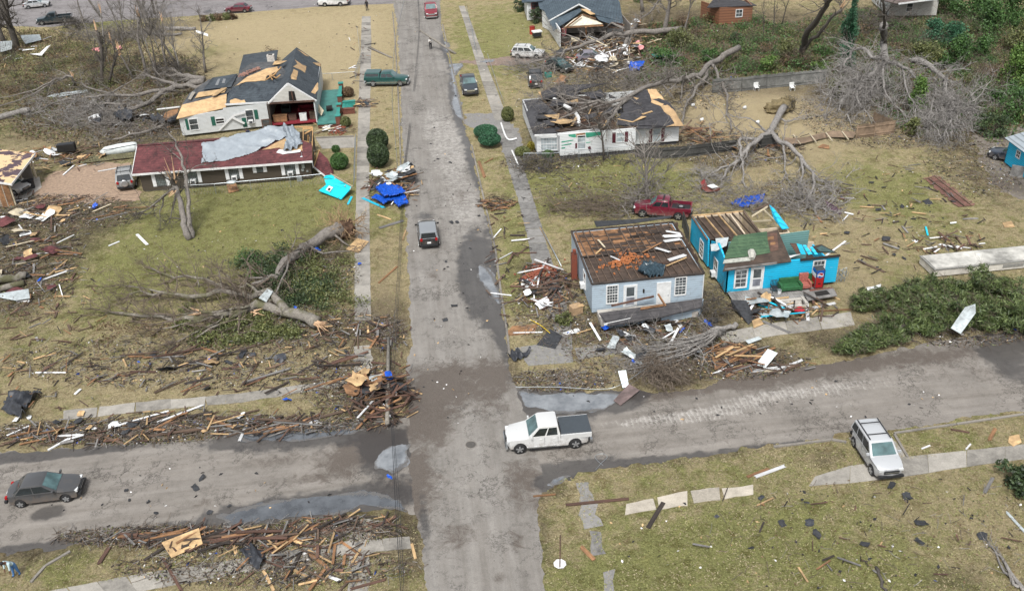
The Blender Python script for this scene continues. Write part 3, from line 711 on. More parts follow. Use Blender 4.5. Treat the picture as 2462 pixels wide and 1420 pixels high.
# fallen porch
pr = thing('porch', 'collapsed front porch of pale blue house, dark roof lying on low blue walls', 'porch', (17, 60.5, 0))
mb = MB(); mb.slab([P(1440, 752, 1.15), P(1690, 716, 1.25), P(1687, 738, .95), P(1590, 762, .95), P(1465, 783, .85)], .09); mb.build('roof', shingle('charcoal_felt', (.022, .022, .025), (.075, .07, .072)), pr)
mb = MB(); quadwall(mb, P(1462, 790), P(1550, 777), 0, .75); quadwall(mb, P(1590, 776), P(1683, 760), 0, .9); quadwall(mb, P(1683, 760), P(1690, 742), 0, .9); mb.build('wall', SBG, pr)
mb = MB(); mb.beam(P(1452, 780, .85), P(1516, 766, .92), .05, .16); mb.build('fascia', WHITE, pr)
mb = MB(); mb.box((16.7, 61.2, .28), (7.6, 1.6, .5)); mb.build('deck', CONC, pr)
for k, (a, b) in enumerate((((1470, 735, 1.2), (1572, 712, 1.4)), ((1540, 742, 1.3), (1595, 733, 1.3)), ((1582, 706, 1.9), (1600, 735, 1.2)))):
    mb = MB(); mb.beam(P(*a), P(*b), .1, .14); mb.build('rafter', (W_RED, W_ORG, W_ORG)[k], pr)

# --- bright blue house
SBL = siding('bright_blue_siding', (.01, .43, .7), .19, (.03, .17, .25), .6, (.5, .62, .68), .2)
SBL2 = siding('bright_blue_worn_siding', (.01, .43, .7), .19, (.05, .3, .4), .2, (.6, .68, .7), .5)
INT = plain('cream_plaster', (.5, .42, .32), .8, .25, 1.5)
TEAL = siding('weathered_teal_boards', (.14, .28, .27), .2, (.07, .15, .14), .7)
b = thing('house', 'bright blue wooden house with most of its green roof gone and rooms open', 'house', (28, 67, 0))
X0, X1, Y0, Y1, Y2 = 23.5, 32.65, 63.1, 68.0, 72.2; Z = 2.65
def bw(name, a, q, z1, z1b=None, m_=SBL, z0=.3, th=.14):
    mb = MB(); quadwall(mb, (*a, 0), (*q, 0), z0, z1, z1b, th); return mb.build(name, m_, b)
bw('wall', (X0, Y0), (X1-1.3, Y0), Z); bw('wall', (X1-1.3, Y0), (X1, Y0), Z+.02, m_=SBL2)
mb = MB(); mb.slab([(X0, Y0, .3), (X0, 67.3, .3), (X0, 67.3, 2.75), (X0, 66.9, 2.9), (X0, 65.6, 3.45), (X0, Y0, Z)], .14, (-1, 0, 0)); mb.build('wall', SBL, b)
mb = MB(); mb.slab([(X0-.12, 67.45, .3), (X0-.22, Y2, .3), (X0-.22, Y2, Z), (X0-.12, 67.75, Z)], .14, (-1, 0, 0)); mb.build('wall', SBL, b)
bw('wall', (X1, Y0), (X1, Y1), 1.6, 1.2); bw('wall', (27.8, Y2), (X0, Y2), Z, m_=INT); bw('wall', (X1, Y1), (27.8, Y1), 1.4, 1.9, m_=INT)
mb = MB(); mb.box(((X0+X1)/2, (Y0+Y1)/2, .25), (X1-X0-.3, Y1-Y0-.3, .3)); mb.box((25.6, 70, .25), (4.2, 4, .3)); mb.build('floor', W_DRK, b)
mb = MB(); quadwall(mb, (24.4, 65.7, 0), (31.1, 65.7, 0), 1.0, 3.35, 3.75, .1); mb.build('attic_wall', TEAL, b)
# surviving roof slope: green rolled felt on boards
RP = [(23.4, 62.7, 2.62), (29.5, 62.7, 2.62), (27, 65.6, 3.62)]
mb = MB(); mb.slab(onplane([(1738, 652), (1903, 628), (1870, 552), (1760, 577), (1755, 590)], RP, 0), .06); mb.build('roof_deck', CEIL, b)
gr = shingle('green_rolled_felt', (.022, .055, .03), (.07, .125, .065))
patch(b, 'roof', gr, [(1741, 622), (1803, 616), (1852, 607), (1846, 580), (1844, 556), (1765, 567), (1757, 583), (1746, 607)], RP, .03, .03)
patch(b, 'felt_edge', plain('pale_felt_underside', (.3, .31, .28), .9, .3, 5, bmp=.4), [(1738, 633), (1805, 626), (1803, 617), (1741, 624)], RP, .09, .07)
mb = MB(); mb.tube(onplane([(1806, 604), (1808, 612), (1808, 622)], RP, .16), [.3, .33, .2], 7); mb.build('felt_roll', plain('felt_roll_grey', (.33, .33, .3), .9, .3, 6), b)
mb = MB(); mb.beam(onplane([(1742, 648)], RP, .02)[0], onplane([(1868, 632)], RP, .02)[0], .12, .14); mb.build('fascia', W_GRY, b)
patch(b, 'sheathing_board', W_RED, [(1852, 560), (1868, 560), (1872, 600), (1852, 604)], RP, .02, .02)
patch(b, 'sheathing_board', W_ORG, [(1846, 569), (1861, 567), (1860, 576), (1846, 577)], RP, .04, .03); patch(b, 'sheathing_board', W_ORG, [(1852, 583), (1864, 580), (1865, 587), (1852, 589)], RP, .04, .02)
mb = MB(); mb.slab(onplane([(1708, 587), (1722, 585), (1720, 573), (1752, 570), (1747, 590), (1722, 603), (1710, 603)], [(24, 64.2, 2.9), (23, 64.9, 2.75), (24, 66.5, 3.6)], .1), .03); mb.build('loose_roof_sheet', GALV, b)
# right-hand corner: eave trim and torn roof
mb = MB(); mb.beam((29.4, Y0-.1, Z+.05), (X1, Y0-.1, Z+.1), .14, .16); mb.slab([P(1965, 606, 2.7), P(2012, 607, 2.7), P(1975, 587, 2.75), P(1953, 592, 2.7)], .06); mb.build('eave', W_DRK, b)
mb = MB(); mb.slab([P(1972, 604, 2.76), P(2006, 606, 2.76), P(1976, 590, 2.8), P(1962, 596, 2.8)], .02); mb.build('felt_corner', plain('dark_teal_felt', (.04, .075, .075), .9, .3), b)
for k, q in enumerate((((1915, 585), (1926, 611), (1938, 611), (1928, 588)), ((1930, 589), (1944, 612), (1953, 610), (1938, 589)), ((1947, 594), (1960, 612), (1967, 611), (1954, 593)))):
    mb = MB(); mb.slab([P(q[0][0], q[0][1], 3.15), P(q[1][0], q[1][1], 2.75), P(q[2][0], q[2][1], 2.75), P(q[3][0], q[3][1], 3.15)], .04); mb.build('fallen_siding', SBL2 if k else W_CYN, b)
mb = MB(); mb.slab([P(1899, 584, 3.1), P(1916, 611, 2.7), P(1926, 611, 2.72), P(1915, 585, 3.12)], .04); mb.build('fallen_siding', W_RED, b)
mb = MB(); mb.slab([P(1887, 616, 2.72), P(1912, 612, 2.7), P(1925, 610, 2.75), P(1903, 618, 2.75), P(1890, 620, 2.7)], .03); mb.build('torn_lining', WHITE, b)
# rear rooms
mb = MB()
for i in range(16):
    q0 = 67.9+i*.26; mb.box((24.75+r.uniform(-.05, .05), q0+.12, Z-.12), (2.5, .235, .03))
mb.build('ceiling', CEIL, b)
for i in range(7):
    xx = 23.75+i*.62; mb = MB(); mb.beam((xx+.3, 67.6, Z+.02), (xx, Y2-.1, Z+.02), .06, .15); mb.build('joist', W_TAN if i in (1, 3) else JOIST, b)
for k, (a, q, z1) in enumerate((((26.6, 72.0), (26.6, 68.2), Z), ((27.9, Y2), (27.9, 67.6), Z), ((27.9, 69.6), (31.2, 69.6), 1.6), ((27.9, 68.6), (31.2, 68.6), 1.3), ((31.3, 68.0), (31.3, 71.2), 1.5), ((31.2, 71.3), (28.4, 71.3), 1.3))):
    mb = MB(); quadwall(mb, (*a, 0), (*q, 0), .3, z1, None, .12); mb.build('partition', INT, b)
for a, q in (((27.9, Y2, Z), (27.9, 67.6, Z)), ((X0-.2, Y2, Z), (27.9, Y2, Z)), ((X0-.2, 67.7, Z), (X0-.22, Y2, Z))):
    mb = MB(); mb.beam(Vector(a)+Vector((0, 0, .05)), Vector(q)+Vector((0, 0, .05)), .16, .08); mb.build('top_plate', W_TAN if a[1] == q[1] else JOIST, b)
mb = MB(); mb.slab([P(1850, 492, 2.6), P(1862, 502, 2.4), P(1897, 548, 1.9), P(1880, 551, 1.7), P(1860, 525, 1.9)], .08, (0, -1, .5)); mb.build('leaning_wall', SBL2, b)
mb = MB(); mb.slab([P(1812, 507, 1.9), P(1847, 495, 2.5), P(1850, 492, 2.6), P(1845, 488, 2.6), P(1808, 505, 1.9)], .06); mb.build('gable_board', JOIST, b)
for a, q in ((((1808, 520, 1.6), (1846, 496, 2.5))), (((1835, 503, 2.2), (1868, 535, 1.7))), (((1803, 533, 1.6), (1860, 529, 1.6)))):
    mb = MB(); mb.beam(P(*a), P(*q), .09, .12); mb.build('stud', W_CRM, b)
FA, FB = (X0, Y0, 0), (X1, Y0, 0)
window(b, FA, FB, 1781, 669, .85, 1.5, bars=(2, 4), fw=.12); window(b, FA, FB, 1968, 643, .85, 1.1, bars=(3, 3), fw=.1, lift=.05)
door(b, FA, FB, 1819, 671, .85, 2.0)
window(b, (X0, Y1, 0), (X0, Y0, 0), 1721, 643, .8, 1.4, bars=(2, 2), ac=True); window(b, (X0-.2, Y2, 0), (X0-.15, Y1, 0), 1687, 598, .85, 1.4, bars=(2, 4))
# porch deck
pd = thing('porch_deck', 'grey weathered plank porch deck with concrete steps before bright blue house', 'porch', (27, 62, 0))
mb = MB()
for i in range(34): mb.box((23.75+i*.205, 62.1, .36), (.19, 1.8, .05))
mb.build('planking', W_GRY, pd)
mb = MB(); mb.box((27.2, 62.1, .17), (6.7, 1.6, .32)); mb.build('base', W_DRK, pd)
for k in range(3):
    mb = MB(); mb.box((28.15, 61.05-k*.3, .28-k*.1), (1.7, .3, .16+.0*k)); mb.build('step', CONC, pd)
for s in (-1, 1): mb = MB(); mb.box((28.15+s*.98, 60.8, .2), (.22, .95, .4)); mb.build('cheek_wall', CONC, pd)
ld = thing('door_panel', 'grey planked door panel with dark opening lying on right end of blue porch', 'door', (30.8, 61.9, 0))
mb = MB(); mb.slab([P(1932, 702, .55), P(2004, 692, .6), P(2013, 710, .5), P(1942, 722, .45)], .07); mb.build('panel', W_GRY, ld)
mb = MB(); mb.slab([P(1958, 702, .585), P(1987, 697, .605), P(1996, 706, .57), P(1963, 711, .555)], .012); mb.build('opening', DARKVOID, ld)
mb = MB(); mb.box((31.0, 61.75, .2), (1.9, .9, .38)); mb.build('brick_base', plain('dark_brickwork', (.13, .05, .035), .9, .4, 8), ld)

# --- brown ranch house with maroon roof
SBR = siding('brown_siding', (.062, .05, .038), .16, (.03, .025, .02), .5)
MRN = shingle('maroon_shingles', (.035, .01, .012), (.15, .045, .048))
n_ = thing('house', 'long low dark brown house with maroon shingle roof half covered by grey tarp', 'house', (-19.5, 97.5, 0))
bx0, bx1, by0, by1 = -27.9, -10.75, 93.75, 101.3
mb = MB(); quadwall(mb, (bx0, by0, 0), (bx1, by0-.3, 0), .15, 2.35); mb.build('wall', SBR, n_)
mb = MB(); quadwall(mb, (bx1, by0-.3, 0), (bx1, 99, 0), .15, 2.35, 3.0); mb.build('wall', SBR, n_)
mb = MB(); mb.slab([(bx0, by0, .15), (bx0, by1, .15), (bx0, by1, 2.3), (bx0, 97.6, 3.5), (bx0, by0, 2.3)], .14, (-1, 0, 0)); mb.build('wall', SBR, n_)
mb = MB(); quadwall(mb, (bx1, by1, 0), (bx0, by1, 0), .15, 2.35); mb.build('wall', SBR, n_)
mb = MB(); mb.box(((bx0+bx1)/2, 97.5, .1), (16.8, 7.2, .2)); mb.build('foundation', CONC, n_)
fl, fr_, rl, rr = Vector((-28.45, 93.35, 2.22)), Vector((-10.4, 93.0, 2.22)), Vector((-28.45, 97.5, 3.62)), Vector((-13.2, 97.4, 3.62)); rr2 = Vector((-10.5, 95.6, 3.05))
mb = MB(); mb.slab([fl, fr_, rr2, rr, rl], .1); mb.slab([rl, rr, Vector((-13.2, 101.8, 2.2)), Vector((-28.45, 101.8, 2.2))], .1); mb.build('roof', MRN, n_)
mb = MB(); mb.beam(rl+Vector((0, 0, .05)), rr+Vector((0, 0, .05)), .35, .06); mb.build('ridge_cap', MRN, n_)
mb = MB(); mb.beam(fl-Vector((0, .05, .08)), fr_-Vector((0, .05, .08)), .06, .2); mb.beam(fl-Vector((.05, 0, .08)), rl-Vector((.05, 0, .08)), .06, .2); mb.build('fascia', WHITE, n_)
BRP = [fl, fr_, rl]
patch(n_, 'exposed_sheathing', PLY, [(630, 360), (690, 330), (725, 340), (728, 362), (683, 366), (672, 355)], BRP, .02, .015, 1.5)
patch(n_, 'torn_edge', WHITE, [(664, 366), (672, 359), (702, 363), (722, 359), (722, 365), (680, 371)], BRP, .045, .02, 1)
r = random.Random(11)
for k, (a, q) in enumerate((((729, 340, 2.6), (729, 305, 3.2)), ((750, 378, 2.2), (752, 308, 3.4)), ((729, 310, 3.2), (752, 308, 3.3)), ((730, 340, 2.5), (752, 343, 2.6)), ((732, 322, 2.9), (750, 312, 3.2)), ((744, 380, .3), (744, 330, 2.8)), ((690, 306, 3.5), (752, 305, 3.3)), ((739, 372, .5), (741, 325, 2.9)))):
    mb = MB(); mb.beam(P(*a), P(*q), .09, .12); mb.build('stud', FRAMING, n_)
FA, FB = (bx0, by0, 0), (bx1, by0-.3, 0)
SH = plain('white_shutter', (.62, .63, .64), .5, .08, 2); BARS = plain('black_bars', (.02, .02, .022))
for (px, py, w_, h_, ac) in ((386, 430, .85, 1.45, 0), (463, 424, .85, 1.3, 1), (562, 414, .9, 1.4, 1), (624, 404, .55, .8, 0), (697, 404, .95, 1.35, 1)):
    window(n_, FA, FB, px, py, w_, h_, fm=plain('bronze_frame', (.05, .05, .05)), bars=(5, 5), pane=glass('barred_glass', (.12, .14, .14)), shut=SH, ac=bool(ac), fw=.05, barm=BARS)
M_ = fr(FA, FB)
for (px, py, w_, h_) in ((729, 399, .3, .4), (728, 408, .25, .25), (739, 411, .2, .16)):
    u, z = on_wall(px, py, FA, FB); mb = MB(); mb.box((u, .06, z), (w_, .12, h_), M=M_); mb.build('meter_box', GREYM, n_)
u, z = on_wall(721, 428, FA, FB); mb = MB(); mb.box((u, .3, z), (.5, .2, .45), M=M_); mb.tube([M_@Vector((u-.2, .2, z-.3)), M_@Vector((u-.2, .25, z+.3)), M_@Vector((u+.2, .25, z+.3))], .04, 5); mb.build('gas_meter', GREYM, n_)
mb = MB(); mb.tube([P(725, 380, 2.3), P(725, 366, 2.9)], .03, 5); mb.tube([P(725, 379, 2.32), P(725, 378, 2.42)], .14, 8); mb.build('service_mast', GREYM, n_)
mb = MB(); mb.tube([P(750, 384, 2.1), P(753, 403, 1.2)], .05, 6); mb.build('downpipe', WHITE, n_)
# fallen end of its roof
fe = thing('roof_section', 'maroon shingled roof end fallen on its side at right end of brown house', 'roof section', (-9.5, 95, 0))
mb = MB(); mb.slab([P(755, 403, .9), P(768, 364, 1.6), P(788, 382, 1.1), P(802, 412, .15), P(800, 420, .1), P(783, 425, .1)], .1, (1, -1, 1)); mb.build('shingles', MRN, fe)
mb = MB(); mb.beam(P(754, 402, .95), P(783, 425, .2), .06, .18); mb.build('fascia', WHITE, fe)
for a, q in (((755, 402, .9), (768, 361, 1.7)), ((757, 366, .6), (768, 362, 1.7)), ((757, 385, .5), (766, 374, 1.4)), ((757, 366, .2), (756, 402, .4))):
    mb = MB(); mb.beam(P(*a), P(*q), .08, .12); mb.build('stud', FRAMING, fe)
# tarp: a draped, wrinkled sheet lying on the slope and over the ridge
def cloth(name, outline, plane, mat_, label, cat, n=46, amp=.12, lift=.08, seed=0, folds=(1, .6), ridge=None, thick=.02, freq=1.0):
    W = onplane(outline, plane, lift); a, b_, c = [Vector(q) for q in plane]; nn = (b_-a).cross(c-a).normalized(); nn = nn if nn.z > 0 else -nn
    ux = (b_-a).normalized(); uy = nn.cross(ux); pu = [((q-W[0]).dot(ux), (q-W[0]).dot(uy)) for q in W]
    arr = np.array(pu); lo, hi = arr.min(0), arr.max(0); st = max(hi-lo)/n
    X, Y = np.meshgrid(np.arange(lo[0]-st, hi[0]+st, st), np.arange(lo[1]-st, hi[1]+st, st))
    I = inside(pu, X+(vnoise(X, Y, .5, seed)-.5)*st*2, Y+(vnoise(X, Y, .5, seed+1)-.5)*st*2)
    f = folds[0]*X+folds[1]*Y
    H = amp*(np.abs(np.sin(f*2.1*freq+3*vnoise(X, Y, 1.4, seed+2)*freq+seed))**3*vnoise(X, Y, 2.2, seed+3)*1.6+.5*(vnoise(X, Y, .5/freq, seed+4)-.5)+.35*(vnoise(X, Y, .22, seed+5)-.5))
    idx = -np.ones(X.shape, int); C = I[:-1, :-1] & I[1:, :-1] & I[:-1, 1:] & I[1:, 1:]; us = np.zeros(X.shape, bool)
    us[:-1, :-1] |= C; us[1:, :-1] |= C; us[:-1, 1:] |= C; us[1:, 1:] |= C; idx[us] = np.arange(us.sum())
    mb = MB(); vs = []
    for x, y, hh in zip(X[us], Y[us], H[us]): vs.append(W[0]+ux*x+uy*y+nn*(max(hh, -.03)))
    jj, ii = np.nonzero(C); mb.add(vs, [(idx[j, i], idx[j, i+1], idx[j+1, i+1], idx[j+1, i]) for j, i in zip(jj, ii)])
    o = solo(mb, name, mat_, label, cat, smooth=True)
    md = o.modifiers.new('s', 'SOLIDIFY'); md.thickness = thick; md.offset = 0
    return o
TGREY = plain('silver_tarp', (.235, .265, .295), .45, .12, 1.2, bmp=.2)
cloth('tarp', [(483, 394), (486, 345), (540, 330), (600, 316), (660, 304), (700, 303), (704, 322), (672, 338), (640, 352), (600, 372), (560, 382), (520, 390)], [fl, fr_, rl], TGREY, 'big grey tarpaulin spread over the maroon roof of brown house', 'tarp', n=90, amp=.2, seed=2, folds=(.55, 1.0), freq=.8)
cloth('tarp', [(676, 305), (705, 304), (722, 322), (727, 345), (716, 358), (690, 364), (678, 362), (688, 345), (686, 328)], [fl, fr_, rl], plain('dark_silver_tarp', (.2, .23, .26), .45, .3, 2, bmp=.3), 'crumpled dark grey end of tarp bunched at right end of brown house roof', 'tarp', n=40, amp=.5, lift=.14, seed=5, folds=(1.6, .3), freq=1.6)
# --- white house with blown-out gable room and teal porch
SW = siding('white_siding', (.56, .585, .59), .15, (.3, .27, .24), .4)
SWD = siding('dirty_white_siding', (.5, .5, .47), .16, (.25, .2, .15), .7)
DKS = shingle('dark_slate_shingles', (.014, .02, .028), (.062, .078, .092))
w_ = thing('house', 'white house with dark patchy shingle roof and its gable room blown open', 'house', (-17, 116, 0))
A0 = (-26.4, 108.6); A1 = (-21.4, 109.2); A2 = (-16.5, 109.7); A3 = (-10.95, 109.3)
def ww(a, q, z1, z1b=None, m_=SW, z0=.3, th=.14, nm='wall'):
    mb = MB(); quadwall(mb, (*a, 0), (*q, 0), z0, z1, z1b, th); return mb.build(nm, m_, w_)
ww(A0, A1, 2.5, 2.75); ww(A1, A2, 3.0, 3.0); ww((-26.0, 116), A0, 2.5); ww((-11.0, 124.2), (-16.5, 124.2), 3.0, m_=SW)
mb = MB(); mb.slab([(-10.95, 109.4, .3), (-10.95, 124.2, .3), (-10.95, 124.2, 2.95), (-10.95, 109.4, 2.95)], .14, (1, 0, 0)); mb.build('wall', SW, w_)
# open room: floor, back wall, side wall, ceiling beam, gable above
mb = MB(); mb.box((-13.7, 113.2, .35), (5.3, 7.2, .1)); mb.build('floor', plain('red_carpet', (.16, .012, .02), .9, .5, 5), w_)
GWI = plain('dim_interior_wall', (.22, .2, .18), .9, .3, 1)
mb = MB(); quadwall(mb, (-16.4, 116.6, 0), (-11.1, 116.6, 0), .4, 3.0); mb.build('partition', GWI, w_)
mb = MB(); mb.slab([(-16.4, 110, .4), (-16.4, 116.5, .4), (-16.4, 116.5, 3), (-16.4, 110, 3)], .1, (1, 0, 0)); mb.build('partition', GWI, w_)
mb = MB(); mb.box((-13.7, 113.2, 3.02), (5.2, 6.8, .06)); mb.build('ceiling', CEIL, w_)
mb = MB(); mb.slab([(-16.4, 109.75, 3.05), (-10.95, 109.4, 3.05), (-13.7, 109.58, 5.0)], .14, (0, -1, 0)); mb.build('gable_wall', SWD, w_)
mb = MB(); mb.beam((-16.4, 109.66, 3.0), (-10.95, 109.32, 3.0), .16, .2); mb.build('beam', W_RED, w_)
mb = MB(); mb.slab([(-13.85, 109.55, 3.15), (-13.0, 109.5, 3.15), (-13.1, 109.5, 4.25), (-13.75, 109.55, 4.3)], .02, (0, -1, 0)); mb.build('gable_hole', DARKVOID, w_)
mb = MB(); mb.beam((-13.35, 109.48, 3.1), (-13.4, 109.5, 4.3), .12, .1); mb.build('stud', W_RED, w_)
for s, xx in ((0, -16.4), (1, -11.0)): mb = MB(); mb.box((xx+(.1 if s == 0 else -.02), 109.6, 1.65), (.14, .16, 2.7)); mb.build('corner_post', SW if s else W_DRK, w_)
window(w_, (-16.4, 116.6), (-11.1, 116.6), 716, 236, 1.0, 1.0, bars=(1, 2), pane=DARKVOID)
r = random.Random(21)
FURN = [((-15.3, 110.5, .4), (1.6, .6, .85), W_ORG, 'sideboard', 'orange brown sideboard at front left of the blown open white room', 'cabinet'), ((-14.9, 113.9, .4), (1.1, 1.2, 1.1), plain('dark_upholstery', (.02, .03, .028)), 'armchair', 'dark armchair in the left back of the blown open white room', 'armchair'), ((-12.3, 113.2, .4), (2.2, 1.0, .8), plain('wine_red_fabric', (.16, .012, .022), .9, .4, 4), 'sofa', 'dark red sofa in the back of the blown open white room', 'sofa'), ((-12.6, 110.3, .4), (.8, .5, .9), WHITE, 'cabinet', 'small white cabinet at the front of the blown open white room', 'cabinet'), ((-11.5, 110.6, .4), (.7, .5, .95), W_BRN, 'chest', 'brown chest by the right edge of the blown open white room', 'chest'), ((-13.9, 110.8, .4), (.9, .6, .7), W_RED, 'table', 'small red brown table amid clutter in blown open white room', 'table'), ((-11.6, 115.3, .4), (.9, .5, 1.4), W_DRK, 'bookcase', 'dark bookcase against back wall of blown open white room', 'bookcase')]
for c, s, m_, nm, lb, ct in FURN:
    o = thing(nm, lb, ct, c)
    if nm in ('sofa', 'armchair'):
        mb = MB(); mb.box((c[0], c[1], c[2]+s[2]*.25), (s[0], s[1], s[2]*.5)); mb.build('seat', m_, o)
        mb = MB(); mb.box((c[0], c[1]+s[1]*.42, c[2]+s[2]*.7), (s[0], s[1]*.2, s[2]*.5)); mb.build('backrest', m_, o)
        for k in (-1, 1): mb = MB(); mb.box((c[0]+k*s[0]*.46, c[1]-.05, c[2]+s[2]*.45), (s[0]*.1, s[1]*.8, s[2]*.75)); mb.build('armrest', m_, o)
    else:
        mb = MB(); mb.box((c[0], c[1], c[2]+s[2]*.47), (s[0], s[1], s[2]*.88)); mb.build('carcass', m_, o)
        mb = MB(); mb.box((c[0], c[1], c[2]+s[2]*.96), (s[0]*1.06, s[1]*1.08, s[2]*.08)); mb.build('top', m_, o)
        for k in (-1, 1): mb = MB(); mb.box((c[0]+k*s[0]*.24, c[1]-s[1]*.51, c[2]+s[2]*.47), (s[0]*.42, .03, s[2]*.7)); mb.build('door', m_, o)
# roofs
ga, gb, gl, gl2, g3, g4 = P(692, 201, 5.05), P(713, 114, 5.05), P(644, 250, 2.95), P(655, 165, 2.95), P(761, 243, 2.85), P(772, 154, 2.85)
mb = MB(); mb.slab([ga, gb, g4, g3], .1); mb.build('roof', DKS, w_)
mb = MB(); mb.slab([gl, gl2, gb, ga], .1); mb.build('roof', DKS, w_)
GR = [ga, gb, g3]
for k, q in enumerate((((704, 187), (713, 171), (737, 157), (735, 174), (724, 178), (712, 163), (716, 147), (722, 152), (737, 159)), ((699, 183), (706, 166), (717, 172), (713, 192)), ((699, 184), (712, 188), (711, 192), (700, 190)), ((714, 119), (732, 128), (743, 136), (733, 133)), ((752, 150), (770, 152), (771, 160), (762, 157)), ((748, 222), (764, 198), (766, 214), (758, 226)), ((709, 143), (727, 156), (737, 160), (734, 175), (722, 168), (705, 160), (715, 155)))):
    if k == 0: continue
    patch(w_, 'exposed_sheathing', PLY, q, GR, .014, .012, .8, k)
patch(w_, 'exposed_sheathing', PLY, [(683, 183), (699, 142), (703, 139), (693, 175)], [ga, gb, gl], .014, .012, .8, 9)
e0, e1 = P(541, 252, 2.95), P(648, 246, 2.95); r0, r1 = P(588, 197, 4.35), P(697, 187, 4.35)
mb = MB(); mb.slab([e0, e1, r1, r0], .1); mb.build('roof', DKS, w_)
patch(w_, 'exposed_sheathing', PLY, [(553, 250), (554, 241), (566, 237), (578, 241), (588, 240), (591, 248)], [e0, e1, r0], .014, .012, 1.2, 3)
t0, t1 = P(604, 151, 4.8), P(664, 148, 4.8)
mb = MB(); mb.slab([r0, r1, P(676, 158, 4.7), t1, t0, P(575, 172, 3.6), P(566, 207, 3.5)], .1); mb.build('roof', shingle('torn_black_felt', (.03, .032, .036), (.1, .105, .11)), w_)
mb = MB(); mb.slab([t0, t1, P(668, 120, 3.0), P(585, 132, 3.0), P(574, 172, 3.4)], .1); mb.build('roof', DKS, w_)
mb = MB(); mb.slab([e0, r0, P(566, 207, 3.6), P(520, 232, 3.0)], .09); mb.build('roof', DKS, w_)
TP = [r0, r1, t0]
patch(w_, 'exposed_sheathing', PLY, [(567, 206), (596, 184), (640, 165), (667, 160), (669, 170), (645, 182), (638, 194), (590, 197)], TP, .03, .015, 1, 4)
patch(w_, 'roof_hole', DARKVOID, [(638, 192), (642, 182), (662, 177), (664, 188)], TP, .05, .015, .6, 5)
for a, q in (((640, 192, 4.6), (664, 176, 5)), ((648, 182, 4.7), (655, 192, 4.6)), ((661, 178, 4.9), (676, 162, 5.1)), ((650, 180, 4.7), (664, 188, 4.7)), ((664, 188, 4.6), (674, 180, 4.9))):
    mb = MB(); mb.beam(P(*a), P(*q), .1, .12); mb.build('rafter', FRAMING, w_)
patch(w_, 'loose_sheathing', W_TAN, [(655, 156), (660, 147), (690, 146), (674, 154)], TP, .3, .02, .5, 6)
bm_ = MB()
for k in range(45):
    t = k/44; q = onplane([(lerp(577, 622, t)+r.uniform(-4, 4), lerp(183, 163, t)+r.uniform(-3, 3))], TP, .1)[0]; bm_.box(q, (.3, .14, .12), r.random()*3)
bm_.build('fallen_brick', plain('dull_brick', (.25, .14, .11), .9, .4, 8), w_)
mb = MB(); mb.box((P(653, 150, 4.6)+Vector((0, 0, .3))), (.9, .7, 1.3)); C_ = mb.build('chimney', plain('pale_brick', (.42, .4, .37), .9, .3, 5), w_)
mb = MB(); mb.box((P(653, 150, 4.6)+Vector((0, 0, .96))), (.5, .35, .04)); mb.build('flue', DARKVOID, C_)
# left wing
wl0, wl1, wl2, wl3 = P(424, 286, 2.5), P(543, 259, 2.8), P(545, 226, 3.5), P(438, 252, 3.3)
mb = MB(); mb.slab([wl0, wl1, wl2, wl3], .06); mb.build('roof_deck', PLY, w_)
mb = MB(); mb.slab([wl3, wl2, P(590, 178, 3.5), P(500, 192, 3.3), P(455, 225, 3.2)], .06); mb.build('roof', shingle('torn_black_felt', (.03, .032, .036), (.1, .105, .11)), w_)
WP = [wl3, wl2, P(590, 178, 3.5)]
patch(w_, 'roof_panel', DKS, [(488, 216), (510, 187), (572, 177), (556, 209)], WP, .15, .03, .6, 1); 
for q in (((517, 205), (524, 190), (530, 189), (524, 205)), ((533, 200), (537, 189), (543, 190), (540, 200))): patch(w_, 'grey_strip', plain('grey_felt_strip', (.16, .17, .18), .8), q, WP, .19, .01)
patch(w_, 'loose_sheathing', W_TAN, [(468, 236), (478, 222), (545, 212), (540, 222)], WP, .12, .03, 1, 2); patch(w_, 'loose_sheathing', W_TAN, [(508, 232), (532, 212), (546, 211), (520, 229)], WP, .25, .03, .6, 3)
patch(w_, 'loose_sheathing', plain('grey_sheet_edge', (.25, .23, .2)), [(452, 238), (462, 220), (470, 222), (458, 240)], WP, .2, .03, .5, 3)
mb = MB(); mb.slab([P(392, 282, 1.5), P(396, 272, 1.8), P(430, 256, 2.4), P(426, 272, 2.3), P(398, 289, 1.4)], .06, (0, -1, 1)); mb.build('torn_boards', W_ORG, w_)
mb = MB(); mb.beam(P(378, 263, 2), P(432, 257, 2.6), .25, .1); mb.build('fascia', WHITE, w_)
mb = MB(); mb.beam(gl, ga, .2, .18); mb.beam(ga, g3, .14, .16); mb.beam(e0, e1, .1, .2); mb.build('fascia', WHITE, w_)
mb = MB(); mb.tube([P(546, 262, 2.7), P(550, 280, 1.6)], .06, 5); mb.build('downpipe', W_DRK, w_)
GRS = plain('green_shutter', (.015, .085, .06), .6)
window(w_, A0, A1, 466, 299, .9, 1.25, bars=(4, 3), barm=BARS); window(w_, A1, A2, 529, 291, .9, .55, bars=(1, 1), pane=DARKVOID, fw=.12)
window(w_, A1, A2, 601, 280, .8, 1.5, bars=(5, 4), ac=True, barm=BARS); window(w_, A1, A2, 640, 299, .8, 1.1, bars=(1, 3), fm=W_RED)
for (px, py, dx, m_) in ((450, 299, .3, GRS), (513, 291, .45, GRS), (588, 294, .5, GRS), (616, 275, .4, GRS)):
    u, z = on_wall(px, py, A1 if px > 500 else A0, A2 if px > 500 else A1); mb = MB(); mb.box((u, .04, z), (dx, .04, 1.1 if px != 450 else 1.3), M=fr(A1 if px > 500 else A0, A2 if px > 500 else A1)); mb.build('shutter', m_, w_)
def owp(px, py, out=.15, a=A1, b_=A2):
    u, z = on_wall(px, py, a, b_); return fr(a, b_)@Vector((u, out, z))
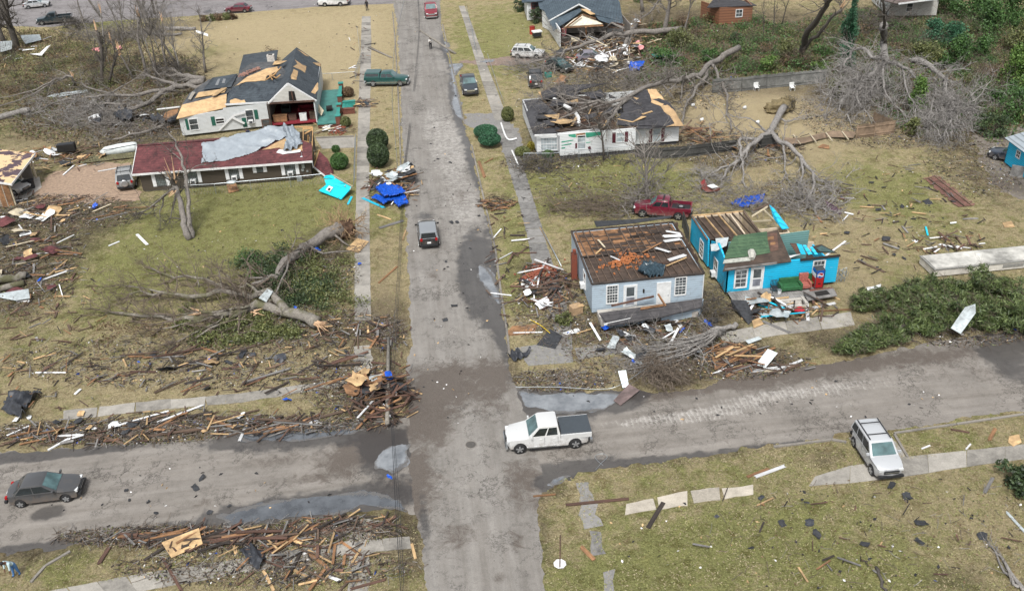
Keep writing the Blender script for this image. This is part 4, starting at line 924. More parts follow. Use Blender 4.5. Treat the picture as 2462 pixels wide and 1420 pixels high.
mb = MB(); mb.beam(owp(527, 312), owp(562, 276, .2), .06, .2); mb.beam(owp(562, 276, .2), owp(590, 269, .2), .06, .2); mb.beam(owp(558, 280, .3), owp(588, 295, .3), .06, .25); mb.build('hanging_gutter', WHITE, w_)
# porch
p_ = thing('porch', 'teal painted porch deck with brick steps on right side of white house', 'porch', (-9.6, 114.5, 0))
mb = MB(); mb.box((-9.65, 114.2, .52), (2.5, 12.2, .12)); mb.build('deck', plain('teal_deck_paint', (.045, .16, .14), .5, .35, 1.2), p_)
mb = MB(); mb.box((-9.65, 114.2, .23), (2.4, 12.0, .46)); mb.build('base', plain('dark_brickwork', (.13, .05, .035), .9, .4, 8), p_)
TLR = plain('teal_rail_paint', (.03, .2, .17), .5, .2, 3); DB = plain('dark_brickwork', (.13, .05, .035))
for (ya, yb) in ((108.4, 112.2), (115.6, 120.2)):
    mb = MB(); mb.box((-8.5, (ya+yb)/2, .75), (.3, yb-ya, .55)); R0 = mb.build('parapet', DB, p_)
    mb = MB(); mb.box((-8.5, (ya+yb)/2, 1.06), (.42, yb-ya, .08)); mb.build('cap', TLR, R0)
for yy in (112.3, 115.4, 120.3, 108.3):
    mb = MB(); mb.box((-8.45, yy, .85), (.55, .55, 1.0)); R0 = mb.build('pier', DB, p_); mb = MB(); mb.box((-8.45, yy, 1.4), (.66, .66, .09)); mb.build('cap', TLR, R0)
for k in range(4): mb = MB(); mb.box((-8.0+k*.32, 113.85, .45-k*.11), (.34, 2.4, .1)); mb.build('step', TLR, p_); 
for yy in (112.5, 115.2): mb = MB(); mb.box((-7.4, yy, .32), (1.5, .4, .6)); mb.box((-7.4, yy, .66), (1.6, .5, .08)); mb.build('cheek_wall', DB if yy < 113 else TLR, p_)
bb = thing('barrel', 'black round drum lying on the teal porch deck', 'drum', (-9.6, 112.4, .6)); mb = MB(); mb.tube([(-9.95, 112.4, .9), (-9.3, 112.5, .9)], [.33, .33], 12); mb.build('drum', DARKVOID, bb); mb = MB(); mb.tube([(-9.98, 112.4, .9), (-9.94, 112.4, .9)], .35, 12); mb.tube([(-9.31, 112.5, .9), (-9.27, 112.5, .9)], .35, 12); mb.build('rim', BLACK, bb)
mb = MB(); mb.slab([P(766, 250, 2), P(779, 266, 1.2), P(773, 278, .8), P(765, 268, 1.1)], .05, (1, 0, 0)); solo(mb, 'wall_board', W_CRM, 'cream torn board hanging from right wall above teal porch', 'board')

# --- white house right of the street, black roof smashed by a tree
SM = siding('bright_white_siding', (.66, .68, .69), .17, (.4, .4, .38), .3)
GF = shingle('grey_felt_roof', (.022, .022, .026), (.075, .075, .082)); BF = shingle('black_felt_roof', (.016, .016, .019), (.055, .054, .06))
q_ = thing('house', 'white house with maroon shutters, its black roof smashed open by a fallen tree', 'house', (21, 98.5, 0))
M0, M1, M2, M3, M4 = (13.0, 94.6), (15.2, 94.4), (15.25, 93.1), (23.35, 93.1), (28.45, 94.5)
for a, c, zz in ((M0, M1, 2.45), (M2, M3, 2.85), ((23.35, 94.5), M4, 2.35)):
    mb = MB(); quadwall(mb, (*a, 0), (*c, 0), .45, zz); mb.build('wall', SM, q_)
for a, c in (((13.0, 106), M0), ((15.25, 94.5), M2), (M3, (23.35, 94.5)), (M4, (28.45, 105.5)), ((28.45, 106), (13.0, 106))):
    mb = MB(); quadwall(mb, (*a, 0), (*c, 0), .45, 2.4); mb.build('wall', SM, q_)
mb = MB(); mb.box((14.1, 96, .22), (2.1, 2.5, .44)); mb.box((19.3, 94.5, .22), (7.9, 2.5, .44)); mb.box((25.8, 96, .22), (5, 2.6, .44)); mb.build('foundation', plain('dark_block', (.06, .06, .065), .9), q_)
kp = P(1338, 318, 2.85)
mb = MB(); mb.slab([P(1283, 324, 2.5), P(1345, 321, 2.5), P(1350, 290, 2.9), P(1275, 302, 2.6)], .06); mb.build('roof', BF, q_)
patch(q_, 'roof', BF, [(1482, 300), (1638, 304), (1622, 262), (1572, 213), (1530, 219), (1512, 232), (1496, 250), (1500, 270), (1484, 282)], [P(1480, 300, 3.0), P(1638, 304, 2.45), P(1572, 213, 4.3)], 0, .08, 2.6, 7)
mb = MB(); mb.slab([P(1480, 298, 2.95), P(1530, 310, 2.6), P(1640, 303, 2.4)], .06); mb.build('roof', BF, q_)
RPm = [P(1480, 300, 3.0), P(1638, 304, 2.45), P(1572, 213, 4.3)]
for k, q in enumerate((((1557, 215), (1577, 214), (1588, 228), (1600, 242), (1583, 236), (1566, 240)), ((1588, 255), (1604, 252), (1618, 262), (1634, 288), (1645, 302), (1600, 305), (1622, 297), (1612, 280), (1596, 268)), ((1566, 238), (1596, 250), (1590, 256), (1565, 246)), ((1522, 233), (1536, 236), (1530, 240)))):
    patch(q_, 'exposed_sheathing', PLY, q, RPm, .02, .02, 1.2, k)
mb = MB(); mb.slab([P(1350, 318, 2.7), P(1480, 300, 2.75), P(1470, 250, 2.5), P(1420, 225, 2.2), P(1310, 215, 2.3), P(1290, 300, 2.4)], .05); mb.build('attic_floor', CEIL, q_)
mb = MB(); mb.slab([P(1255, 242, 2.3), P(1300, 238, 2.4), P(1350, 285, 2.8), P(1345, 300, 2.7), P(1275, 304, 2.5)], .06); mb.build('roof', GF, q_)
mb = MB(); mb.slab([P(1300, 222, 3.1), P(1345, 205, 3.2), P(1460, 200, 2.9), P(1400, 215, 3.0), P(1306, 240, 3.0)], .08); mb.build('roof', BF, q_)
r = random.Random(5)
for k in range(7):
    xx = 1308+k*7; mb = MB(); mb.beam(P(xx, 232-k*2, 2.9), P(xx-2+r.uniform(-3, 3), 215-k*2, 3.1), .1, .14); mb.build('rafter', W_BRN, q_)
mb = MB(); mb.beam(P(1296, 220, 2.9), P(1312, 247, 2.5), .3, .06); mb.build('barge_board', W_TAN, q_)
for k in range(64):
    xx, yy = r.uniform(1335, 1530), 0; yy = lerp(308, 262, r.random())-(xx-1345)*.05
    aa = r.choice((-.15, -.1, .1, .5, 1.2)); L = r.uniform(1.2, 3.6); c = P(xx, yy, r.uniform(2.6, 3.0)); d = Vector((math.cos(aa), math.sin(aa), r.uniform(-.1, .15)))
    mb = MB(); mb.beam(c-d*L/2, c+d*L/2, r.choice((.08, .12, .25)), .05); mb.build('broken_rafter', r.choice((W_ORG, W_RED, W_BRN, W_BRN, W_DRK, W_DRK, W_TAN)), q_)
for k in range(18):
    c = P(r.uniform(1290, 1560), r.uniform(225, 300), 2.9); a = r.random()*6; s = r.uniform(.6, 1.6)
    mb = MB(); mb.slab([c+Vector((math.cos(a+t)*s*u, math.sin(a+t)*s*u, r.uniform(0, .5))) for t, u in ((0, 1), (1.3, .7), (2.6, 1.1), (4, .8), (5.2, .6))], .04); mb.build('torn_felt', (BF, GF, W_TAN)[k % 3 if k % 4 else 0], q_)
mb = MB(); mb.tube([P(1332, 238, 3), P(1350, 250, 3), P(1372, 262, 3)], [.18, .2, .2], 7); mb.tube([P(1384, 272, 3), P(1392, 285, 2.9), P(1390, 302, 2.7)], [.22, .2, .22], 7); mb.build('duct', WHITE, q_)
mb = MB(); mb.beam(P(1340, 323, 2.75), P(1445, 310, 2.85), .1, .22); mb.beam(P(1285, 326, 2.5), P(1338, 324, 2.5), .1, .2); mb.build('fascia', WHITE, q_)
mb = MB(); mb.beam(P(1445, 311, 2.9), P(1530, 305, 2.85), .14, .16); mb.build('wall_plate', W_BRN, q_)
GP = plain('green_sheathing', (.04, .26, .17), .7, .25, 2)
def onw(nm, m_, pts, a, b_, out=.012, th=.02):
    M = fr(a, b_); mb = MB(); mb.slab([M@Vector((*(lambda t: (t[0], out, t[1]))(on_wall(px, py, a, b_)),)) for px, py in pts], th, (0, -1, 0)); return mb.build(nm, m_, q_)
onw('exposed_sheathing', GP, [(1366, 324), (1384, 322), (1385, 330), (1380, 331), (1368, 328)], M2, M3); onw('exposed_sheathing', W_ORG, [(1385, 322), (1407, 319), (1408, 329), (1386, 331)], M2, M3, .02); onw('exposed_sheathing', GP, [(1408, 319), (1447, 317), (1447, 324), (1412, 331), (1408, 329)], M2, M3)
for q in (((1350, 340), (1378, 336), (1379, 338), (1350, 343)), ((1350, 349), (1374, 344), (1374, 347), (1350, 351)), ((1350, 355), (1360, 354), (1358, 357), (1350, 358)), ((1408, 342), (1420, 341), (1419, 343), (1410, 344))): onw('missing_siding', GP, q, M2, M3)
MS = plain('maroon_shutter', (.075, .012, .022), .6, .2, 3)
window(q_, M0, M1, 1320, 346, 1.7, 1.35, bars=(6, 4), pane=PANEL, fw=.07); window(q_, M2, M3, 1398, 342, .8, 1.45, bars=(1, 2), pane=PANEL, fw=.07); window(q_, M2, M3, 1491, 330, .8, 1.0, bars=(1, 2), pane=PANEL, fw=.07, shut=MS); window(q_, (23.35, 94.5), M4, 1579, 325, .8, 1.35, bars=(1, 2), pane=PANEL, fw=.07, shut=MS)
onw('shutter', MS, [(1383, 345), (1388, 343), (1389, 355), (1383, 357)], M2, M3, .05, .04); onw('shutter', MS, [(1413, 354), (1419, 351), (1422, 359), (1416, 362)], M2, M3, .05, .04)

# --- white house with slate roof at the top of the street, its gable torn open
S5 = shingle('blue_slate_shingles', (.02, .034, .048), (.075, .105, .13))
h5 = thing('house', 'white house with slate blue roof and torn open gable at far end of street', 'house', (26, 142, 0))
f0, f1 = P(1305, 105, 0), P(1346, 115, 0)
HL = Vector((19.9, 135.4, 0)); HF = Vector((21.9, 133.4, 0)); HR = Vector((32.2, 131.6, 0))
mb = MB(); quadwall(mb, P(1321, 77), P(1346, 116), .1, 2.7); mb.build('wall', SM, h5)
mb = MB(); quadwall(mb, P(1304, 66), P(1321, 76), .1, 2.75); mb.build('wall', SM, h5)
mb = MB(); quadwall(mb, P(1257, 14), P(1268, 51), .1, 2.9); quadwall(mb, P(1268, 51), P(1304, 46), .1, 2.9); mb.build('wall', SM, h5)
window(h5, P(1268, 51), P(1304, 46), 1288, 20, 1.3, 1.7, bars=(4, 4), fm=plain('red_brown_trim', (.16, .03, .025)), fw=.1)
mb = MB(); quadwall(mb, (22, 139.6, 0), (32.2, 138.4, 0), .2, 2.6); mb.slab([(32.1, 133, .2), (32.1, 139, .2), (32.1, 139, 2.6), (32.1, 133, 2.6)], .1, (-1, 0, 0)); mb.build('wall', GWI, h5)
mb = MB(); mb.box((27, 136.6, .15), (10, 6, .1)); mb.build('floor', W_DRK, h5)
ap, ab = P(1392, 12, 4.8), P(1392, -60, 4.8)
mb = MB(); mb.slab([P(1319, 52, 2.75), ap, ab, P(1282, -45, 2.8), P(1297, 20, 2.8), P(1309, 27, 2.8)], .12); mb.build('roof', S5, h5)
mb = MB(); mb.slab([P(1319, 52, 2.75), P(1395, 16, 4.4), P(1398, 27, 4.1), P(1382, 40, 3.5), P(1330, 74, 2.0)], .08); mb.build('roof', S5, h5)
mb = MB(); mb.slab([ap, P(1432, 35, 3.9), P(1498, 52, 2.7), P(1490, 5, 2.9), P(1440, -60, 4.5), ab], .12); mb.build('roof', S5, h5)
mb = MB(); mb.slab([P(1432, 38, 3.7), P(1498, 53, 2.7), P(1480, 62, 2.6), P(1440, 48, 3.3)], .08); mb.build('roof', S5, h5)
mb = MB(); mb.slab([P(1255, 6, 3.0), P(1308, 3, 3.0), P(1300, -45, 3.8), P(1250, -40, 3.8)], .1); mb.build('roof', S5, h5)
mb = MB(); mb.slab([P(1358, 64, 2.7), P(1380, 46, 3.3), P(1402, 34, 4.0), P(1450, 58, 2.7)], .1, (0, -1, 0)); mb.build('gable_wall', CREAM, h5)
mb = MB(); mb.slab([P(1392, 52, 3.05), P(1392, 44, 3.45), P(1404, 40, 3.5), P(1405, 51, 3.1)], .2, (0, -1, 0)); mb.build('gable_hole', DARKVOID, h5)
for a, q, m_ in (((1356, 66, 2.65), (1450, 61, 2.65), W_ORG), ((1352, 72, 2.4), (1398, 36, 4.0), W_ORG), ((1400, 34, 4.0), (1432, 45, 3.4), W_ORG), ((1398, 24, 4.3), (1430, 34, 3.9), W_TAN), ((1404, 26, 4.1), (1446, 38, 3.5), W_ORG), ((1408, 66, 2.6), (1410, 98, .3), W_ORG), ((1345, 72, 2.5), (1346, 110, .1), W_RED), ((1456, 56, 2.6), (1500, 60, 2.5), W_TAN), ((1458, 64, 2.2), (1500, 68, 2.0), W_ORG), ((1377, 60, 2.7), (1377, 52, 3.1), W_ORG), ((1424, 58, 2.7), (1424, 42, 3.4), W_RED)):
    mb = MB(); mb.beam(P(*a)-Vector((0, .15, 0)), P(*q)-Vector((0, .15, 0)), .16, .16); mb.build('stud', m_, h5)
mb = MB(); mb.slab([P(1396, 22, 4.5), P(1410, 22, 4.5), P(1431, 34, 4.0), P(1420, 36, 3.9)], .06); mb.build('exposed_sheathing', PLY, h5)
mb = MB(); mb.slab([P(1460, 52, 2.9), P(1498, 58, 2.8), P(1500, 70, 2.1), P(1462, 60, 2.3)], .05, (0, -1, .5)); mb.build('torn_soffit', W_RED, h5)
mb = MB(); quadwall(mb, P(1460, 85, 0), P(1503, 82, 0), .1, 1.8); mb.build('wall', SM, h5)
mb = MB(); mb.beam(P(1319, 51, 2.8), P(1392, 11, 4.85), .16, .14); mb.beam(P(1392, 11, 4.85), P(1420, 26, 4.3), .16, .14); mb.build('barge_board', WHITE, h5)
PNK = plain('pink_cloth', (.5, .2, .22), .9, .3, 4)
for q in (((1351, 70, 2.4), (1362, 68, 2.4), (1361, 86, 1.2), (1351, 88, 1.1)),): mb = MB(); mb.slab([P(*t) for t in q], .08, (0, -1, 0)); mb.build('curtain', PNK, h5)

# --- garage at the left edge
g_ = thing('garage', 'open garage with patchy maroon and tan roof at left edge', 'garage', (-43, 96.5, 0))
gq = [P(-60, 430, 2.6), P(28, 444, 2.6), P(85, 371, 2.6), P(-40, 352, 2.9)]
mb = MB(); mb.slab(gq, .12); mb.build('roof', shingle('purple_shingles', (.035, .022, .03), (.11, .075, .09), (.62, .45, .26), .62), g_)
mb = MB(); mb.beam(gq[0], gq[1], .06, .2); mb.beam(gq[1], gq[2], .06, .2); mb.build('fascia', WHITE, g_)
mb = MB(); quadwall(mb, P(-60, 500), P(22, 497), 0, 2.4); mb.build('wall', siding('tan_siding', (.32, .27, .22), .25), g_)
mb = MB(); quadwall(mb, P(8, 498)-Vector((0, .08, 0)), P(36, 494)-Vector((0, .08, 0)), 0, 2.4); mb.build('sheathing', W_ORG, g_)
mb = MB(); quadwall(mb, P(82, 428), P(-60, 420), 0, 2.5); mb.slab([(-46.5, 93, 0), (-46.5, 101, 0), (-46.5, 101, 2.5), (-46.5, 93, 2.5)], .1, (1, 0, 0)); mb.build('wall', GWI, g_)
for q in (((38, 493, 0), (28, 446, 2.5)), ((56, 444, 0), (52, 409, 2.5)), ((88, 428, 0), (76, 388, 2.5))): mb = MB(); mb.beam(P(*q[0]), P(q[0][0], q[0][1], 0)+Vector((0, 0, 2.45)), .16, .16, up=(0, 1, 0)); mb.build('post', W_CRM, g_)
mb = MB(); mb.slab([P(-60, 498, .02), P(45, 492, .02), P(100, 450, .02), P(95, 425, .02), P(-60, 425, .02)], .03); mb.build('slab', CONC, g_)

# --- blue house at the right edge, grey metal roof
rb = thing('house', 'blue board house with grey metal roof cut off by right edge', 'house', (62, 79, 0))
RB0 = P(2414, 393); dirx = (P(2600, 540)-RB0); RB1 = RB0+dirx.normalized()*12; bk = Vector((-dirx.y, dirx.x, 0)).normalized()*7
mb = MB(); quadwall(mb, RB0, RB1, .15, 2.75); mb.build('wall', SBL, rb)
mb = MB(); mb.slab([RB0+Vector((0, 0, .15)), RB0+bk+Vector((0, 0, .15)), RB0+bk+Vector((0, 0, 2.7)), RB0+bk/2+Vector((0, 0, 3.6)), RB0+Vector((0, 0, 2.7))], .12, (-1, 1, 0)); mb.build('wall', SBL, rb)
ov = -bk.normalized()*.4-dirx.normalized()*.3; ri = bk/2+Vector((0, 0, 3.75)); mt = siding('grey_metal_roof', (.27, .31, .34), .16, (.12, .12, .12), .5)
mb = MB(); mb.slab([RB0+ov+Vector((0, 0, 2.65)), RB1+ov+Vector((0, 0, 2.65)), RB1+ri, RB0+ri-dirx.normalized()*.3], .05); mb.slab([RB0+ri-dirx.normalized()*.3, RB1+ri, RB1+bk+Vector((0, 0, 2.65)), RB0+bk-dirx.normalized()*.3+Vector((0, 0, 2.65))], .05); mb.build('roof', mt, rb)
window(rb, RB0, RB1, 2449, 371, .6, .6, bars=(2, 1))
mb = MB(); mb.box(P(2448, 425)+Vector((0, 0, .55)), (1.5, .3, 1.1), -.6); solo(mb, 'grey_board', W_GRY, 'square grey board leaning on the blue wall at right edge', 'board')

# --- long pale trailer lying low at right
tr = thing('trailer_body', 'long low off-white trailer body with stained roof lying behind cedar tree', 'trailer', (47, 63.5, 0))
t0_, t1_ = Vector((40.75, 62.75, 0)), Vector((56, 62.6, 0)); 
def trl(z, e=0): return [Vector((40.75-e, 62.7-e, z)), Vector((56, 62.7-e, z)), Vector((56, 65.0+e, z)), Vector((40.7-e, 65.0+e, z))]
mb = MB(); mb.prism([(p.x, p.y) for p in trl(0)], .12, .72); mb.build('body', plain('off_white_panel', (.52, .5, .46), .6, .2, 1.5), tr)
mb = MB(); mb.prism([(p.x, p.y) for p in trl(0, .06)], .72, .8); mb.build('roof_rim', plain('rim_grey', (.2, .2, .19)), tr)
mb = MB(); mb.prism([(p.x, p.y) for p in trl(0, -.08)], .8, .86); mb.build('roof', plain('stained_white_roof', (.36, .355, .33), .8, .6, .55), tr)
for q in (47.5, 52): mb = MB(); mb.box((q, 62.68, .45), (1.8, .02, .3)); mb.build('panel_seam', plain('rim_grey', (.2, .2, .19)), tr)

# --- brown shed ruin and white house at the top right
sh = thing('shed', 'rust brown shed with collapsed roof among scrub at top of picture', 'shed', (49.5, 140.5, 0))
SHM = siding('rusty_boards', (.2, .09, .05), .4, (.08, .05, .03), .7)
for a, c in (((46.9, 138.6), (51.9, 138.4)), ((45.4, 143), (46.9, 138.6)), ((51.9, 138.4), (52.3, 143))): mb = MB(); quadwall(mb, (*a, 0), (*c, 0), 0, 2.6); mb.build('wall', SHM, sh)
window(sh, (46.9, 138.6), (51.9, 138.4), 1777, 32, .9, 1.0, bars=(2, 2))
mb = MB(); mb.slab([(45, 138.8, 2.7), (52.4, 138.2, 2.65), (52.8, 142, 2.2), (48, 144, 3.0)], .1); mb.build('roof', BF, sh)
wr = thing('house', 'white sided house with brown roof behind thicket at top right', 'house', (77, 139, 0))
W0, W1 = P(2135, 44), P(2250, 42)
mb = MB(); quadwall(mb, W0, W1, .3, 3.0); mb.build('wall', SWD, wr); mb = MB(); quadwall(mb, P(2095, 8), W0, .3, 3.2); mb.build('wall', SW, wr)
mb = MB(); mb.slab([P(2125, 2, 3.1), P(2160, 10, 3.1), P(2252, -2, 3.1), P(2240, -60, 5.2), P(2130, -60, 5)], .12); mb.build('roof', shingle('brown_shingles', (.06, .045, .04), (.15, .12, .11)), wr)
mb = MB(); mb.beam(P(2160, 10, 3.1), P(2252, -2, 3.1), .12, .2); mb.build('fascia', WHITE, wr)
window(wr, W0, W1, 2187, 18, .8, 1.1, bars=(1, 2)); window(wr, P(2095, 8), W0, 2112, 2, .9, 1.4, bars=(1, 2))
# ---------------------------------------------------------------- vehicles
def paint(nm, c, metal=.3):
    nm = 'paint_'+nm
    if nm in MC: return MC[nm]
    m_, n, b = newmat(nm); v = geo_pos(n, obj=True); sx = nd(n, 'SeparateXYZ'); n.links.new(v, sx.inputs[0]); nz = noise(n, v, 3, 6, .75)
    dirt = ramp(n, mth(n, 'ADD', mth(n, 'MULTIPLY', sx.outputs[2], -.55), nz), [(.02, (.04,)*3), (.38, (.75,)*3)])   # road mud thrown up the sills
    n.links.new(mixc(n, dirt, c, (.14, .11, .085)), b.inputs['Base Color']); b.inputs['Metallic'].default_value = metal
    n.links.new(ramp(n, dirt, [(0, (.25,)*3), (.6, (.8,)*3)]), b.inputs['Roughness']); b.inputs['Coat Weight'].default_value = .6; b.inputs['Coat Roughness'].default_value = .08
    MC[nm] = m_; return m_
VG = glass('car_glass', (.012, .016, .018), .05); VW = glass('windscreen_glass', (.06, .11, .115), .05)  # windscreen's paler teal base paints in the reflected sky
CHROME = plain('chrome', (.6, .62, .63), .18, .05, 3, metal=.9); RIM = plain('alloy_rim', (.42, .43, .44), .3, .1, 3, metal=.7)
LAMP = plain('headlamp_lens', (.55, .57, .58), .15, .1, 4); TAIL = plain('tail_lamp', (.28, .008, .01), .2, .15, 4)
TRIM = plain('dark_trim', (.02, .021, .023), .55, .2, 5)
def vehicle(name, label, cat, rear, front, L, W, H, c, kind, wb=None, bz=None, hz=None, cow=None, rf=None, rb=None, tail=None, splits=None, r=.34, bed=None, rails=False, trim=None, lower=None, glassc=None, roofc=None, extra=None, z=0, roll=None, spare=False):
    a, b_ = P(*rear), P(*front); ctr = (a+b_)/2; ang = math.atan2(b_.y-a.y, b_.x-a.x)
    root = thing(name, label, cat, (ctr.x, ctr.y, z), None, (roll[0] if roll else 0, roll[1] if roll else 0, ang))
    pm = paint(c[0], c[1]); h2 = L/2; wb = wb or L*.6; bz = bz or H*.62; hz = hz or bz*.95
    fx = wb/2+(.02 if kind != 'pickup' else .1); rx = fx-wb
    cow = cow if cow is not None else fx-.55; gc = .24 if kind == 'sedan' else .32
    # side outline
    def arch(x, rr):
        return [(x+rr*math.cos(t), max(gc, r+rr*math.sin(t))) for t in [math.pi*k/8 for k in range(9)]]
    tail_ = tail if tail is not None else -h2+.06
    pf = [(h2-.1, gc), (h2-.01, .42), (h2, .58), (h2-.06, hz*.86), (h2-.2, hz*.93), (cow+.35, hz), (cow, bz)]
    if kind == 'pickup': pf += [(bed, bz), (bed-.01, bz*.74), (-h2+.05, bz*.74)]
    elif kind == 'sedan': pf += [(rb[1], bz), (-h2+.25, bz*.99), (-h2+.06, bz*.94)]
    else: pf += [(-h2+.1, bz)]
    pf += [(-h2, bz*.7), (-h2+.01, .45), (-h2+.1, gc+.04)]
    lower_ = [(x, z_) for x, z_ in reversed(arch(rx, r+.07))] + [(x, z_) for x, z_ in reversed(arch(fx, r+.07))]
    # arch() runs front->back; reversed runs back->front
    prof = pf+lower_
    ys = (-1, -.93, -.6, 0, .6, .93, 1); n = len(prof); mb = MB(); vs = []
    def wy(x, z_): return W/2*(1-.2*(abs(x)/h2)**6)*(1-.05*max(0, (z_-.55)/.6)-.05*max(0, .4-z_))
    for t in ys:
        for (x, z_) in prof:
            e = (abs(x)/h2)**4; xx = x*(1-.055*t*t*e*1.6)
            zz = z_-(.035*abs(t)**6 if z_ > bz*.8 else 0)+(.02*(1-t*t) if z_ > bz*.8 else 0)
            vs.append((xx, t*wy(x, z_), zz))
    fs = []
    for i in range(len(ys)-1):
        for k in range(n):
            k2 = (k+1) % n; fs.append((i*n+k, i*n+k2, (i+1)*n+k2, (i+1)*n+k))
    fs.append(tuple(range(n))); fs.append(tuple((len(ys)-1)*n+k for k in range(n-1, -1, -1)))
    mb.add(vs, fs); body = mb.build('body', pm, root, angle=38, local=True)
    # cabin
    xr0 = rb[1] if kind == 'sedan' else (bed if kind == 'pickup' else -h2+.12)
    wB = wy(0, bz)*.985; wR = W/2*.76 if kind != 'suv' else W/2*.8
    B0, B1, R0, R1 = cow, xr0, rf, rb[0]
    mb = MB(); vs = []; TT = (-1, -.8, 0, .8, 1)
    cs = [(B0, wB, bz-.01), (R0, wR, H-.05), (R0-.12, wR, H), (R1+.12, wR, H), (R1, wR, H-.05), (B1, wB, bz-.01)]
    for t in TT:
        for (x, wv, z_) in cs: vs.append((x, wv*t, z_-(.04*t**6 if z_ > bz+.1 else 0)+(.015*(1-t*t) if z_ > bz+.1 else 0)))
    k = len(cs); fs = []
    for i in range(len(TT)-1):
        for q in range(k-1): fs.append((i*k+q, i*k+q+1, (i+1)*k+q+1, (i+1)*k+q))
    fs += [tuple(range(k)), tuple((len(TT)-1)*k+q for q in range(k-1, -1, -1))]
    mb.add(vs, fs); mb.build('cabin', roofc or pm, root, angle=42, local=True)
    def quad(pts, nm, m_, th=.012, nrm=None, par=None):
        q = MB(); q.slab([Vector(p) for p in pts], th, nrm); return q.build(nm, m_, par or root, local=True)
    def mixp(p, q, t): return Vector(p).lerp(Vector(q), t)
    a0, a1, b0, b1 = (B0, -wB, bz), (B0, wB, bz), (R0, -wR, H-.05), (R0, wR, H-.05)
    def inset(a0, a1, b0, b1, lo, hi, side, out):
        n_ = (Vector(a1)-Vector(a0)).cross(Vector(b0)-Vector(a0)).normalized()
        if n_.dot(Vector(out)) < 0: n_ = -n_
        f = []
        for (t, s) in ((lo, side), (lo, 1-side), (hi, 1-side), (hi, side)):
            f.append(mixp(mixp(a0, a1, s), mixp(b0, b1, s), t)+n_*.016)
        return f, n_
    f, n_ = inset(a0, a1, b0, b1, .06, .93, .07, (1, 0, .5)); quad(f, 'windscreen', glassc or VW, nrm=n_)
    f, n_ = inset((B1, -wB, bz), (B1, wB, bz), (R1, -wR, H-.05), (R1, wR, H-.05), .12, .9, .1, (-1, 0, .3)); quad(f, 'rear_window', VG, nrm=n_)
    for s in (-1, 1):
        for (s0, s1) in (splits or ((.06, .47), (.5, .92))):
            q = []
            for (u, t) in ((s0, .1), (s1, .1), (s1, .86), (s0, .86)):
                base = mixp((B1, s*wB, bz), (B0, s*wB, bz), u); top = mixp((R1, s*wR, H-.05), (R0, s*wR, H-.05), u)
                q.append(base.lerp(top, t)+Vector((0, s*.012, .004)))
            quad(q, 'side_window', VG, nrm=(0, s, .2))
            xm = mixp((B1, 0, 0), (B0, 0, 0), s0).x
            q = MB(); q.box((xm, s*(wy(xm, .75)+.001), (bz+gc)/2+.06), (.014, .012, bz-gc-.22)); q.build('door_seam', TRIM, body, local=True)
            q = MB(); q.box((xm+.22, s*(wy(xm, bz-.18)+.012), bz-.17), (.16, .03, .035)); q.build('door_handle', pm if kind != 'pickup' else pm, body, local=True)
        # mirror, lamps
        q = MB(); q.box((B0-.18, s*(wB+.12), bz+.1), (.1, .2, .15)); q.build('mirror', pm if trim is None else trim, root, local=True)
        hl = MB(); zz = hz*.8; hl.box((h2-.2, s*(wy(h2-.15, zz)-.2), zz), (.2, .32, .14)); hl.build('headlight', LAMP, root, local=True)
        tz = bz*.84 if kind != 'suv' else bz*.95
        tl = MB(); tl.box((-h2+.12, s*(wy(-h2+.1, tz)-.09), tz), (.14, .2, .26 if kind != 'sedan' else .15)); tl.build('taillight', TAIL, root, local=True)
        if kind != 'sedan': q = MB(); q.box((0, s*(W/2-.03), gc+.02), (wb-1.0, .1, .06)); q.build('running_board', TRIM, root, local=True)
    q = MB(); q.box((h2-.02, 0, hz*.72), (.06, W*.5, .2)); g = q.build('grille', trim or TRIM, root, local=True)
    q = MB(); q.box((h2+.02, 0, hz*.72), (.02, W*.46, .03)); q.build('grille_bar', CHROME, g, local=True)
    bmM = (lower or TRIM)
    q = MB(); q.box((h2-.04, 0, .42), (.16, W*.84, .16)); q.build('bumper', bmM, root, local=True)
    q = MB(); q.box((-h2+.03, 0, .48), (.16, W*.84, .18)); q.build('bumper', bmM, root, local=True)
    q = MB(); q.box((-h2-.01, 0, .72 if kind != 'sedan' else .66), (.03, .34, .16)); q.build('number_plate', WHITE, root, local=True)
    for x in (fx, rx):
        for s in (-1, 1):
            y = s*(W/2-.12); wd = .22
            q = MB(); q.tube([(x, y-wd/2, r), (x, y-wd/2+.03, r), (x, y+wd/2-.03, r), (x, y+wd/2, r)], [r*.9, r, r, r*.9], 18); wl = q.build('wheel', RUBBER, root, angle=40, local=True)
            yo = y+s*(wd/2+.006); q = MB(); q.tube([(x, yo-s*.02, r), (x, yo, r)], r*.62, 14)
            q2 = MB()
            for k in range(5):
                an = k*1.2566+.3; q2.beam((x, yo+s*.012, r), (x+math.cos(an)*r*.6, yo+s*.012, r+math.sin(an)*r*.6), .09, .03, up=(0, 1, 0))
            q.build('rim', TRIM, wl, local=True); q2.build('spokes', RIM, wl, local=True)
    if kind == 'pickup':
        for s in (-1, 1): q = MB(); q.box(((bed-h2)/2, s*(W/2-.09), bz*.86), (h2+bed-.06, .1, bz*.27)); q.build('bed_side', pm, root, local=True)
        q = MB(); q.box((-h2+.08, 0, bz*.84), (.08, W*.86, bz*.3)); q.build('tailgate', pm, root, local=True)
        q = MB(); q.box(((bed-h2)/2+.02, 0, bz*.75), (h2+bed-.2, W*.82, .03)); q.build('bed_floor', TRIM, root, local=True)
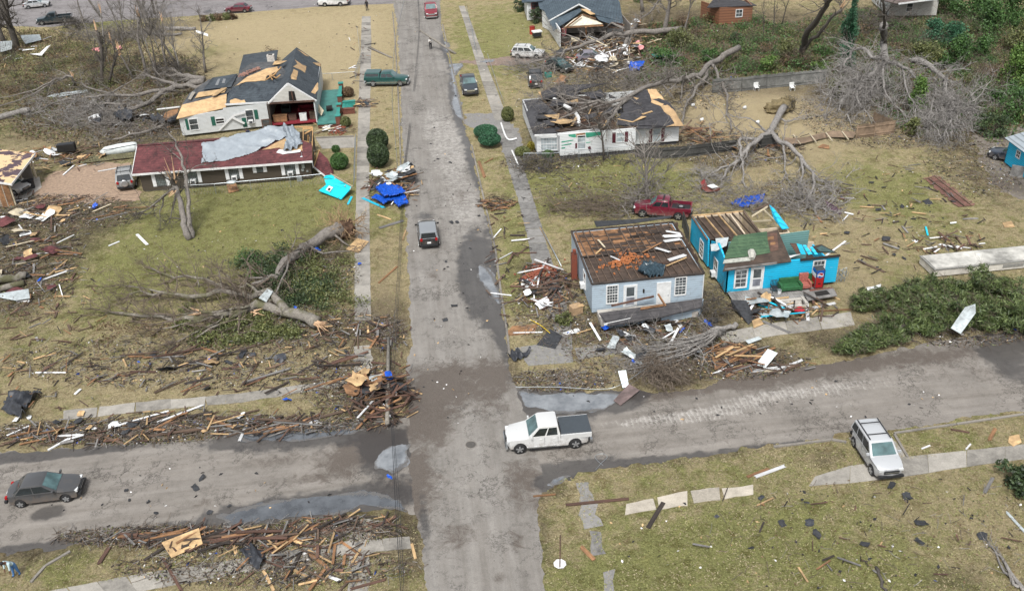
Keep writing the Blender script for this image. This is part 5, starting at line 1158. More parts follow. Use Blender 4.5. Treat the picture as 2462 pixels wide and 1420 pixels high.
    if rails:
        for s in (-1, 1):
            q = MB(); q.beam((R0-.15, s*(wR-.1), H+.04), (R1+.1, s*(wR-.1), H+.04), .05, .05); q.build('roof_rail', TRIM if rails == 1 else CHROME, root, local=True)
        for xx in (R0-.6, R1+.5): q = MB(); q.box((xx, 0, H+.06), (.06, wR*1.8, .03)); q.build('roof_bar', TRIM, root, local=True)
    if spare:
        q = MB(); q.tube([(-h2-.2, 0, .95), (-h2-.16, 0, .95), (-h2, 0, .95)], [.3, .36, .36], 18); q.build('spare_wheel', RIM, root, local=True)
    if extra: extra(root, pm, locals())
    return root
def sedan(label, rear, front, c, L=4.35, W=1.78, H=1.46, **k):
    return vehicle('sedan', label, 'car', rear, front, L, W, H, c, 'sedan', wb=2.68, bz=.93, hz=.88, cow=.95, rf=.12, rb=(-1.1, -1.65), r=.31, **k)
def suv(label, rear, front, c, L=4.25, W=1.84, H=1.68, **k):
    k.setdefault('splits', ((.04, .28), (.31, .58), (.61, .93)))
    return vehicle('suv', label, 'car', rear, front, L, W, H, c, 'suv', wb=2.65, bz=1.05, hz=1.02, cow=.98, rf=.3, rb=(-1.9, 0), r=.35, **k)
def pickup(label, rear, front, c, L=5.5, W=2.0, H=1.88, bed=-.72, cow=1.3, rf=.62, splits=((.08, .45), (.5, .9)), **k):
    return vehicle('pickup_truck', label, 'pickup truck', rear, front, L, W, H, c, 'pickup', wb=k.pop('wb', 3.57), bz=1.2, hz=1.13, cow=cow, rf=rf, rb=(bed+.12, 0), splits=splits, bed=bed, r=.4, **k)
def tonneau(root, pm, v):
    q = MB(); q.box(((v['bed']-v['h2'])/2-.02, 0, v['bz']+.02), (v['h2']+v['bed']-.1, v['W']*.86, .05)); q.build('bed_cover', plain('charcoal_vinyl', (.045, .055, .065), .5, .1, 6), root, local=True)
    q = MB(); q.box((.5, v['W']/2-.02, .5), (1.9, .12, .05)); q.build('side_step', CHROME, root, local=True)
def shell(root, pm, v):
    b0, b1 = v['bed']-.03, -v['h2']+.08; w0, w1, z0, z1 = v['W']/2-.06, v['W']/2-.22, v['bz']+.02, v['H']+.03
    q = MB(); q.slab([(b0, -w1, z1), (b1+.12, -w1, z1), (b1+.12, w1, z1), (b0, w1, z1)], .06)
    vs = [(b0, -w0, z0), (b1, -w0, z0), (b1, w0, z0), (b0, w0, z0), (b0, -w1, z1-.02), (b1+.12, -w1, z1-.02), (b1+.12, w1, z1-.02), (b0, w1, z1-.02)]
    q.add(vs, [(0, 1, 5, 4), (1, 2, 6, 5), (2, 3, 7, 6), (3, 0, 4, 7)]); cp = q.build('camper_shell', pm, root, local=True)
    for s in (-1, 1):
        q = MB(); q.slab([(lerp(b0, b1, .08), s*(lerp(w0, w1, .25)+.012), lerp(z0, z1, .25)), (lerp(b0, b1, .9), s*(lerp(w0, w1, .25)+.012), lerp(z0, z1, .25)), (lerp(b0, b1, .88), s*(lerp(w0, w1, .8)+.012), lerp(z0, z1, .8)), (lerp(b0, b1, .08), s*(lerp(w0, w1, .8)+.012), lerp(z0, z1, .8))], .012, (0, s, .1)); q.build('side_window', VG, cp, local=True)
        q = MB(); q.box((.1, s*(v['W']/2+.002), .62), (v['L']-.6, .016, .07)); q.build('side_trim', CHROME, root, local=True)
def spare_in_bed(root, pm, v):
    q = MB(); q.tube([(-1.7, .1, .95), (-1.7, .1, 1.1)], .32, 14); q.build('spare_tyre', RUBBER, root, local=True)
    q = MB(); q.tube([(-1.7, .1, 1.1), (-1.7, .1, 1.12)], .19, 12); q.build('spare_rim', RIM, root, local=True)
WH, SIL = ('white', (.66, .67, .67)), ('silver', (.5, .52, .54))
pickup('white crew cab pickup with grey covered bed turning through the intersection', (1410, 1052), (1222, 1070), WH, extra=tonneau, lower=CHROME, trim=None, rails=False)
sedan('dark grey sedan driving on the left part of the cross street', (26, 1202), (205, 1180), ('graphite', (.07, .073, .078)))
suv('silver SUV parked nose down across the pavement at lower right', (2082, 1068), (2127, 1138), SIL, W=1.84, rails=1)
suv('black and grey compact SUV driving up the middle of the main street', (1033, 598), (1027, 552), ('black', (.018, .019, .022)), roofc=paint('slate', (.25, .27, .29)))
pickup('dark green pickup with camper shell parked across the left verge', (886, 204), (978, 203), ('deep_green', (.008, .075, .07)), L=5.75, H=1.8, cow=1.25, rf=.7, extra=shell, lower=CHROME)
pickup('dark grey pickup parked on the grass beside the puddle, nose to camera', (1122, 197), (1134, 236), ('blue_grey', (.04, .052, .065)), L=5.7, trim=CHROME, bed=-1.0)
pickup('red pickup with chrome grille driving down the far end of the main street', (1034, 22), (1039, 50), ('red', (.22, .02, .035)), L=6.2, W=2.1, H=1.98, wb=3.9, lower=CHROME, trim=CHROME)
suv('white SUV with roof bars parked by the fallen tree limb', (1236, 137), (1304, 139), WH, L=4.7, rails=2)
suv('black SUV seen from behind on the grass beside rubble', (1290, 218), (1284, 184), ('ink', (.012, .015, .017)), L=4.8, W=1.9, H=1.85, rails=1)
sedan('dark green sedan half buried under branches and boards', (1315, 158), (1376, 178), ('bottle_green', (.012, .035, .035)))
sedan('mauve grey sedan buried in rubble with a white sheet on its bonnet', (1390, 148), (1455, 145), ('mauve', (.2, .19, .23)))
pickup('dark red crew cab pickup with tyre in its bed behind pale blue house', (1655, 522), (1530, 512), ('wine', (.16, .008, .03)), L=5.4, W=1.85, H=1.75, bed=-.75, cow=1.15, rf=.55, extra=spare_in_bed, wb=3.3, rails=2)
suv('silver boxy SUV with spare wheel on its tail beside the brown house', (305, 460), (312, 420), ('pewter', (.3, .31, .31)), L=4.6, W=1.9, H=1.85, rails=1, spare=True)
sedan('white sedan parked inside the open garage at left edge', (10, 455), (50, 462), WH)
sedan('dark blue sedan nosing out from behind the blue house at right edge', (2470, 395), (2393, 378), ('navy', (.02, .035, .06)))
sedan('silver sedan driving along the far cross street at top left', (52, 22), (128, 14), SIL)
pickup('dark teal pickup parked by brush at top left', (175, 52), (92, 60), ('teal', (.012, .03, .04)), L=5.6, bed=-.5)
sedan('dark red sedan parked beside the hedge at top left', (608, 28), (540, 30), ('crimson', (.14, .008, .03)))
suv('white work van passing on the far cross street at top', (842, 12), (765, 14), WH, L=5.4, W=2.0, H=2.1)
# ---------------------------------------------------------------- trees, shrubs, foliage
BK = bark('grey_bark', (.075, .067, .06), (.23, .21, .19)); BKM = bark('mossy_bark', (.09, .08, .068), (.25, .23, .2), (.07, .07, .025))
BKD = bark('dark_bark', (.03, .026, .022), (.1, .088, .076)); BKP = bark('pale_dead_branch', (.1, .092, .085), (.3, .285, .27)); TW = bark('brown_twigs', (.06, .047, .036), (.17, .135, .105))
SPL = wood('splintered_wood', (.45, .26, .14), (.66, .47, .3), obj=False, sx=4, grime=.2)
L_DK = leafmat('dark_ivy_leaf', (.01, .02, .009), (.055, .09, .03)); L_MD = leafmat('evergreen_leaf', (.014, .042, .009), (.07, .15, .034)); L_OL = leafmat('olive_leaf', (.035, .046, .013), (.15, .165, .055)); L_BR = leafmat('bright_green_leaf', (.03, .08, .01), (.12, .2, .04)); L_BN = leafmat('dead_leaf', (.05, .032, .018), (.17, .11, .06)); L_CD = leafmat('cedar_spray', (.018, .036, .01), (.12, .16, .05)); L_BG = leafmat('blue_green_leaf', (.009, .042, .02), (.045, .145, .07))
def rv(r, k=1): return Vector((r.gauss(0, k), r.gauss(0, k), r.gauss(0, k)))
def twig(mb, p, d, L, rad, depth, r, wig=.35, zmin=.03, up=0, nb=3, n=3):
    pts = [p.copy()]; q = p.copy(); dd = d.normalized(); k = 4 if L > .8 else 3
    for i in range(k):
        dd = (dd+rv(r, wig*.55)+Vector((0, 0, up))).normalized(); q = q+dd*(L/k)
        if q.z < zmin: q.z = zmin+r.random()*.05; dd.z = abs(dd.z)*.5
        pts.append(q.copy())
    mb.tube(pts, [rad*(1-.75*i/k) for i in range(k+1)], n, cap=False)
    if depth > 0:
        for j in range(nb):
            i = r.randint(1, k); e = (pts[i]-pts[i-1]).normalized()
            twig(mb, pts[i], e+rv(r, .55), L*r.uniform(.4, .75), max(.008, rad*.6), depth-1, r, wig, zmin, up, nb, 3)
def smooth_line(pts, k=3):
    out = []
    for i in range(len(pts)-1):
        p0, p1, p2, p3 = pts[max(i-1, 0)], pts[i], pts[i+1], pts[min(i+2, len(pts)-1)]
        for j in range(k):
            t = j/k; out.append(.5*((2*p1)+(p2-p0)*t+(2*p0-5*p1+4*p2-p3)*t*t+(3*p1-p0-3*p2+p3)*t**3))
    return out+[pts[-1]]
def ltree(name, label, cat, limbs, m_=BK, tw=None, seed=1, group=None, tm=None, leaves=None, brk=None, wob=.11, nside=9):
    r = random.Random(seed); P0 = P(*limbs[0][0][0]); root = thing(name, label, cat, (P0.x, P0.y, max(0, P0.z-.2)), group)
    tmb = MB()
    for li, (pts, r0, r1) in enumerate(limbs):
        W = smooth_line([P(*q) for q in pts]); n = len(W)
        W = [w_+rv(r, wob*(.3 if i in (0, n-1) else 1)*min(1, r0*4)) for i, w_ in enumerate(W)]
        mb = MB(); rr_ = [lerp(r0, r1, i/(n-1))*r.uniform(.92, 1.1) for i in range(n)]
        mb.tube(W, rr_, nside if r0 > .1 else 5); mb.build('trunk' if li == 0 else 'limb', m_, root, smooth=True)
        if tw and r0 > .11:
            for _ in range(int(sum((W[i+1]-W[i]).length for i in range(n-1))*.45)):
                i = r.randint(max(1, int(n*.35)), n-1); d = (W[i]-W[i-1]).normalized()*.7+rv(r, .55); twig(tmb, W[i], d, r.uniform(1.8, 4.2), rr_[i]*r.uniform(.3, .55), 3, r, .4, nb=2, n=5)
        if tw:
            dens, TL, TR, dep = tw[:4]; up = tw[4] if len(tw) > 4 else 0; start = tw[5] if len(tw) > 5 else .25
            for i in range(n-1):
                if i/(n-1) < start and li == 0: continue
                seg = (W[i+1]-W[i]); cnt = seg.length*dens*1.7; cnt = int(cnt)+(r.random() < cnt % 1)
                for _ in range(cnt):
                    t = r.random(); d = seg.normalized()*.8+rv(r, .6); twig(tmb, W[i]+seg*t, d, TL*r.uniform(.35, 1.25), TR*r.choice((.9, 1, 1.3, 2.2)), dep, r, up=up)
            for _ in range(3): twig(tmb, W[-1], seg.normalized()+rv(r, .3), TL*r.uniform(.8, 1.3), max(TR, r1*.6), dep, r, up=up)
    if tmb.v: tmb.build('branches', tm or m_, root)
    if brk:      # pale splintered break
        mb = MB()
        for (px, py, z, dx, dy, dz, L, k) in brk:
            for _ in range(k):
                c = P(px, py, z)+rv(r, .1); d = Vector((dx, dy, dz)).normalized()+rv(r, .25); mb.tube([c, c+d*L*r.uniform(.5, 1.1)], [r.uniform(.06, .13), .01], 4)
        mb.build('splintered_end', SPL, root)
    if leaves:
        for (cl, s, lm) in leaves: leafcloud('leaves', cl, s, lm, root, seed)
    return root
def leafcloud(name, clumps, size, m_, par, seed=0, flat=0, stretch=1.0, solo_=False):
    """clumps: (centre Vector, (rx, ry, rz), count); many small leaf faces"""
    g = np.random.default_rng(seed+5); V = []; off = root_off(par)
    for c, rad, n in clumps:
        d = g.normal(size=(n, 3)); d /= np.linalg.norm(d, axis=1)[:, None]+1e-9; rr = g.random(n)**.45
        p = d*rr[:, None]*np.array(rad)+np.array(c)-np.array(off); p[:, 2] = np.maximum(p[:, 2], .03-off.z)
        u = g.normal(size=(n, 3)); u[:, 2] *= (1-flat); u /= np.linalg.norm(u, axis=1)[:, None]; v = np.cross(u, g.normal(size=(n, 3))); v /= np.linalg.norm(v, axis=1)[:, None]+1e-9
        s = size*(.6+.8*g.random(n))[:, None]; u *= s*stretch; v *= s*.6
        V.append(np.stack([p-u, p+v, p+u, p-v], 1))
    V = np.concatenate(V).reshape(-1, 3); n = len(V)//4
    me = bpy.data.meshes.new(name); me.vertices.add(len(V)); me.vertices.foreach_set('co', V.ravel())
    me.loops.add(4*n); me.loops.foreach_set('vertex_index', np.arange(4*n)); me.polygons.add(n)
    me.polygons.foreach_set('loop_start', np.arange(n)*4); me.polygons.foreach_set('loop_total', np.full(n, 4)); me.update(calc_edges=True)
    me.materials.append(m_); o = bpy.data.objects.new(name, me)
    if par is not None: o.parent = par
    col.objects.link(o); return o
# big split trunk lying across the left lawn
ltree('fallen_tree', 'huge grey fallen tree with pale splintered break lying across left lawn', 'fallen tree', [
    ([(762, 775, .7), (715, 757, .7), (650, 735, .75), (600, 735, .6), (530, 757, .5), (450, 765, .35), (390, 762, .3), (260, 750, .2)], .48, .1),
    ([(690, 748, .8), (640, 705, .9), (600, 715, 1.0), (540, 700, .9), (470, 715, .7), (400, 705, .6), (310, 706, .5)], .36, .08),
    ([(650, 725, .9), (605, 690, 1.4), (575, 690, 1.7)], .2, .06), ([(600, 712, 1.0), (540, 690, .9), (490, 672, .8), (420, 665, .5), (365, 645, .4)], .2, .06),
    ([(600, 735, .8), (545, 745, .9), (455, 752, .6), (400, 760, .4)], .14, .05), ([(470, 715, .7), (380, 700, .7), (290, 685, .4)], .14, .04), ([(600, 740, .5), (530, 775, .6), (470, 812, .4)], .15, .06), ([(560, 742, .9), (480, 770, .6), (390, 790, .3)], .11, .04), ([(540, 757, .5), (520, 775, .6), (425, 822, .3)], .1, .03), ([(565, 695, 1.0), (545, 660, 2.0)], .1, .04), ([(478, 690, .8), (470, 655, 1.8)], .08, .03), ([(535, 698, 1), (525, 645, 2.1)], .1, .03)],
    BKM, (1.0, 1.9, .035, 2, 0, .2), 3, None, TW, brk=[(762, 778, .7, .6, -.8, .1, 1.5, 16), (608, 752, .8, .9, .2, .2, .8, 5), (480, 752, .6, -1, 0, .1, .7, 5)],
    leaves=[([(P(590+rnd.gauss(0, 75), 790+rnd.gauss(0, 20), .25), (.9, .8, .35), 190) for _ in range(44)], .09, L_OL), ([(P(400+rnd.uniform(-160, 150), 800+rnd.uniform(-25, 25), .15), (.9, .8, .25), 40) for _ in range(22)], .08, L_BN)])
# uprooted tree with root plate by the pavement
UR = [([(822, 545, 1.3), (790, 560, 1.0), (745, 592, .8), (700, 620, .75), (668, 655, .7), (640, 672, .6), (605, 685, .5)], .62, .16), ([(668, 655, .7), (650, 662, .9), (600, 668, .8)], .16, .07), ([(745, 592, .8), (780, 608, .8), (840, 602, .6)], .12, .04), ([(700, 620, .9), (690, 650, 1.4), (655, 715, .6)], .12, .05), ([(740, 590, .9), (700, 605, 1.8), (712, 570, 2.6)], .1, .03), ([(800, 555, 1.2), (815, 575, .6), (838, 590, .2)], .14, .05)]
ut = ltree('uprooted_tree', 'uprooted grey tree with torn roots and dark ivy beside left pavement', 'fallen tree', UR, BK, (.9, 1.5, .03, 2, 0, .3), 8, None, TW,
    leaves=[([(P(645+rnd.gauss(0, 30), 642+rnd.gauss(0, 18), .5), (.9, .8, .55), 190) for _ in range(26)], .085, L_DK), ([(P(725+rnd.gauss(0, 38), 692+rnd.gauss(0, 26), .3), (1.0, .9, .4), 160) for _ in range(40)], .085, L_DK), ([(P(735+rnd.gauss(0, 50), 685+rnd.gauss(0, 34), .35), (1.0, .9, .4), 120) for _ in range(36)], .085, L_OL), ([(P(770+rnd.uniform(-60, 60), 650+rnd.uniform(-30, 40), .25), (.8, .8, .3), 90) for _ in range(24)], .085, L_OL), ([(P(620+rnd.uniform(-40, 70), 620+rnd.uniform(-20, 40), .4), (.7, .8, .5), 90) for _ in range(14)], .08, L_MD)])
mb = MB(); r = random.Random(4); c = P(826, 546, 1.35)
for k in range(70):
    d = Vector((.5, .7, 0)).normalized()*r.uniform(-.3, .8)+Vector((r.gauss(0, 1), r.gauss(0, .6), r.gauss(.15, .8)))
    twig(mb, c+d*.5, d, r.uniform(.7, 1.7), r.uniform(.02, .07), 1, r, .5)
mb.build('roots', bark('tan_roots', (.12, .08, .045), (.36, .25, .14)), ut)
mb = MB(); bm = bmesh.new(); bmesh.ops.create_icosphere(bm, subdivisions=3, radius=1); SPH = ([v.co.copy() for v in bm.verts], [tuple(v.index for v in f.verts) for f in bm.faces]); bm.free()
def lump(mb, c, rad, r, rough=.25):
    h = [r.uniform(1-rough, 1+rough) for _ in SPH[0]]
    mb.add([Vector(c)+Vector((v.x*rad[0], v.y*rad[1], v.z*rad[2]))*k for v, k in zip(SPH[0], h)], SPH[1])
lump(mb, c+Vector((.15, .3, -.35)), (.85, .6, .9), r); mb.build('root_ball', plain('torn_soil', (.085, .05, .032), .95, .5, 4, bmp=1), ut)
mb = MB()
for k in range(40):
    p_0 = P(rnd.uniform(770, 830), 545, 0)+Vector((rnd.gauss(.5, .8), rnd.gauss(1.2, .6), 0)); twig(mb, p_0, Vector((rnd.gauss(0, .4), rnd.gauss(.3, .3), 1.2)), rnd.uniform(.7, 1.5), .018, 0, rnd, .3)
tag(mb.build('grass_tuft', bark('dry_straw_grass', (.3, .22, .1), (.55, .42, .22)), None), 'dry straw coloured grass sprouting behind the uprooted tree root', 'grass', kind='stuff')
# fallen tree over the sandy yard
ltree('fallen_tree', 'pale forked fallen tree lying from sandy yard over broken fence', 'fallen tree', [
    ([(1886, 258, 1.0), (1870, 285, 1.1), (1850, 315, 1.2), (1835, 328, 1.2), (1800, 352, 1.3), (1780, 378, 1.0), (1750, 400, .7), (1735, 430, .4)], .42, .1),
    ([(1850, 315, 1.1), (1872, 335, 1.2), (1900, 352, 1.2), (1925, 378, 1.0), (1945, 405, .8), (1958, 440, .6), (1945, 470, .4)], .3, .09), ([(1820, 335, 1.3), (1785, 332, 1.7), (1778, 345, 1.6), (1782, 372, 1.3), (1785, 400, .8), (1790, 445, .2)], .2, .06), ([(1880, 345, 1.1), (1885, 375, .7), (1892, 420, .3)], .14, .05), ([(1925, 378, 1.0), (1930, 410, .6), (1925, 438, .3)], .16, .06), ([(1750, 400, .7), (1735, 405, .9), (1710, 415, .6), (1690, 440, .3)], .12, .04), ([(1870, 285, .6), (1900, 292, .5), (1918, 283, .5)], .14, .05)],
    BKP, (.5, 2.2, .035, 2, 0, .4), 12, None, BKP)
tb = thing('root_plate', 'brown earthy root plate of pale fallen tree on sandy yard', 'root plate', P(1885, 255)); mb = MB(); lump(mb, P(1872, 258, .55), (1.5, .9, .9), r); lump(mb, P(1892, 250, .7), (.9, .6, .9), r); mb.build('soil', plain('olive_soil', (.15, .12, .065), .95, .4, 3, bmp=1), tb)
mb = MB()
for k in range(26): twig(mb, P(1895, 252, .9)+rv(r, .4), rv(r, 1)+Vector((.6, 0, 0)), r.uniform(.6, 1.3), .04, 1, r, .5)
mb.build('roots', BKD, tb)
def tangle(name, label, cat, px, n, L, rad, m_, seed, dirv=None, spread=1.0, zt=.8, depth=2, group=None, kind=None, up=-.02, sd=None):
    """a heap of broken-off branches inside a pixel region (cx, cy, rx, ry)"""
    r = random.Random(seed); mb = MB(); cx, cy, rx, ry = px
    for k in range(int(n*1.5)):
        p = P(cx+rx*.62*max(-2, min(2, r.gauss(0, 1))), cy+ry*.62*max(-2, min(2, r.gauss(0, 1))), 0); p.z = r.uniform(.05, zt)
        d = Vector((math.cos(b_ := r.random()*6.283), math.sin(b_), r.gauss(0, .3))) if dirv is None else Vector(dirv)+rv(r, spread*.5)
        twig(mb, p, d, L*r.uniform(.5, 1.3), rad*r.uniform(.8, 2.1), depth, r, up=up)
    c = P(cx, cy); return solo(mb, name, m_, label, cat, group, kind)
tangle('branch_heap', 'heap of grey broken branches behind bright blue house under purple scrap', 'branches', (1945, 490, 70, 40), 70, 1.8, .03, BKP, 31)
tangle('branch_heap', 'grey brushwood strewn between blue tarp sheet and blue house', 'branches', (1800, 495, 110, 22), 60, 1.8, .03, BK, 32)
tangle('branch_heap', 'fine grey branches fanned out left of the dark red pickup', 'branches', (1460, 500, 80, 28), 60, 2.6, .025, TW, 33, (-1, .15, 0), .5, .5)
tangle('branch_heap', 'branches over the small red car body wreck in the right yard', 'branches', (1715, 440, 45, 30), 34, 1.6, .03, BKP, 34)
tangle('branch_heap', 'dark branch tangle along right kerb path below the white smashed house', 'branches', (1290, 405, 40, 20), 50, 1.2, .025, BKD, 35)
# tree smashed over the white house
ltree('fallen_tree', 'grey barked tree fallen over black roof of smashed white house', 'fallen tree', [
    ([(1776, 115, 1.5), (1745, 135, 1.6), (1710, 152, 1.7), (1680, 180, 1.8), (1640, 190, 2.2), (1590, 200, 3.4), (1545, 212, 4.4), (1490, 240, 4.2), (1440, 246, 3.6), (1370, 250, 3.2)], .42, .12),
    ([(1545, 212, 4.2), (1500, 245, 4.0), (1480, 265, 3.7), (1462, 300, 3.4)], .28, .12), ([(1700, 160, 1.6), (1690, 195, 1.2), (1668, 222, .9), (1650, 250, .8), (1640, 290, .6)], .26, .1), ([(1710, 155, 1.7), (1725, 180, 1.4), (1740, 210, 1.2), (1748, 240, 1.0), (1750, 275, .7), (1760, 310, .4)], .2, .08), ([(1680, 180, 1.8), (1650, 185, 2.2), (1620, 205, 1.6)], .18, .06), ([(1440, 246, 3.6), (1400, 262, 3.2), (1350, 285, 3.1), (1300, 300, 3.0)], .13, .04), ([(1440, 246, 3.6), (1390, 236, 3.7), (1340, 225, 3.6)], .13, .04), ([(1462, 300, 3.4), (1440, 310, 3.2), (1400, 300, 3.2)], .1, .03), ([(1530, 60, 1), (1500, 110, .8), (1475, 145, .6)], .3, .25)],
    BK, (.75, 2.0, .032, 2, 0, .35), 15, None, BK)
tangle('branch_heap', 'mass of twigs spilled over grey left end of smashed white house roof', 'branches', (1345, 275, 60, 28), 130, 1.9, .022, BK, 36, zt=3.6)
tangle('branch_heap', 'dark twigs tangled in torn middle of smashed white house roof', 'branches', (1450, 255, 60, 30), 110, 1.7, .024, BKD, 66, zt=3.9)
tangle('branch_heap', 'dark twig tangle at foot of front wall of smashed white house', 'branches', (1440, 385, 120, 12), 50, 1.3, .022, BKD, 67)
tangle('branch_heap', 'bare branches thrown over bonnet of dark red pickup', 'branches', (1540, 500, 40, 20), 40, 2.4, .028, BK, 68, zt=1.9)
tangle('branch_heap', 'dark brush between the two roofless blue houses and path', 'branches', (1700, 745, 40, 40), 40, 1.3, .022, BKD, 69)
tangle('branch_heap', 'grey brush heap between smashed white house and rubble of torn house', 'branches', (1520, 195, 130, 26), 150, 1.9, .028, BK, 37, zt=1.6)
# tree fallen across front of the torn-open house
ltree('fallen_tree', 'long grey tree fallen across front of slate roofed house onto white SUV', 'fallen tree', [
    ([(1640, 70, 1.0), (1570, 76, 1.4), (1510, 80, 1.6), (1460, 90, 1.6), (1410, 105, 1.5), (1360, 122, 1.3), (1330, 138, 1.1), (1270, 152, .7)], .42, .12), ([(1410, 105, 1.5), (1380, 90, 2.0), (1350, 80, 2.4)], .14, .05), ([(1360, 122, 1.3), (1335, 150, 1.0), (1300, 168, .6)], .14, .05), ([(1500, 70, 2.5), (1470, 55, 3.0), (1455, 75, 1.5)], .2, .1), ([(1585, 0, 2), (1560, 30, 2.2), (1520, 60, 2)], .16, .06)], BK, (.9, 2.2, .03, 2, 0, .25), 18, None, BK)
tangle('branch_heap', 'grey crown brushwood lying beside the white SUV', 'branches', (1300, 165, 60, 20), 80, 1.7, .024, BKP, 38, (-1, -.2, 0), .9)
tangle('branch_heap', 'grey twigs spread over slate roof of torn open house', 'branches', (1460, 20, 55, 30), 60, 2.2, .025, BK, 39, zt=5)
# enormous bleached crown, right
BC = [([(2125, 62, 6.0), (2124, 100, 3.0), (2128, 150, 2.5), (2110, 168, 2.4), (2080, 190, 2.2), (2050, 215, 2.0), (2020, 250, 1.2)], .5, .16), ([(2128, 138, 3.2), (2095, 140, 3.6), (2080, 118, 4.0), (2055, 117, 4.0), (2035, 145, 3.4), (2018, 175, 2.4)], .26, .08), ([(2128, 145, 3), (2160, 158, 3.2), (2190, 175, 3.0), (2215, 200, 2.4), (2250, 210, 1.8)], .24, .08), ([(2195, 145, 2.5), (2225, 150, 3.0), (2250, 170, 2.8), (2268, 195, 2.3), (2278, 225, 1.6)], .38, .2), ([(2278, 225, 1.6), (2300, 240, 1.6), (2330, 250, 1.3), (2385, 262, .8)], .16, .05), ([(2278, 225, 1.6), (2290, 260, 1.5), (2280, 300, 1.0), (2270, 330, .5)], .2, .06), ([(2124, 160, 2.6), (2122, 200, 2.2), (2140, 240, 1.6), (2170, 270, 1.0)], .18, .05), ([(2080, 190, 2.2), (2060, 240, 1.7), (2090, 275, 1.0)], .18, .06), ([(2100, 175, 2.4), (2020, 200, 2.0), (1985, 235, .8)], .14, .05), ([(2120, 170, 2.5), (2095, 215, 2), (2030, 280, .7)], .14, .05), ([(2250, 210, 1.8), (2240, 250, 1.5), (2230, 310, .7)], .15, .05), ([(2330, 235, 1.5), (2352, 215, 2.2), (2370, 215, 2.2)], .08, .03), ([(2170, 165, 3), (2180, 220, 2.2), (2200, 250, 1.5)], .14, .05)]
ltree('fallen_tree', 'enormous bleached grey tree crown sprawled over thicket at upper right', 'fallen tree', BC, BKP, (1.5, 2.3, .038, 3, 0, .3), 21, None, BKP)
tangle('branch_heap', 'dense pale branch mass at the lower right of bleached crown', 'branches', (2270, 285, 62, 48), 150, 2.3, .032, BKP, 40, (-.3, -1, .1), 1.3, 2.0)
tangle('branch_heap', 'pale branch mass behind tan fence corner under bleached crown', 'branches', (2050, 225, 75, 45), 130, 2.2, .03, BKP, 41, (-.4, -1, .1), 1.3, 1.8)
tangle('branch_heap', 'dark brush heap against the vine clad post at top right', 'branches', (2110, 75, 50, 26), 90, 2.2, .03, BKD, 42, zt=2.0)
# trees thrown down, upper left
ltree('fallen_tree', 'long grey fallen tree lying behind white house with bare limbs', 'fallen tree', [
    ([(490, 198, 1.2), (440, 206, 1.2), (400, 216, 1.1), (370, 235, 1.0), (335, 258, .9), (305, 268, .8)], .42, .22), ([(490, 205, 1.6), (430, 205, 1.3), (380, 190, 1.4), (350, 182, 1.5)], .3, .1), ([(420, 215, 1.1), (340, 228, 1.1), (280, 228, 1.0), (230, 232, .9), (160, 242, .6), (90, 268, .3)], .26, .06), ([(305, 268, .8), (270, 292, .6), (205, 300, .3)], .18, .06), ([(290, 230, 1), (250, 220, 1.3), (205, 205, 1.2), (195, 195, 1.5)], .14, .05), ([(265, 225, 1), (300, 205, 1.5), (325, 190, 2.2)], .12, .04), ([(300, 250, .9), (240, 250, .9), (215, 265, .7), (180, 280, .3)], .13, .04), ([(395, 300, .6), (340, 320, .5), (270, 335, .3)], .2, .08), ([(490, 190, .8), (450, 185, .8), (430, 180, .8)], .4, .3)],
    BK, (.9, 2.0, .032, 2, 0, .1), 24, None, BK)
tangle('branch_heap', 'wide carpet of grey brushwood in yard left of the white house', 'branches', (200, 275, 120, 34), 230, 1.8, .026, BKP, 43)
tangle('branch_heap', 'grey brushwood scattered behind left end of brown house', 'branches', (290, 310, 90, 22), 110, 1.6, .024, BK, 44)
tangle('branch_heap', 'brush pile among broken stumps at upper left', 'branches', (410, 180, 60, 18), 110, 1.8, .028, BKD, 45, zt=1.4)
tangle('branch_heap', 'long brush windrow along far grass at upper left', 'branches', (300, 88, 110, 16), 170, 2.2, .028, BK, 46, zt=1.0)
tangle('branch_heap', 'brush heap beside dark teal pickup at top left', 'branches', (180, 66, 40, 10), 60, 1.8, .03, BKD, 47, zt=1.2)
ltree('fallen_tree', 'thin bent trunk snapped at head height and arched to the left edge', 'fallen tree', [([(178, 205, .1), (176, 190, 2.2), (160, 183, 2.6), (120, 200, 1.8), (70, 220, 1.0), (0, 235, .4)], .16, .05), ([(165, 184, 2.5), (110, 208, 1.4), (60, 236, .7), (-10, 260, .2)], .12, .04)], BK, (.5, 1.6, .025, 1, 0, .3), 26, None, BK, brk=[(177, 186, 2.4, 0, 0, 1, 1.3, 5)])
ltree('log', 'thick grey log lying at left edge beside bare shrub', 'log', [([(72, 266, .35), (30, 274, .35), (-40, 290, .35)], .36, .4)], BKP, None, 27)
ltree('log', 'pair of thick dark grey logs at left edge amid debris', 'log', [([(62, 662, .35), (20, 672, .35), (-60, 690, .35)], .35, .38), ([(58, 680, .25), (10, 692, .3), (-60, 712, .3)], .28, .3)], BKM, None, 28)
ltree('log', 'grey log resting on far grass below the hedge', 'log', [([(350, 80, .3), (395, 84, .3), (438, 80, .35)], .2, .16), ([(398, 66, .3), (430, 70, .3), (470, 68, .3)], .28, .26)], BKP, None, 29)
ltree('log', 'weathered log lying on grass at lower right corner', 'log', [([(2462, 1420, .15), (2430, 1375, .15), (2400, 1330, .12)], .12, .06), ([(2450, 1410, .15), (2420, 1375, .12), (2382, 1310, .1)], .1, .04)], BKP, (.3, .8, .02, 1), 30)
ltree('log', 'short dark log on lawn at bottom right', 'log', [([(2106, 1362, .08), (2118, 1395, .1), (2130, 1425, .1)], .1, .08)], BKD, None, 31)
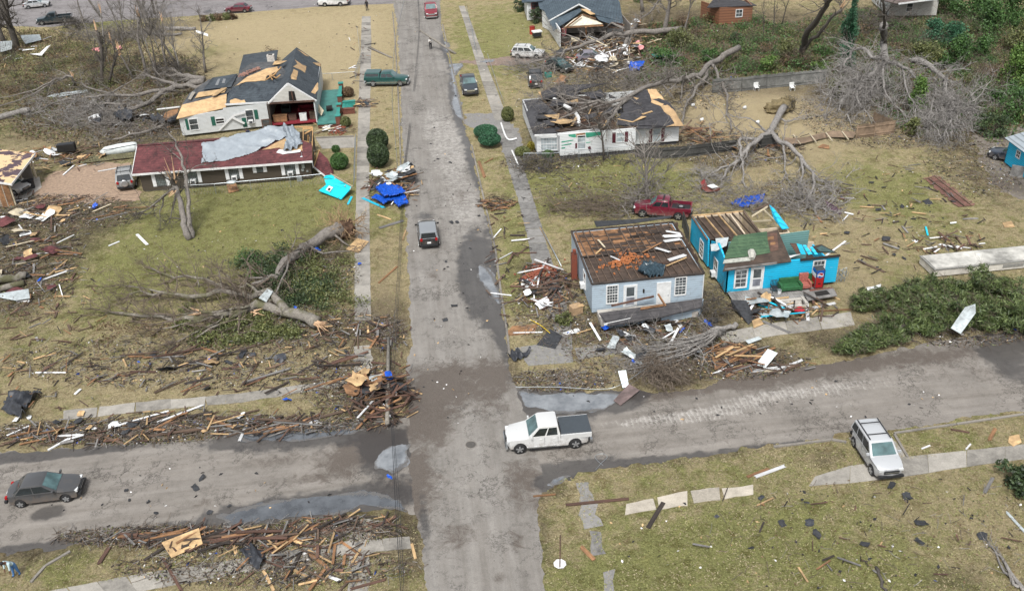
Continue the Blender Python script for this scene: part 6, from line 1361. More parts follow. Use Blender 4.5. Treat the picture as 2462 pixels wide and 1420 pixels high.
# bundle of straight grey stems before the pale blue house
ST = [([(1772, 778, .5), (1740, 785, .6), (1690, 805, .6), (1620, 828, .5), (1560, 850, .3)], .22, .05)]
for k in range(16):
    e = (1520+rnd.uniform(-10, 80), 815+k*5.2+rnd.uniform(-4, 4)); ST.append(([(1735+rnd.uniform(-20, 10), 788+rnd.uniform(-4, 6), .6), (1660+rnd.uniform(-12, 12), lerp(812, e[1], .45), .9+rnd.uniform(-.3, .3)), (*e, .35)], .085, .02))
ltree('fallen_tree', 'fallen tree bundle of long straight grey stems before pale blue house', 'fallen tree', ST, BKP, (.55, 1.3, .02, 2, 0, .4), 33, None, BKP)
tangle('root_heap', 'tall mound of brown roots and soil at the edge of cross street', 'root heap', (1590, 905, 45, 28), 170, .9, .02, TW, 50, zt=.9)
# snapped twin trunks before brown house
ltree('broken_tree', 'snapped twin trunk tree before brown house with hanging dead crown', 'tree', [
    ([(458, 575, .0), (448, 540, 1.0), (438, 500, 2.2), (425, 460, 3.6), (420, 445, 4.2)], .3, .2), ([(462, 572, 0), (456, 520, 1.6), (450, 460, 3.4), (444, 410, 5.0), (430, 370, 6.2), (405, 320, 7.6)], .24, .07), ([(425, 455, 3.8), (405, 460, 3.4), (390, 480, 2.4), (385, 520, 1.0)], .14, .05), ([(420, 455, 3.9), (395, 470, 3.0), (360, 500, 1.4), (330, 515, .6)], .12, .04), ([(425, 460, 3.7), (418, 490, 2.4), (408, 530, .8)], .11, .04), ([(446, 420, 4.8), (470, 400, 5.4), (500, 395, 5.6)], .06, .02), ([(436, 385, 5.8), (395, 350, 6.6)], .06, .02)],
    BK, (1.3, 1.5, .026, 2, -.03, .55), 35, None, BKD, brk=[(420, 440, 4.3, -.1, 0, 1, 2.6, 7), (424, 452, 3.9, -.8, 0, -.5, 1.3, 6)])
# bare standing trees
def bare(label, base, h, rad, seed, m_=BK, lean=(0, 0), broken=False, nlim=6, fan=.5, group=None, dens=1.0, name='bare_tree', start=.35):
    r = random.Random(seed); b_ = P(*base); root = thing(name, label, 'tree', b_, group)
    pts = [b_]; q = b_.copy(); d = Vector((lean[0], lean[1], 1)).normalized(); k = 6
    for i in range(k): d = (d+rv(r, .07)).normalized(); q = q+d*(h/k); pts.append(q.copy())
    mb = MB(); mb.tube(pts, [rad*(1-(.3 if broken else .85)*i/k) for i in range(k+1)], 7); mb.build('trunk', m_, root, smooth=True)
    tm = MB()
    for j in range(nlim):
        i = r.randint(int(k*start), k-(0 if not broken else 1)); a = r.random()*6.283
        dd = Vector((math.cos(a)*fan, math.sin(a)*fan, .9)); twig(tm, pts[i], dd, h*r.uniform(.25, .45), rad*.4, 3 if dens >= 1 else 2, r, .3, up=.05, nb=3)
    if tm.v: tm.build('branches', m_, root)
    if broken:
        mb = MB()
        for _ in range(5): mb.tube([pts[-1]+rv(r, .05)-Vector((0, 0, .3)), pts[-1]+Vector((r.gauss(0, .08), 0, r.uniform(.7, 1.7)))], [rad*.5, .01], 4)
        mb.build('splintered_top', SPL, root)
    return root
bare('slim twin stem bare tree on far lawn with sheet metal in its fork', (495, 175, 0), 7.5, .2, 51, nlim=8)
bare('tall bare tree before far street between hedge and pole', (372, 35, 0), 9, .24, 52, BKD, nlim=10)
bare('bare tree leaning right above brush windrow at upper left', (430, 162, 0), 12, .2, 53, lean=(-.25, .1), nlim=8)
bare('tall splintered stem right of pink insulation at upper left', (352, 180, 0), 8, .2, 54, broken=True, nlim=6)
bare('splintered stump beside pink insulation clump', (246, 200, 0), 7, .26, 55, BKD, broken=True, nlim=9)
bare('short splintered snag with forked limb right of pink insulation', (262, 205, 0), 5, .2, 56, BKD, lean=(.25, 0), broken=True, nlim=7)
bare('slender bare tree in the broken grove at upper left', (405, 178, 0), 11, .16, 57, lean=(-.12, 0), nlim=9)
bare('thin broken stem leaning left in the broken grove at upper left', (320, 190, 0), 5.5, .14, 58, broken=True, lean=(-.1, 0), nlim=4)
bare('crooked dark stem in the broken grove at upper left', (378, 184, 0), 6.5, .17, 59, BKD, nlim=6)
bare('bare grey tree behind the windrow near far street', (300, 90, 0), 8, .16, 60, nlim=9)
bare('bare grey tree standing above brush on far verge', (355, 70, 0), 9, .18, 61, nlim=10)
bare('big dark shattered tree tangled with scrap metal at top left corner', (42, 120, 0), 9, .5, 62, BKD, broken=True, nlim=14, fan=.8)
bare('second dark shattered tree at the left edge near scrap roof', (12, 110, 0), 7.5, .4, 63, BKD, broken=True, nlim=12, fan=.9)
bare('many stemmed bare young tree before smashed white house', (1558, 490, 0), 6, .2, 64, BK, nlim=20, fan=.75, dens=1, start=.2)
bare('thin bare tree against front wall of smashed white house', (1452, 385, 0), 6.5, .14, 65, BKD, nlim=9)
for k, (bx, by, h_, ln) in enumerate(((1595, 85, 9, .1), (1545, 30, 9, -.1), (1640, 100, 7, .1), (1860, 75, 6, 0), (1880, 60, 7, .05), (1835, 90, 5, 0))):
    bare(['grey tree trunk standing in rubble right of torn open house', 'bare tree behind right end of slate roof', 'leaning bare tree between rubble and green shrubs', 'thin black sapling right of brown shed', 'tall black sapling further right of brown shed', 'short black sapling below brown shed rubble'][k], (bx, by, 0), h_, (.4, .3, .2, .1, .1, .08)[k], 70+k, (BK, BK, BK, BKD, BKD, BKD)[k], lean=(ln, 0), nlim=7)
for k in range(16):
    bare('thin bare upright stem in the broken grove at upper left', (rnd.uniform(215, 445), rnd.uniform(70, 200), 0), rnd.uniform(4.5, 9), rnd.uniform(.06, .12), 400+k, rnd.choice((BK, BKD, BKP)), lean=(rnd.gauss(0, .12), 0), broken=k % 4 == 0, nlim=6, group='thin bare stems in the broken grove at upper left')
lt = ltree('broken_tree', 'ivy grown leaning twin trunk snapped off at the top among scrub', 'tree', [([(1918, 145, 0), (1930, 110, 2.5), (1955, 60, 6), (1985, 15, 9), (2005, -10, 10.5)], .45, .28), ([(1930, 120, 2), (1965, 85, 4.2), (2000, 45, 6.6), (2022, 18, 8)], .26, .16)], BKD, (.25, 1.5, .03, 2), 36, brk=[(2022, 18, 8, .4, 0, 1, 1.6, 6)], leaves=[([(P(1920+k*6, 140-k*14, .6+k*.8), (.6, .5, .9), 220) for k in range(4)], .1, L_MD)])
ltree('vine_post', 'tall stem wrapped in dark green vine at top right', 'tree', [([(2040, 90, 0), (2050, 40, 4), (2056, -10, 8), (2060, -60, 12)], .2, .15)], BKD, None, 37, leaves=[([(P(2041+k*2.6, 86-k*14, .3+k*1.25), (.45, .45, .8), 200) for k in range(9)], .11, L_BG)])
ltree('tree_trunk', 'dead standing trunk with forked top before white house at top right', 'tree', [([(2128, 150, 0), (2126, 100, 3.4), (2126, 40, 7.5), (2118, 0, 10)], .3, .12), ([(2126, 45, 7.2), (2140, 20, 8.8)], .1, .05)], BKD, (.6, 1.8, .03, 2, 0, .5), 38)
# evergreens and shrubs
def shrub(label, base, rx, rz, m_, seed, name='shrub', cat='shrub', group=None, n=1500, s=.1, tall=False, trunkm=TW):
    r = random.Random(seed); b_ = P(*base); root = thing(name, label, cat, b_, group)
    mb = MB()
    for _ in range(5): twig(mb, b_+Vector((r.gauss(0, .1), r.gauss(0, .1), .02)), Vector((r.gauss(0, .35), r.gauss(0, .35), 1)), rz*1.3, .04, 1, r, .2)
    mb.build('stems', trunkm, root)
    cl = []
    for k in range(16):
        t = r.random(); a = r.random()*6.283; w_ = rx*((1.05-t*.85) if tall else 1)*r.uniform(.15, .85)
        cl.append((b_+Vector((math.cos(a)*w_, math.sin(a)*w_, rz*(.15+1.6*t))), (rx*.42, rx*.42, rz*.38), n//16))
    leafcloud('foliage', cl, s, m_, root, seed); return root
EG = [('dark green tree right behind the grey green bush at top right', (2300, 170), 2.4, 2.4, L_MD), ('olive green tree at right edge under top right corner', (2455, 130), 2.6, 2.6, L_OL), ('mid green tree between corner tree and bright far tree', (2375, 95), 2.6, 3.0, L_MD), ('olive bush in thicket beyond bleached crown', (2235, 160), 2.2, 1.6, L_OL), ('dark bush behind white house at top right', (2260, 5), 2.5, 2.4, L_MD), ('olive green tree by the leaning ivy trunk', (1895, 150), 1.6, 1.5, L_OL), ('deep green bush at right edge under bright tree', (2420, 260), 2.2, 1.7, L_MD), ('green vine covered bush left of leaning ivy trunk', (1850, 170), 1.5, 1.0, L_BR), ('bright green bushy evergreen in middle of bleached crown', (2205, 268), 1.5, 2.2, L_BR), ('tall bright green tree at the right edge by track', (2435, 220), 2.4, 3.2, L_BR), ('bluish green evergreen behind board fence near ivy trunk', (2030, 170), 1.6, 1.8, L_BG), ('tall bluish green tree between ivy trunk and vine post', (2035, 120), 1.7, 3.0, L_BG), ('low yellow green shrub before board fence', (1975, 172), 1.4, .7, L_BR), ('broad dark green tree at the top right corner', (2330, 55), 3.2, 4.0, L_MD), ('bright green tree standing at far top right', (2420, 60), 3.5, 3.4, L_MD), ('deep green bush at right edge below bright tree', (2440, 285), 2.2, 1.6, L_MD), ('dark bush leaning on mossy limb near dirt track', (2385, 325), 2.0, 1.1, L_DK), ('tall green tree left of corner tree at top right', (2270, 40), 2.2, 3.4, L_MD), ('olive shrub left of bleached crown above fence', (2005, 235), 1.2, 1.0, L_OL), ('green bush with white blossom stem in thicket', (2290, 115), 2.6, 2.0, L_BG), ('grey green bush left of the dead trunk at top right', (2240, 110), 2.6, 1.8, L_BG), ('leafy dark bush in middle of right thicket', (2350, 150), 2.4, 1.8, L_MD), ('dark evergreen behind slate roofed house', (1560, 5), 2.2, 2.4, L_MD), ('small dark round bush among scrub below brown shed', (1770, 105), 1.0, .7, L_DK), ('green bush leaning over rubble near teal crate', (1605, 155), 2.2, 1.2, L_MD), ('olive thicket bush right of rubble', (1640, 115), 2.6, 1.5, L_OL), ('green shrub on limb of roof crushing tree', (1702, 150), 1.2, .9, L_MD), ('small green clump at foot of bleached crown', (2120, 215), 1.2, .9, L_MD), ('little yellow green sapling right of fence corner', (2195, 330), .8, 1.1, L_OL), ('dark green shrub against white wall of far house', (1292, 55), 1.3, 1.2, L_DK), ('dark shrub at the left corner of far white house', (1250, 28), 1.0, 1.0, L_DK)]
for k, (lb, b_, rx, rz, lm) in enumerate(EG): shrub(lb, (*b_, 0), rx, rz, lm, 100+k, 'evergreen_tree' if rz > 1.7 else 'shrub', 'tree' if rz > 1.7 else 'shrub', None, int(1500*max(.5, rx*rz/2.5)), .13, tall=rz > 1.7)
for k in range(120):
    while True:
        px, py = rnd.uniform(1600, 2462), rnd.uniform(20, 300)
        if inside([(1600, 60), (1700, 40), (1900, 60), (2050, 20), (2100, 60), (2300, 60), (2462, 80), (2462, 340), (2380, 330), (2330, 240), (2280, 130), (1990, 160), (1700, 195), (1640, 160)], np.array([px]), np.array([py]))[0]: break
    b_ = P(px, py); root = thing('scrub_bush', 'straggly leafless bush with sparse olive leaves in thicket at upper right', 'bush', b_, 'scrub bushes in the thicket at upper right')
    mb = MB()
    for _ in range(9): twig(mb, b_+Vector((rnd.gauss(0, .3), rnd.gauss(0, .3), .02)), Vector((rnd.gauss(0, .4), rnd.gauss(0, .4), 1)), rnd.uniform(1.0, 2.4), .02, 2, rnd, .25, nb=3)
    mb.build('stems', TW, root); leafcloud('foliage', [(b_+Vector((0, 0, .7)), (1.5, 1.5, .8), 330)], .1, rnd.choice((L_OL, L_OL, L_MD, L_MD, L_BN)), root, k)
for k in range(60):
    while True:
        px, py = rnd.uniform(-40, 330), rnd.uniform(80, 230)
        if py > 90+px*.1: break
    b_ = P(px, py); root = thing('scrub_bush', 'bare brown bramble bush in overgrown lot at upper left', 'bush', b_, 'bramble bushes in the overgrown lot at upper left')
    mb = MB()
    for _ in range(9): twig(mb, b_+Vector((rnd.gauss(0, .4), rnd.gauss(0, .4), .02)), Vector((rnd.gauss(0, .45), rnd.gauss(0, .45), 1)), rnd.uniform(.9, 2.2), .018, 2, rnd, .25, nb=3)
    mb.build('stems', rnd.choice((TW, BKD)), root); leafcloud('foliage', [(b_+Vector((0, 0, .4)), (1.4, 1.4, .5), 160)], .09, rnd.choice((L_OL, L_BN)), root, k+50)
# clipped bushes: thousands of leaf faces over a dense ball
def topiary(label, base, rad, rz, m_, seed, legs=False, zc=None, inner=None):
    b_ = P(*base); root = thing('clipped_bush', label, 'bush', b_); zc = rz*1.0 if zc is None else zc; r = random.Random(seed)
    mb = MB(); mb.tube([b_+Vector((0, 0, 0)), b_+Vector((0, 0, zc))], [.12, .08], 6); mb.build('stem', BKD, root)
    g = np.random.default_rng(seed); n = int(2600*rad*rad+900); d = g.normal(size=(n, 3)); d /= np.linalg.norm(d, axis=1)[:, None]
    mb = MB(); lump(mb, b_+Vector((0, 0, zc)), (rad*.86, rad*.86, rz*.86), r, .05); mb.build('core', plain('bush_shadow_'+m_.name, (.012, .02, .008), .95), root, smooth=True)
    cl = [(Vector(b_)+Vector((x*rad*.93, y*rad*.93, zc+z*rz*.93)), (.1, .1, .1), 2) for x, y, z in d]
    leafcloud('foliage', cl, .075, m_, root, seed)
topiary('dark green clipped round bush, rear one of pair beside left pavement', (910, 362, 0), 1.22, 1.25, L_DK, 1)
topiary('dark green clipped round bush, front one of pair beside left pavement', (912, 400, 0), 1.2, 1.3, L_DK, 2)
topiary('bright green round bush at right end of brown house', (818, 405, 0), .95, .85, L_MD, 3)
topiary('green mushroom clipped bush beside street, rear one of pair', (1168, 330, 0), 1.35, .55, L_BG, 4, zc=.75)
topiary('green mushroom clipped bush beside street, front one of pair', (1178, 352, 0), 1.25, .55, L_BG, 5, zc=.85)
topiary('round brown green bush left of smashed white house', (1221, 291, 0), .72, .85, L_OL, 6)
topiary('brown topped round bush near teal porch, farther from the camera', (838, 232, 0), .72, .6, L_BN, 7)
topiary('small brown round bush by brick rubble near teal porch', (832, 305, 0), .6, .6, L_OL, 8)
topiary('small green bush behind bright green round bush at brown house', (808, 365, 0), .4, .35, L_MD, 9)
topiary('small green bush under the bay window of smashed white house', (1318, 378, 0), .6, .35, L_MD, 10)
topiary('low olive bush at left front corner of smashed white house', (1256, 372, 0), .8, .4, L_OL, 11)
topiary('little yellow shrub at front corner of smashed white house', (1277, 362, 0), .35, .5, leafmat('yellow_leaf', (.12, .1, .01), (.35, .3, .04)), 12)
shrub('wispy olive bush at left front corner of pale blue house', (1358, 778, 0), .8, .6, L_OL, 140, n=500)
shrub('dark broad bush cut off by right edge near pavement', (2450, 1165, 0), 1.3, .8, L_DK, 141, n=2200)
shrub('brown leafless round bush behind white house', (657, 150, 0), 1.4, 1.1, L_BN, 142, n=300)
for k in range(5): shrub('clipped brown hedge bush in row beside dark red sedan', (490+k*18, 52-k*1.5, 0), .8, .55, (L_BN, L_OL)[k % 2], 150+k, 'hedge_bush', 'hedge', 'hedge bushes beside dark red sedan', 700)
# fallen cedars
def cedar(label, base, tip, rad, seed, n=60):
    r = random.Random(seed); a, b_ = P(*base, .5), P(*tip, .5); root = thing('fallen_cedar', label, 'fallen tree', (a.x, a.y, 0)); ax = (b_-a); L = ax.length; ax.normalize()
    mb = MB(); mb.tube([a, a.lerp(b_, .5)+Vector((0, 0, .3)), b_], [.2, .13, .03], 6); mb.build('trunk', BKD, root)
    cl = []; tm = MB()
    for k in range(n):
        t = r.uniform(.08, 1); p = a.lerp(b_, t); w_ = rad*(1.15-.75*t); dd = (ax*.7+rv(r, .8)); dd.z = abs(dd.z)*.6; dd.normalize(); q = p+dd*w_*r.uniform(.5, 1.1); q.z = max(.2, min(2.1, q.z))
        tm.tube([p, p.lerp(q, .5)+Vector((0, 0, .15)), q], [.04, .025, .01], 3, cap=False)
        for j in range(5): e = p.lerp(q, .35+.65*j/4); cl.append((e+rv(r, .14), (.42, .42, .24), 52))
        for j in range(2): twig(tm, q, dd+ax*.5+rv(r, .3), 1.0, .012, 1, r, .25, nb=3)
    tm.build('branches', TW, root); leafcloud('foliage', cl, .06, L_CD, root, seed, stretch=3.0); return root
cedar('fallen dark cedar, the one nearest the cross street with brown twigs', (2330, 735), (2050, 830), 2.3, 1, 95); cedar('fallen dark cedar with its tip beside the bright blue house path', (2300, 720), (2065, 730), 2.2, 2, 80)
cedar('fallen cedar lying along front of the long pale trailer', (2470, 700), (2190, 700), 2.4, 3, 90); cedar('fallen dark cedar reaching the right edge above the muddy street', (2520, 770), (2260, 770), 2.3, 4, 85); cedar('short fallen cedar limb at left tip, yellow green beside street', (2160, 800), (2030, 838), 1.3, 5, 45)
# ground litter nobody could count
def litter(name, regions, L, rad, m_, seed, zmax=.12, flat=True):
    r = random.Random(seed); mb = MB()
    for (cx, cy, rx, ry, n) in regions:
        for _ in range(int(n*1.7)):
            q = r.random()**.6*1.1; a = r.random()*6.283; p = P(cx+rx*q*math.cos(a), cy+ry*q*math.sin(a)); p.z = r.uniform(.02, zmax); a = r.random()*6.283; l = L*r.uniform(.3, 1.3)
            d = Vector((math.cos(a), math.sin(a), r.gauss(0, .12))); mb.tube([p, p+d*l*.5+rv(r, .05*l), p+d*l], [rad*r.uniform(.5, 1.3)]*3, 3, cap=False)
    tag(mb.build(name, m_, None), name.replace('_', ' ')+' strewn over the grass and verges', 'litter', kind='stuff')
TWR = [(430, 870, 400, 60, 500), (250, 1040, 280, 26, 500), (600, 1020, 300, 20, 380), (850, 930, 120, 60, 300), (930, 800, 40, 40, 160), (480, 1290, 330, 26, 420), (800, 1275, 160, 26, 200), (640, 1365, 340, 40, 300), (60, 620, 130, 140, 420), (160, 510, 170, 40, 400), (240, 290, 200, 60, 700), (200, 170, 220, 70, 600), (420, 190, 80, 30, 200), (1330, 740, 90, 80, 260), (1560, 830, 200, 70, 420), (1750, 870, 180, 40, 260), (1500, 180, 200, 60, 600), (1680, 200, 120, 60, 300), (1760, 360, 160, 40, 420), (1930, 470, 110, 40, 300), (2150, 270, 220, 80, 1100), (2200, 120, 280, 90, 1000), (1800, 110, 200, 60, 600), (1330, 390, 120, 26, 240), (1480, 470, 200, 50, 240), (2350, 400, 120, 70, 260), (2300, 790, 200, 40, 240), (1350, 915, 110, 24, 220), (2150, 1290, 420, 130, 70), (720, 780, 170, 50, 300), (720, 660, 140, 60, 260)]
litter('twig_litter', TWR, .7, .016, TW, 1); litter('pale_twig_litter', [(a, b_, c, d, n//2) for a, b_, c, d, n in TWR], .8, .014, BKP, 2)
litter('dark_debris_litter', [(a, b_, c, d, n//3) for a, b_, c, d, n in TWR], .35, .035, W_DRK, 3)
def chips(name, regions, s, m_, seed, lab=' bits strewn over the ground'):
    g = random.Random(seed); cl = []
    for (cx, cy, rx, ry, n) in regions:
        for _ in range(n):
            q = g.random()**.5; a = g.random()*6.283; cl.append((P(cx+rx*q*math.cos(a), cy+ry*q*math.sin(a), .05), (.05, .05, .02), 1))
    o = leafcloud(name, cl, s, m_, None, seed, flat=.85); tag(o, name.replace('_', ' ')+lab, 'litter', kind='stuff')
ALL = TWR+[(1900, 1300, 520, 120, 110), (560, 560, 280, 120, 160), (1200, 150, 80, 140, 160), (1450, 430, 180, 60, 160), (2120, 520, 200, 120, 300), (1080, 700, 110, 400, 130), (700, 80, 300, 70, 160), (930, 300, 40, 250, 120), (400, 1180, 400, 60, 60), (1800, 960, 500, 60, 90)]
chips('white_scrap', [(a, b_, c, d, max(6, n//7)) for a, b_, c, d, n in ALL], .09, plain('white_scrap', (.6, .6, .6), .6), 4)
chips('black_shingle_scrap', [(a, b_, c, d, max(8, n//4)) for a, b_, c, d, n in ALL], .13, plain('black_scrap', (.02, .02, .022), .8), 5)
chips('tan_wood_scrap', [(a, b_, c, d, n//8) for a, b_, c, d, n in ALL], .1, W_TAN, 6); chips('blue_plastic_scrap', [(a, b_, c, d, n//45) for a, b_, c, d, n in TWR], .12, W_BLUE, 7)
chips('dead_leaf_litter', [(a, b_, c*1.05, d*1.1, n*4) for a, b_, c, d, n in TWR], .07, L_BN, 8); chips('green_leaf_litter', [(a, b_, c*1.05, d*1.1, n*2) for a, b_, c, d, n in TWR], .07, L_OL, 9)

def scatter(name, label, poly, n, s, m_, seed, avoid=(), hz=.12, kind='stuff', flat_=.2, stretch=1.0):
    g = np.random.default_rng(seed); W = [(p.x, p.y) for p in wpoly(poly)]; a = np.array(W); lo, hi = a.min(0), a.max(0)
    X = g.uniform(lo[0], hi[0], n*3); Y = g.uniform(lo[1], hi[1], n*3); I = inside(W, X, Y)
    for av in avoid: I &= ~inside([(p.x, p.y) for p in wpoly(av)], X, Y)
    I &= vnoise(X, Y, 1.1, seed) + .5*vnoise(X, Y, 3.5, seed+1) > g.uniform(.25, 1.1, X.shape)
    X, Y = X[I][:n], Y[I][:n]
    o = leafcloud(name, [(Vector((x, y, hz*.5)), (.12, .12, hz), 3) for x, y in zip(X, Y)], s, m_, None, seed, flat=flat_, stretch=stretch)
    return tag(o, label, 'grass', kind=kind)
PV = [[(866, 30), (896, 30), (896, 775), (848, 775)], [(1100, 10), (1120, 10), (1225, 290), (1380, 640), (1385, 850), (1325, 850), (1270, 640)], [(150, 985), (830, 905), (835, 930), (150, 1015)], [(80, 1425), (990, 1285), (992, 1322), (110, 1470)], [(1940, 1170), (1955, 1140), (2600, 1045), (2600, 1090), (2060, 1165)], [(320, 335), (760, 300), (760, 440), (330, 470)], [(1370, 560), (1700, 530), (1690, 750), (1420, 770)], [(1655, 520), (1960, 545), (2020, 720), (1740, 730)], [(75, 395), (335, 385), (345, 485), (85, 495)], [(1500, 1190), (1825, 1160), (1825, 1190), (1500, 1240)], [(425, 115), (775, 115), (830, 310), (430, 335)]]
L_ST = leafmat('straw_grass', (.21, .175, .1), (.35, .3, .185)); L_GG = leafmat('lawn_grass', (.12, .13, .042), (.27, .275, .1))
for k, (pl, n) in enumerate((([(-100, 330), (420, 330), (880, 420), (960, 420), (985, 900), (830, 1010), (-150, 1080)], 26000), ([(1150, 340), (2500, 330), (2600, 780), (1235, 935), (1190, 600)], 26000), ([(1310, 1150), (2600, 975), (2600, 1500), (1310, 1500)], 22000), ([(-100, 1380), (300, 1300), (780, 1245), (1010, 1250), (1020, 1500), (-200, 1560)], 8000), ([(250, 60), (945, 20), (965, 420), (780, 330), (760, 200), (300, 120)], 9000), ([(1065, 10), (1260, 10), (1330, 280), (1250, 330), (1130, 320)], 5000))):
    scatter('grass', 'short straw coloured winter grass growing on the lawns', pl, n//3, .034, L_ST, 200+k, PV+[MAIN, CROSS], .05, stretch=1.3, flat_=.6); scatter('grass', 'short green grass growing among straw on the lawns', pl, n//4, .034, L_GG, 230+k, PV+[MAIN, CROSS], .05, stretch=1.3, flat_=.6)
TH = [(1560, 60), (1700, 40), (1900, 60), (2060, 20), (2300, 40), (2462, 40), (2600, 100), (2600, 330), (2380, 345), (2340, 320), (2180, 330), (2140, 290), (1990, 190), (1700, 205), (1500, 200)]
scatter('undergrowth', 'tangled low undergrowth filling thicket at upper right', TH, 9000, .12, L_OL, 301, (), .3); scatter('undergrowth', 'brown dead undergrowth filling thicket at upper right', TH, 7000, .1, L_BN, 302, (), .25); scatter('undergrowth', 'green low undergrowth in thicket at upper right', TH, 9000, .12, L_MD, 303, (), .4)
TL = [(-80, 70), (150, 75), (330, 80), (480, 150), (480, 220), (330, 330), (100, 340), (-80, 330)]
scatter('undergrowth', 'brown dead undergrowth in overgrown lot at upper left', TL, 9000, .09, L_BN, 304, (), .25); scatter('undergrowth', 'olive low undergrowth in overgrown lot at upper left', TL, 5000, .1, L_OL, 305, (), .3)
# ---------------------------------------------------------------- storm debris
def plank_mesh(seed):
    r = random.Random(seed); mb = MB(); n = 4; vs = []
    for e in (-1, 1):
        for k in range(n+1): vs.append((e*(.5-r.random()*.07*(seed % 3 > 0)), -.5+k/n))
    L = vs[:n+1]; Rr = vs[n+1:]; out = L[::-1]+Rr
    mb.slab([(x, y, .5) for x, y in out], 1.0); me = bpy.data.meshes.new('plank'); me.from_pydata(mb.v, [], mb.f); me.materials.append(W_BRN); return me
def scrap_mesh(seed):
    """torn sheet: irregular outline, gently buckled"""
    r = random.Random(seed); k = 12; rim = [(math.cos(2*math.pi*i/k)*r.uniform(.32, .58), math.sin(2*math.pi*i/k)*r.uniform(.32, .58)) for i in range(k)]
    if seed % 2 == 0: rim = [(-.5, -.5), (-.1, -.47), (.3, -.5), (.5, -.3), (.47, .1), (.5, .5), (.2, .46), (0, .5), (-.3, .42), (-.5, .5), (-.46, .2), (-.5, 0)]; rim = [(x+r.uniform(-.08, .08), y+r.uniform(-.08, .08)) for x, y in rim]
    vs = []; a = r.uniform(.1, .35); ph = r.random()*6
    for q in (1, .5):
        for x, y in rim: vs.append((x*q, y*q, a*math.sin(x*q*5+ph)*math.cos(y*q*3+ph)+a))
    vs.append((0, 0, a*math.sin(ph)*math.cos(ph)+a)); fs = []
    for i in range(k): j = (i+1) % k; fs += [(i, j, k+j, k+i), (k+i, k+j, 2*k)]
    me = bpy.data.meshes.new('scrap'); me.from_pydata(vs, [], fs); me.materials.append(W_BRN); return me
PMESH = [plank_mesh(i) for i in range(6)]; SMESH = [scrap_mesh(i) for i in range(8)]
VINYL = plain('torn_white_vinyl', (.6, .62, .63), .5, .12, 3); PINK = plain('pink_insulation', (.5, .22, .22), .95, .35, 5); TBOARD = plain('tarpaper', (.028, .03, .034), .85, .5, 4, bmp=.4)
COLW = {W_TAN: 'pale tan', W_ORG: 'orange brown', W_RED: 'dark red brown', W_BRN: 'weathered brown', W_GRY: 'grey', W_DRK: 'blackish', W_WHT: 'white painted', W_CRM: 'cream', W_CYN: 'cyan painted', GALV: 'shiny metal', VINYL: 'white vinyl', TARP: 'black felt', TBOARD: 'black tar paper', W_BLUE: 'blue plastic', PINK: 'pink', DKS: 'dark shingled', MRN: 'maroon shingled', SBL2: 'blue sided', SH: 'white'}
def put(me, name, label, cat, loc, rot, scale, m_, group=None):
    o = bpy.data.objects.new(name, me); col.objects.link(o); o.location = loc; o.rotation_euler = rot; o.scale = scale
    o.material_slots[0].link = 'OBJECT'; o.material_slots[0].material = m_
    return tag(o, label, cat, group)
def plank(x0, y0, x1, y1, w_, m_, where, z=.06, group=None, th=.05, z1=None):
    a, b_ = P(x0, y0, z), P(x1, y1, z if z1 is None else z1); d = b_-a; L = d.length
    sz = 'long' if L > 3.2 else ('short' if L < 1.3 else 'mid length')
    return put(PMESH[rnd.randrange(6)], 'board', f'{sz} {COLW[m_]} board {where}', 'board', (a+b_)/2, (rnd.uniform(-.2, .2), -math.asin(max(-1, min(1, d.z/L))), math.atan2(d.y, d.x)), (L, w_, th), m_, group)
BQ = []
def heap(where, group, reg, n, mats, L=(1.0, 3.4), ang=None, spr=1.6, hgt=.25, w_=(.07, .19), tilt=.08):
    cx, cy, rx, ry = reg
    for k in range(n):
        q = rnd.random()**.6; a = rnd.random()*6.283; p = P(cx+rx*q*math.cos(a), cy+ry*q*math.sin(a)); p.z = .05+rnd.random()*hgt*(1-q*.7)
        l = rnd.uniform(*L)*rnd.uniform(.7, 1); an = (rnd.random()*3.14 if ang is None else ang+rnd.gauss(0, spr*.4)); m_ = rnd.choice(mats); ti = rnd.gauss(0, tilt)
        p.z += abs(math.sin(ti))*l*.5; wd = rnd.uniform(*w_); v_ = p-Vector((0, 0, CAM_H))
        BQ.append((l*wd**.5/v_.length, (PMESH[rnd.randrange(6)], 'board', f'{COLW[m_]} splintered board {where}', 'board', p, (rnd.gauss(0, .15), ti, an), (l, wd, rnd.uniform(.03, .07)), m_, group)))
def flush_boards(keep):
    BQ.sort(key=lambda q: -q[0]); mb = MB(); ms = []
    for k, (_, a) in enumerate(BQ):
        if k < keep: put(*a); continue
        me, _n, _l, _c, loc, rot, scl, m_, _g = a
        if m_ not in ms: ms.append(m_)
        mb.cur = ms.index(m_); M = Matrix.LocRotScale(loc, Euler(rot), Vector(scl)); mb.add([M @ v.co for v in me.vertices], [tuple(p.vertices) for p in me.polygons])
    o = mb.build('board_litter', ms, None); tag(o, 'smaller splintered boards lying in and round all the debris heaps', 'boards', kind='stuff')
def scraps(where, group, reg, n, mats, S=(.5, 1.5), hgt=.2, tilt=.2):
    cx, cy, rx, ry = reg
    for k in range(n):
        q = rnd.random()**.6; a = rnd.random()*6.283; p = P(cx+rx*q*math.cos(a), cy+ry*q*math.sin(a)); p.z = .03+rnd.random()*hgt; s = rnd.uniform(*S); m_ = rnd.choice(mats)
        put(SMESH[rnd.randrange(8)], 'torn_sheet', f'torn {COLW[m_]} sheet {where}', 'sheet', p, (rnd.gauss(0, tilt), rnd.gauss(0, tilt), rnd.random()*6.28), (s, s*rnd.uniform(.45, .9), s*.5), m_, group)
def flat(name, label, cat, pts, m_, th=.04, group=None):
    mb = MB(); mb.slab([P(*(q if len(q) == 3 else (*q, .06))) for q in pts], th); return solo(mb, name, m_, label, cat, group)
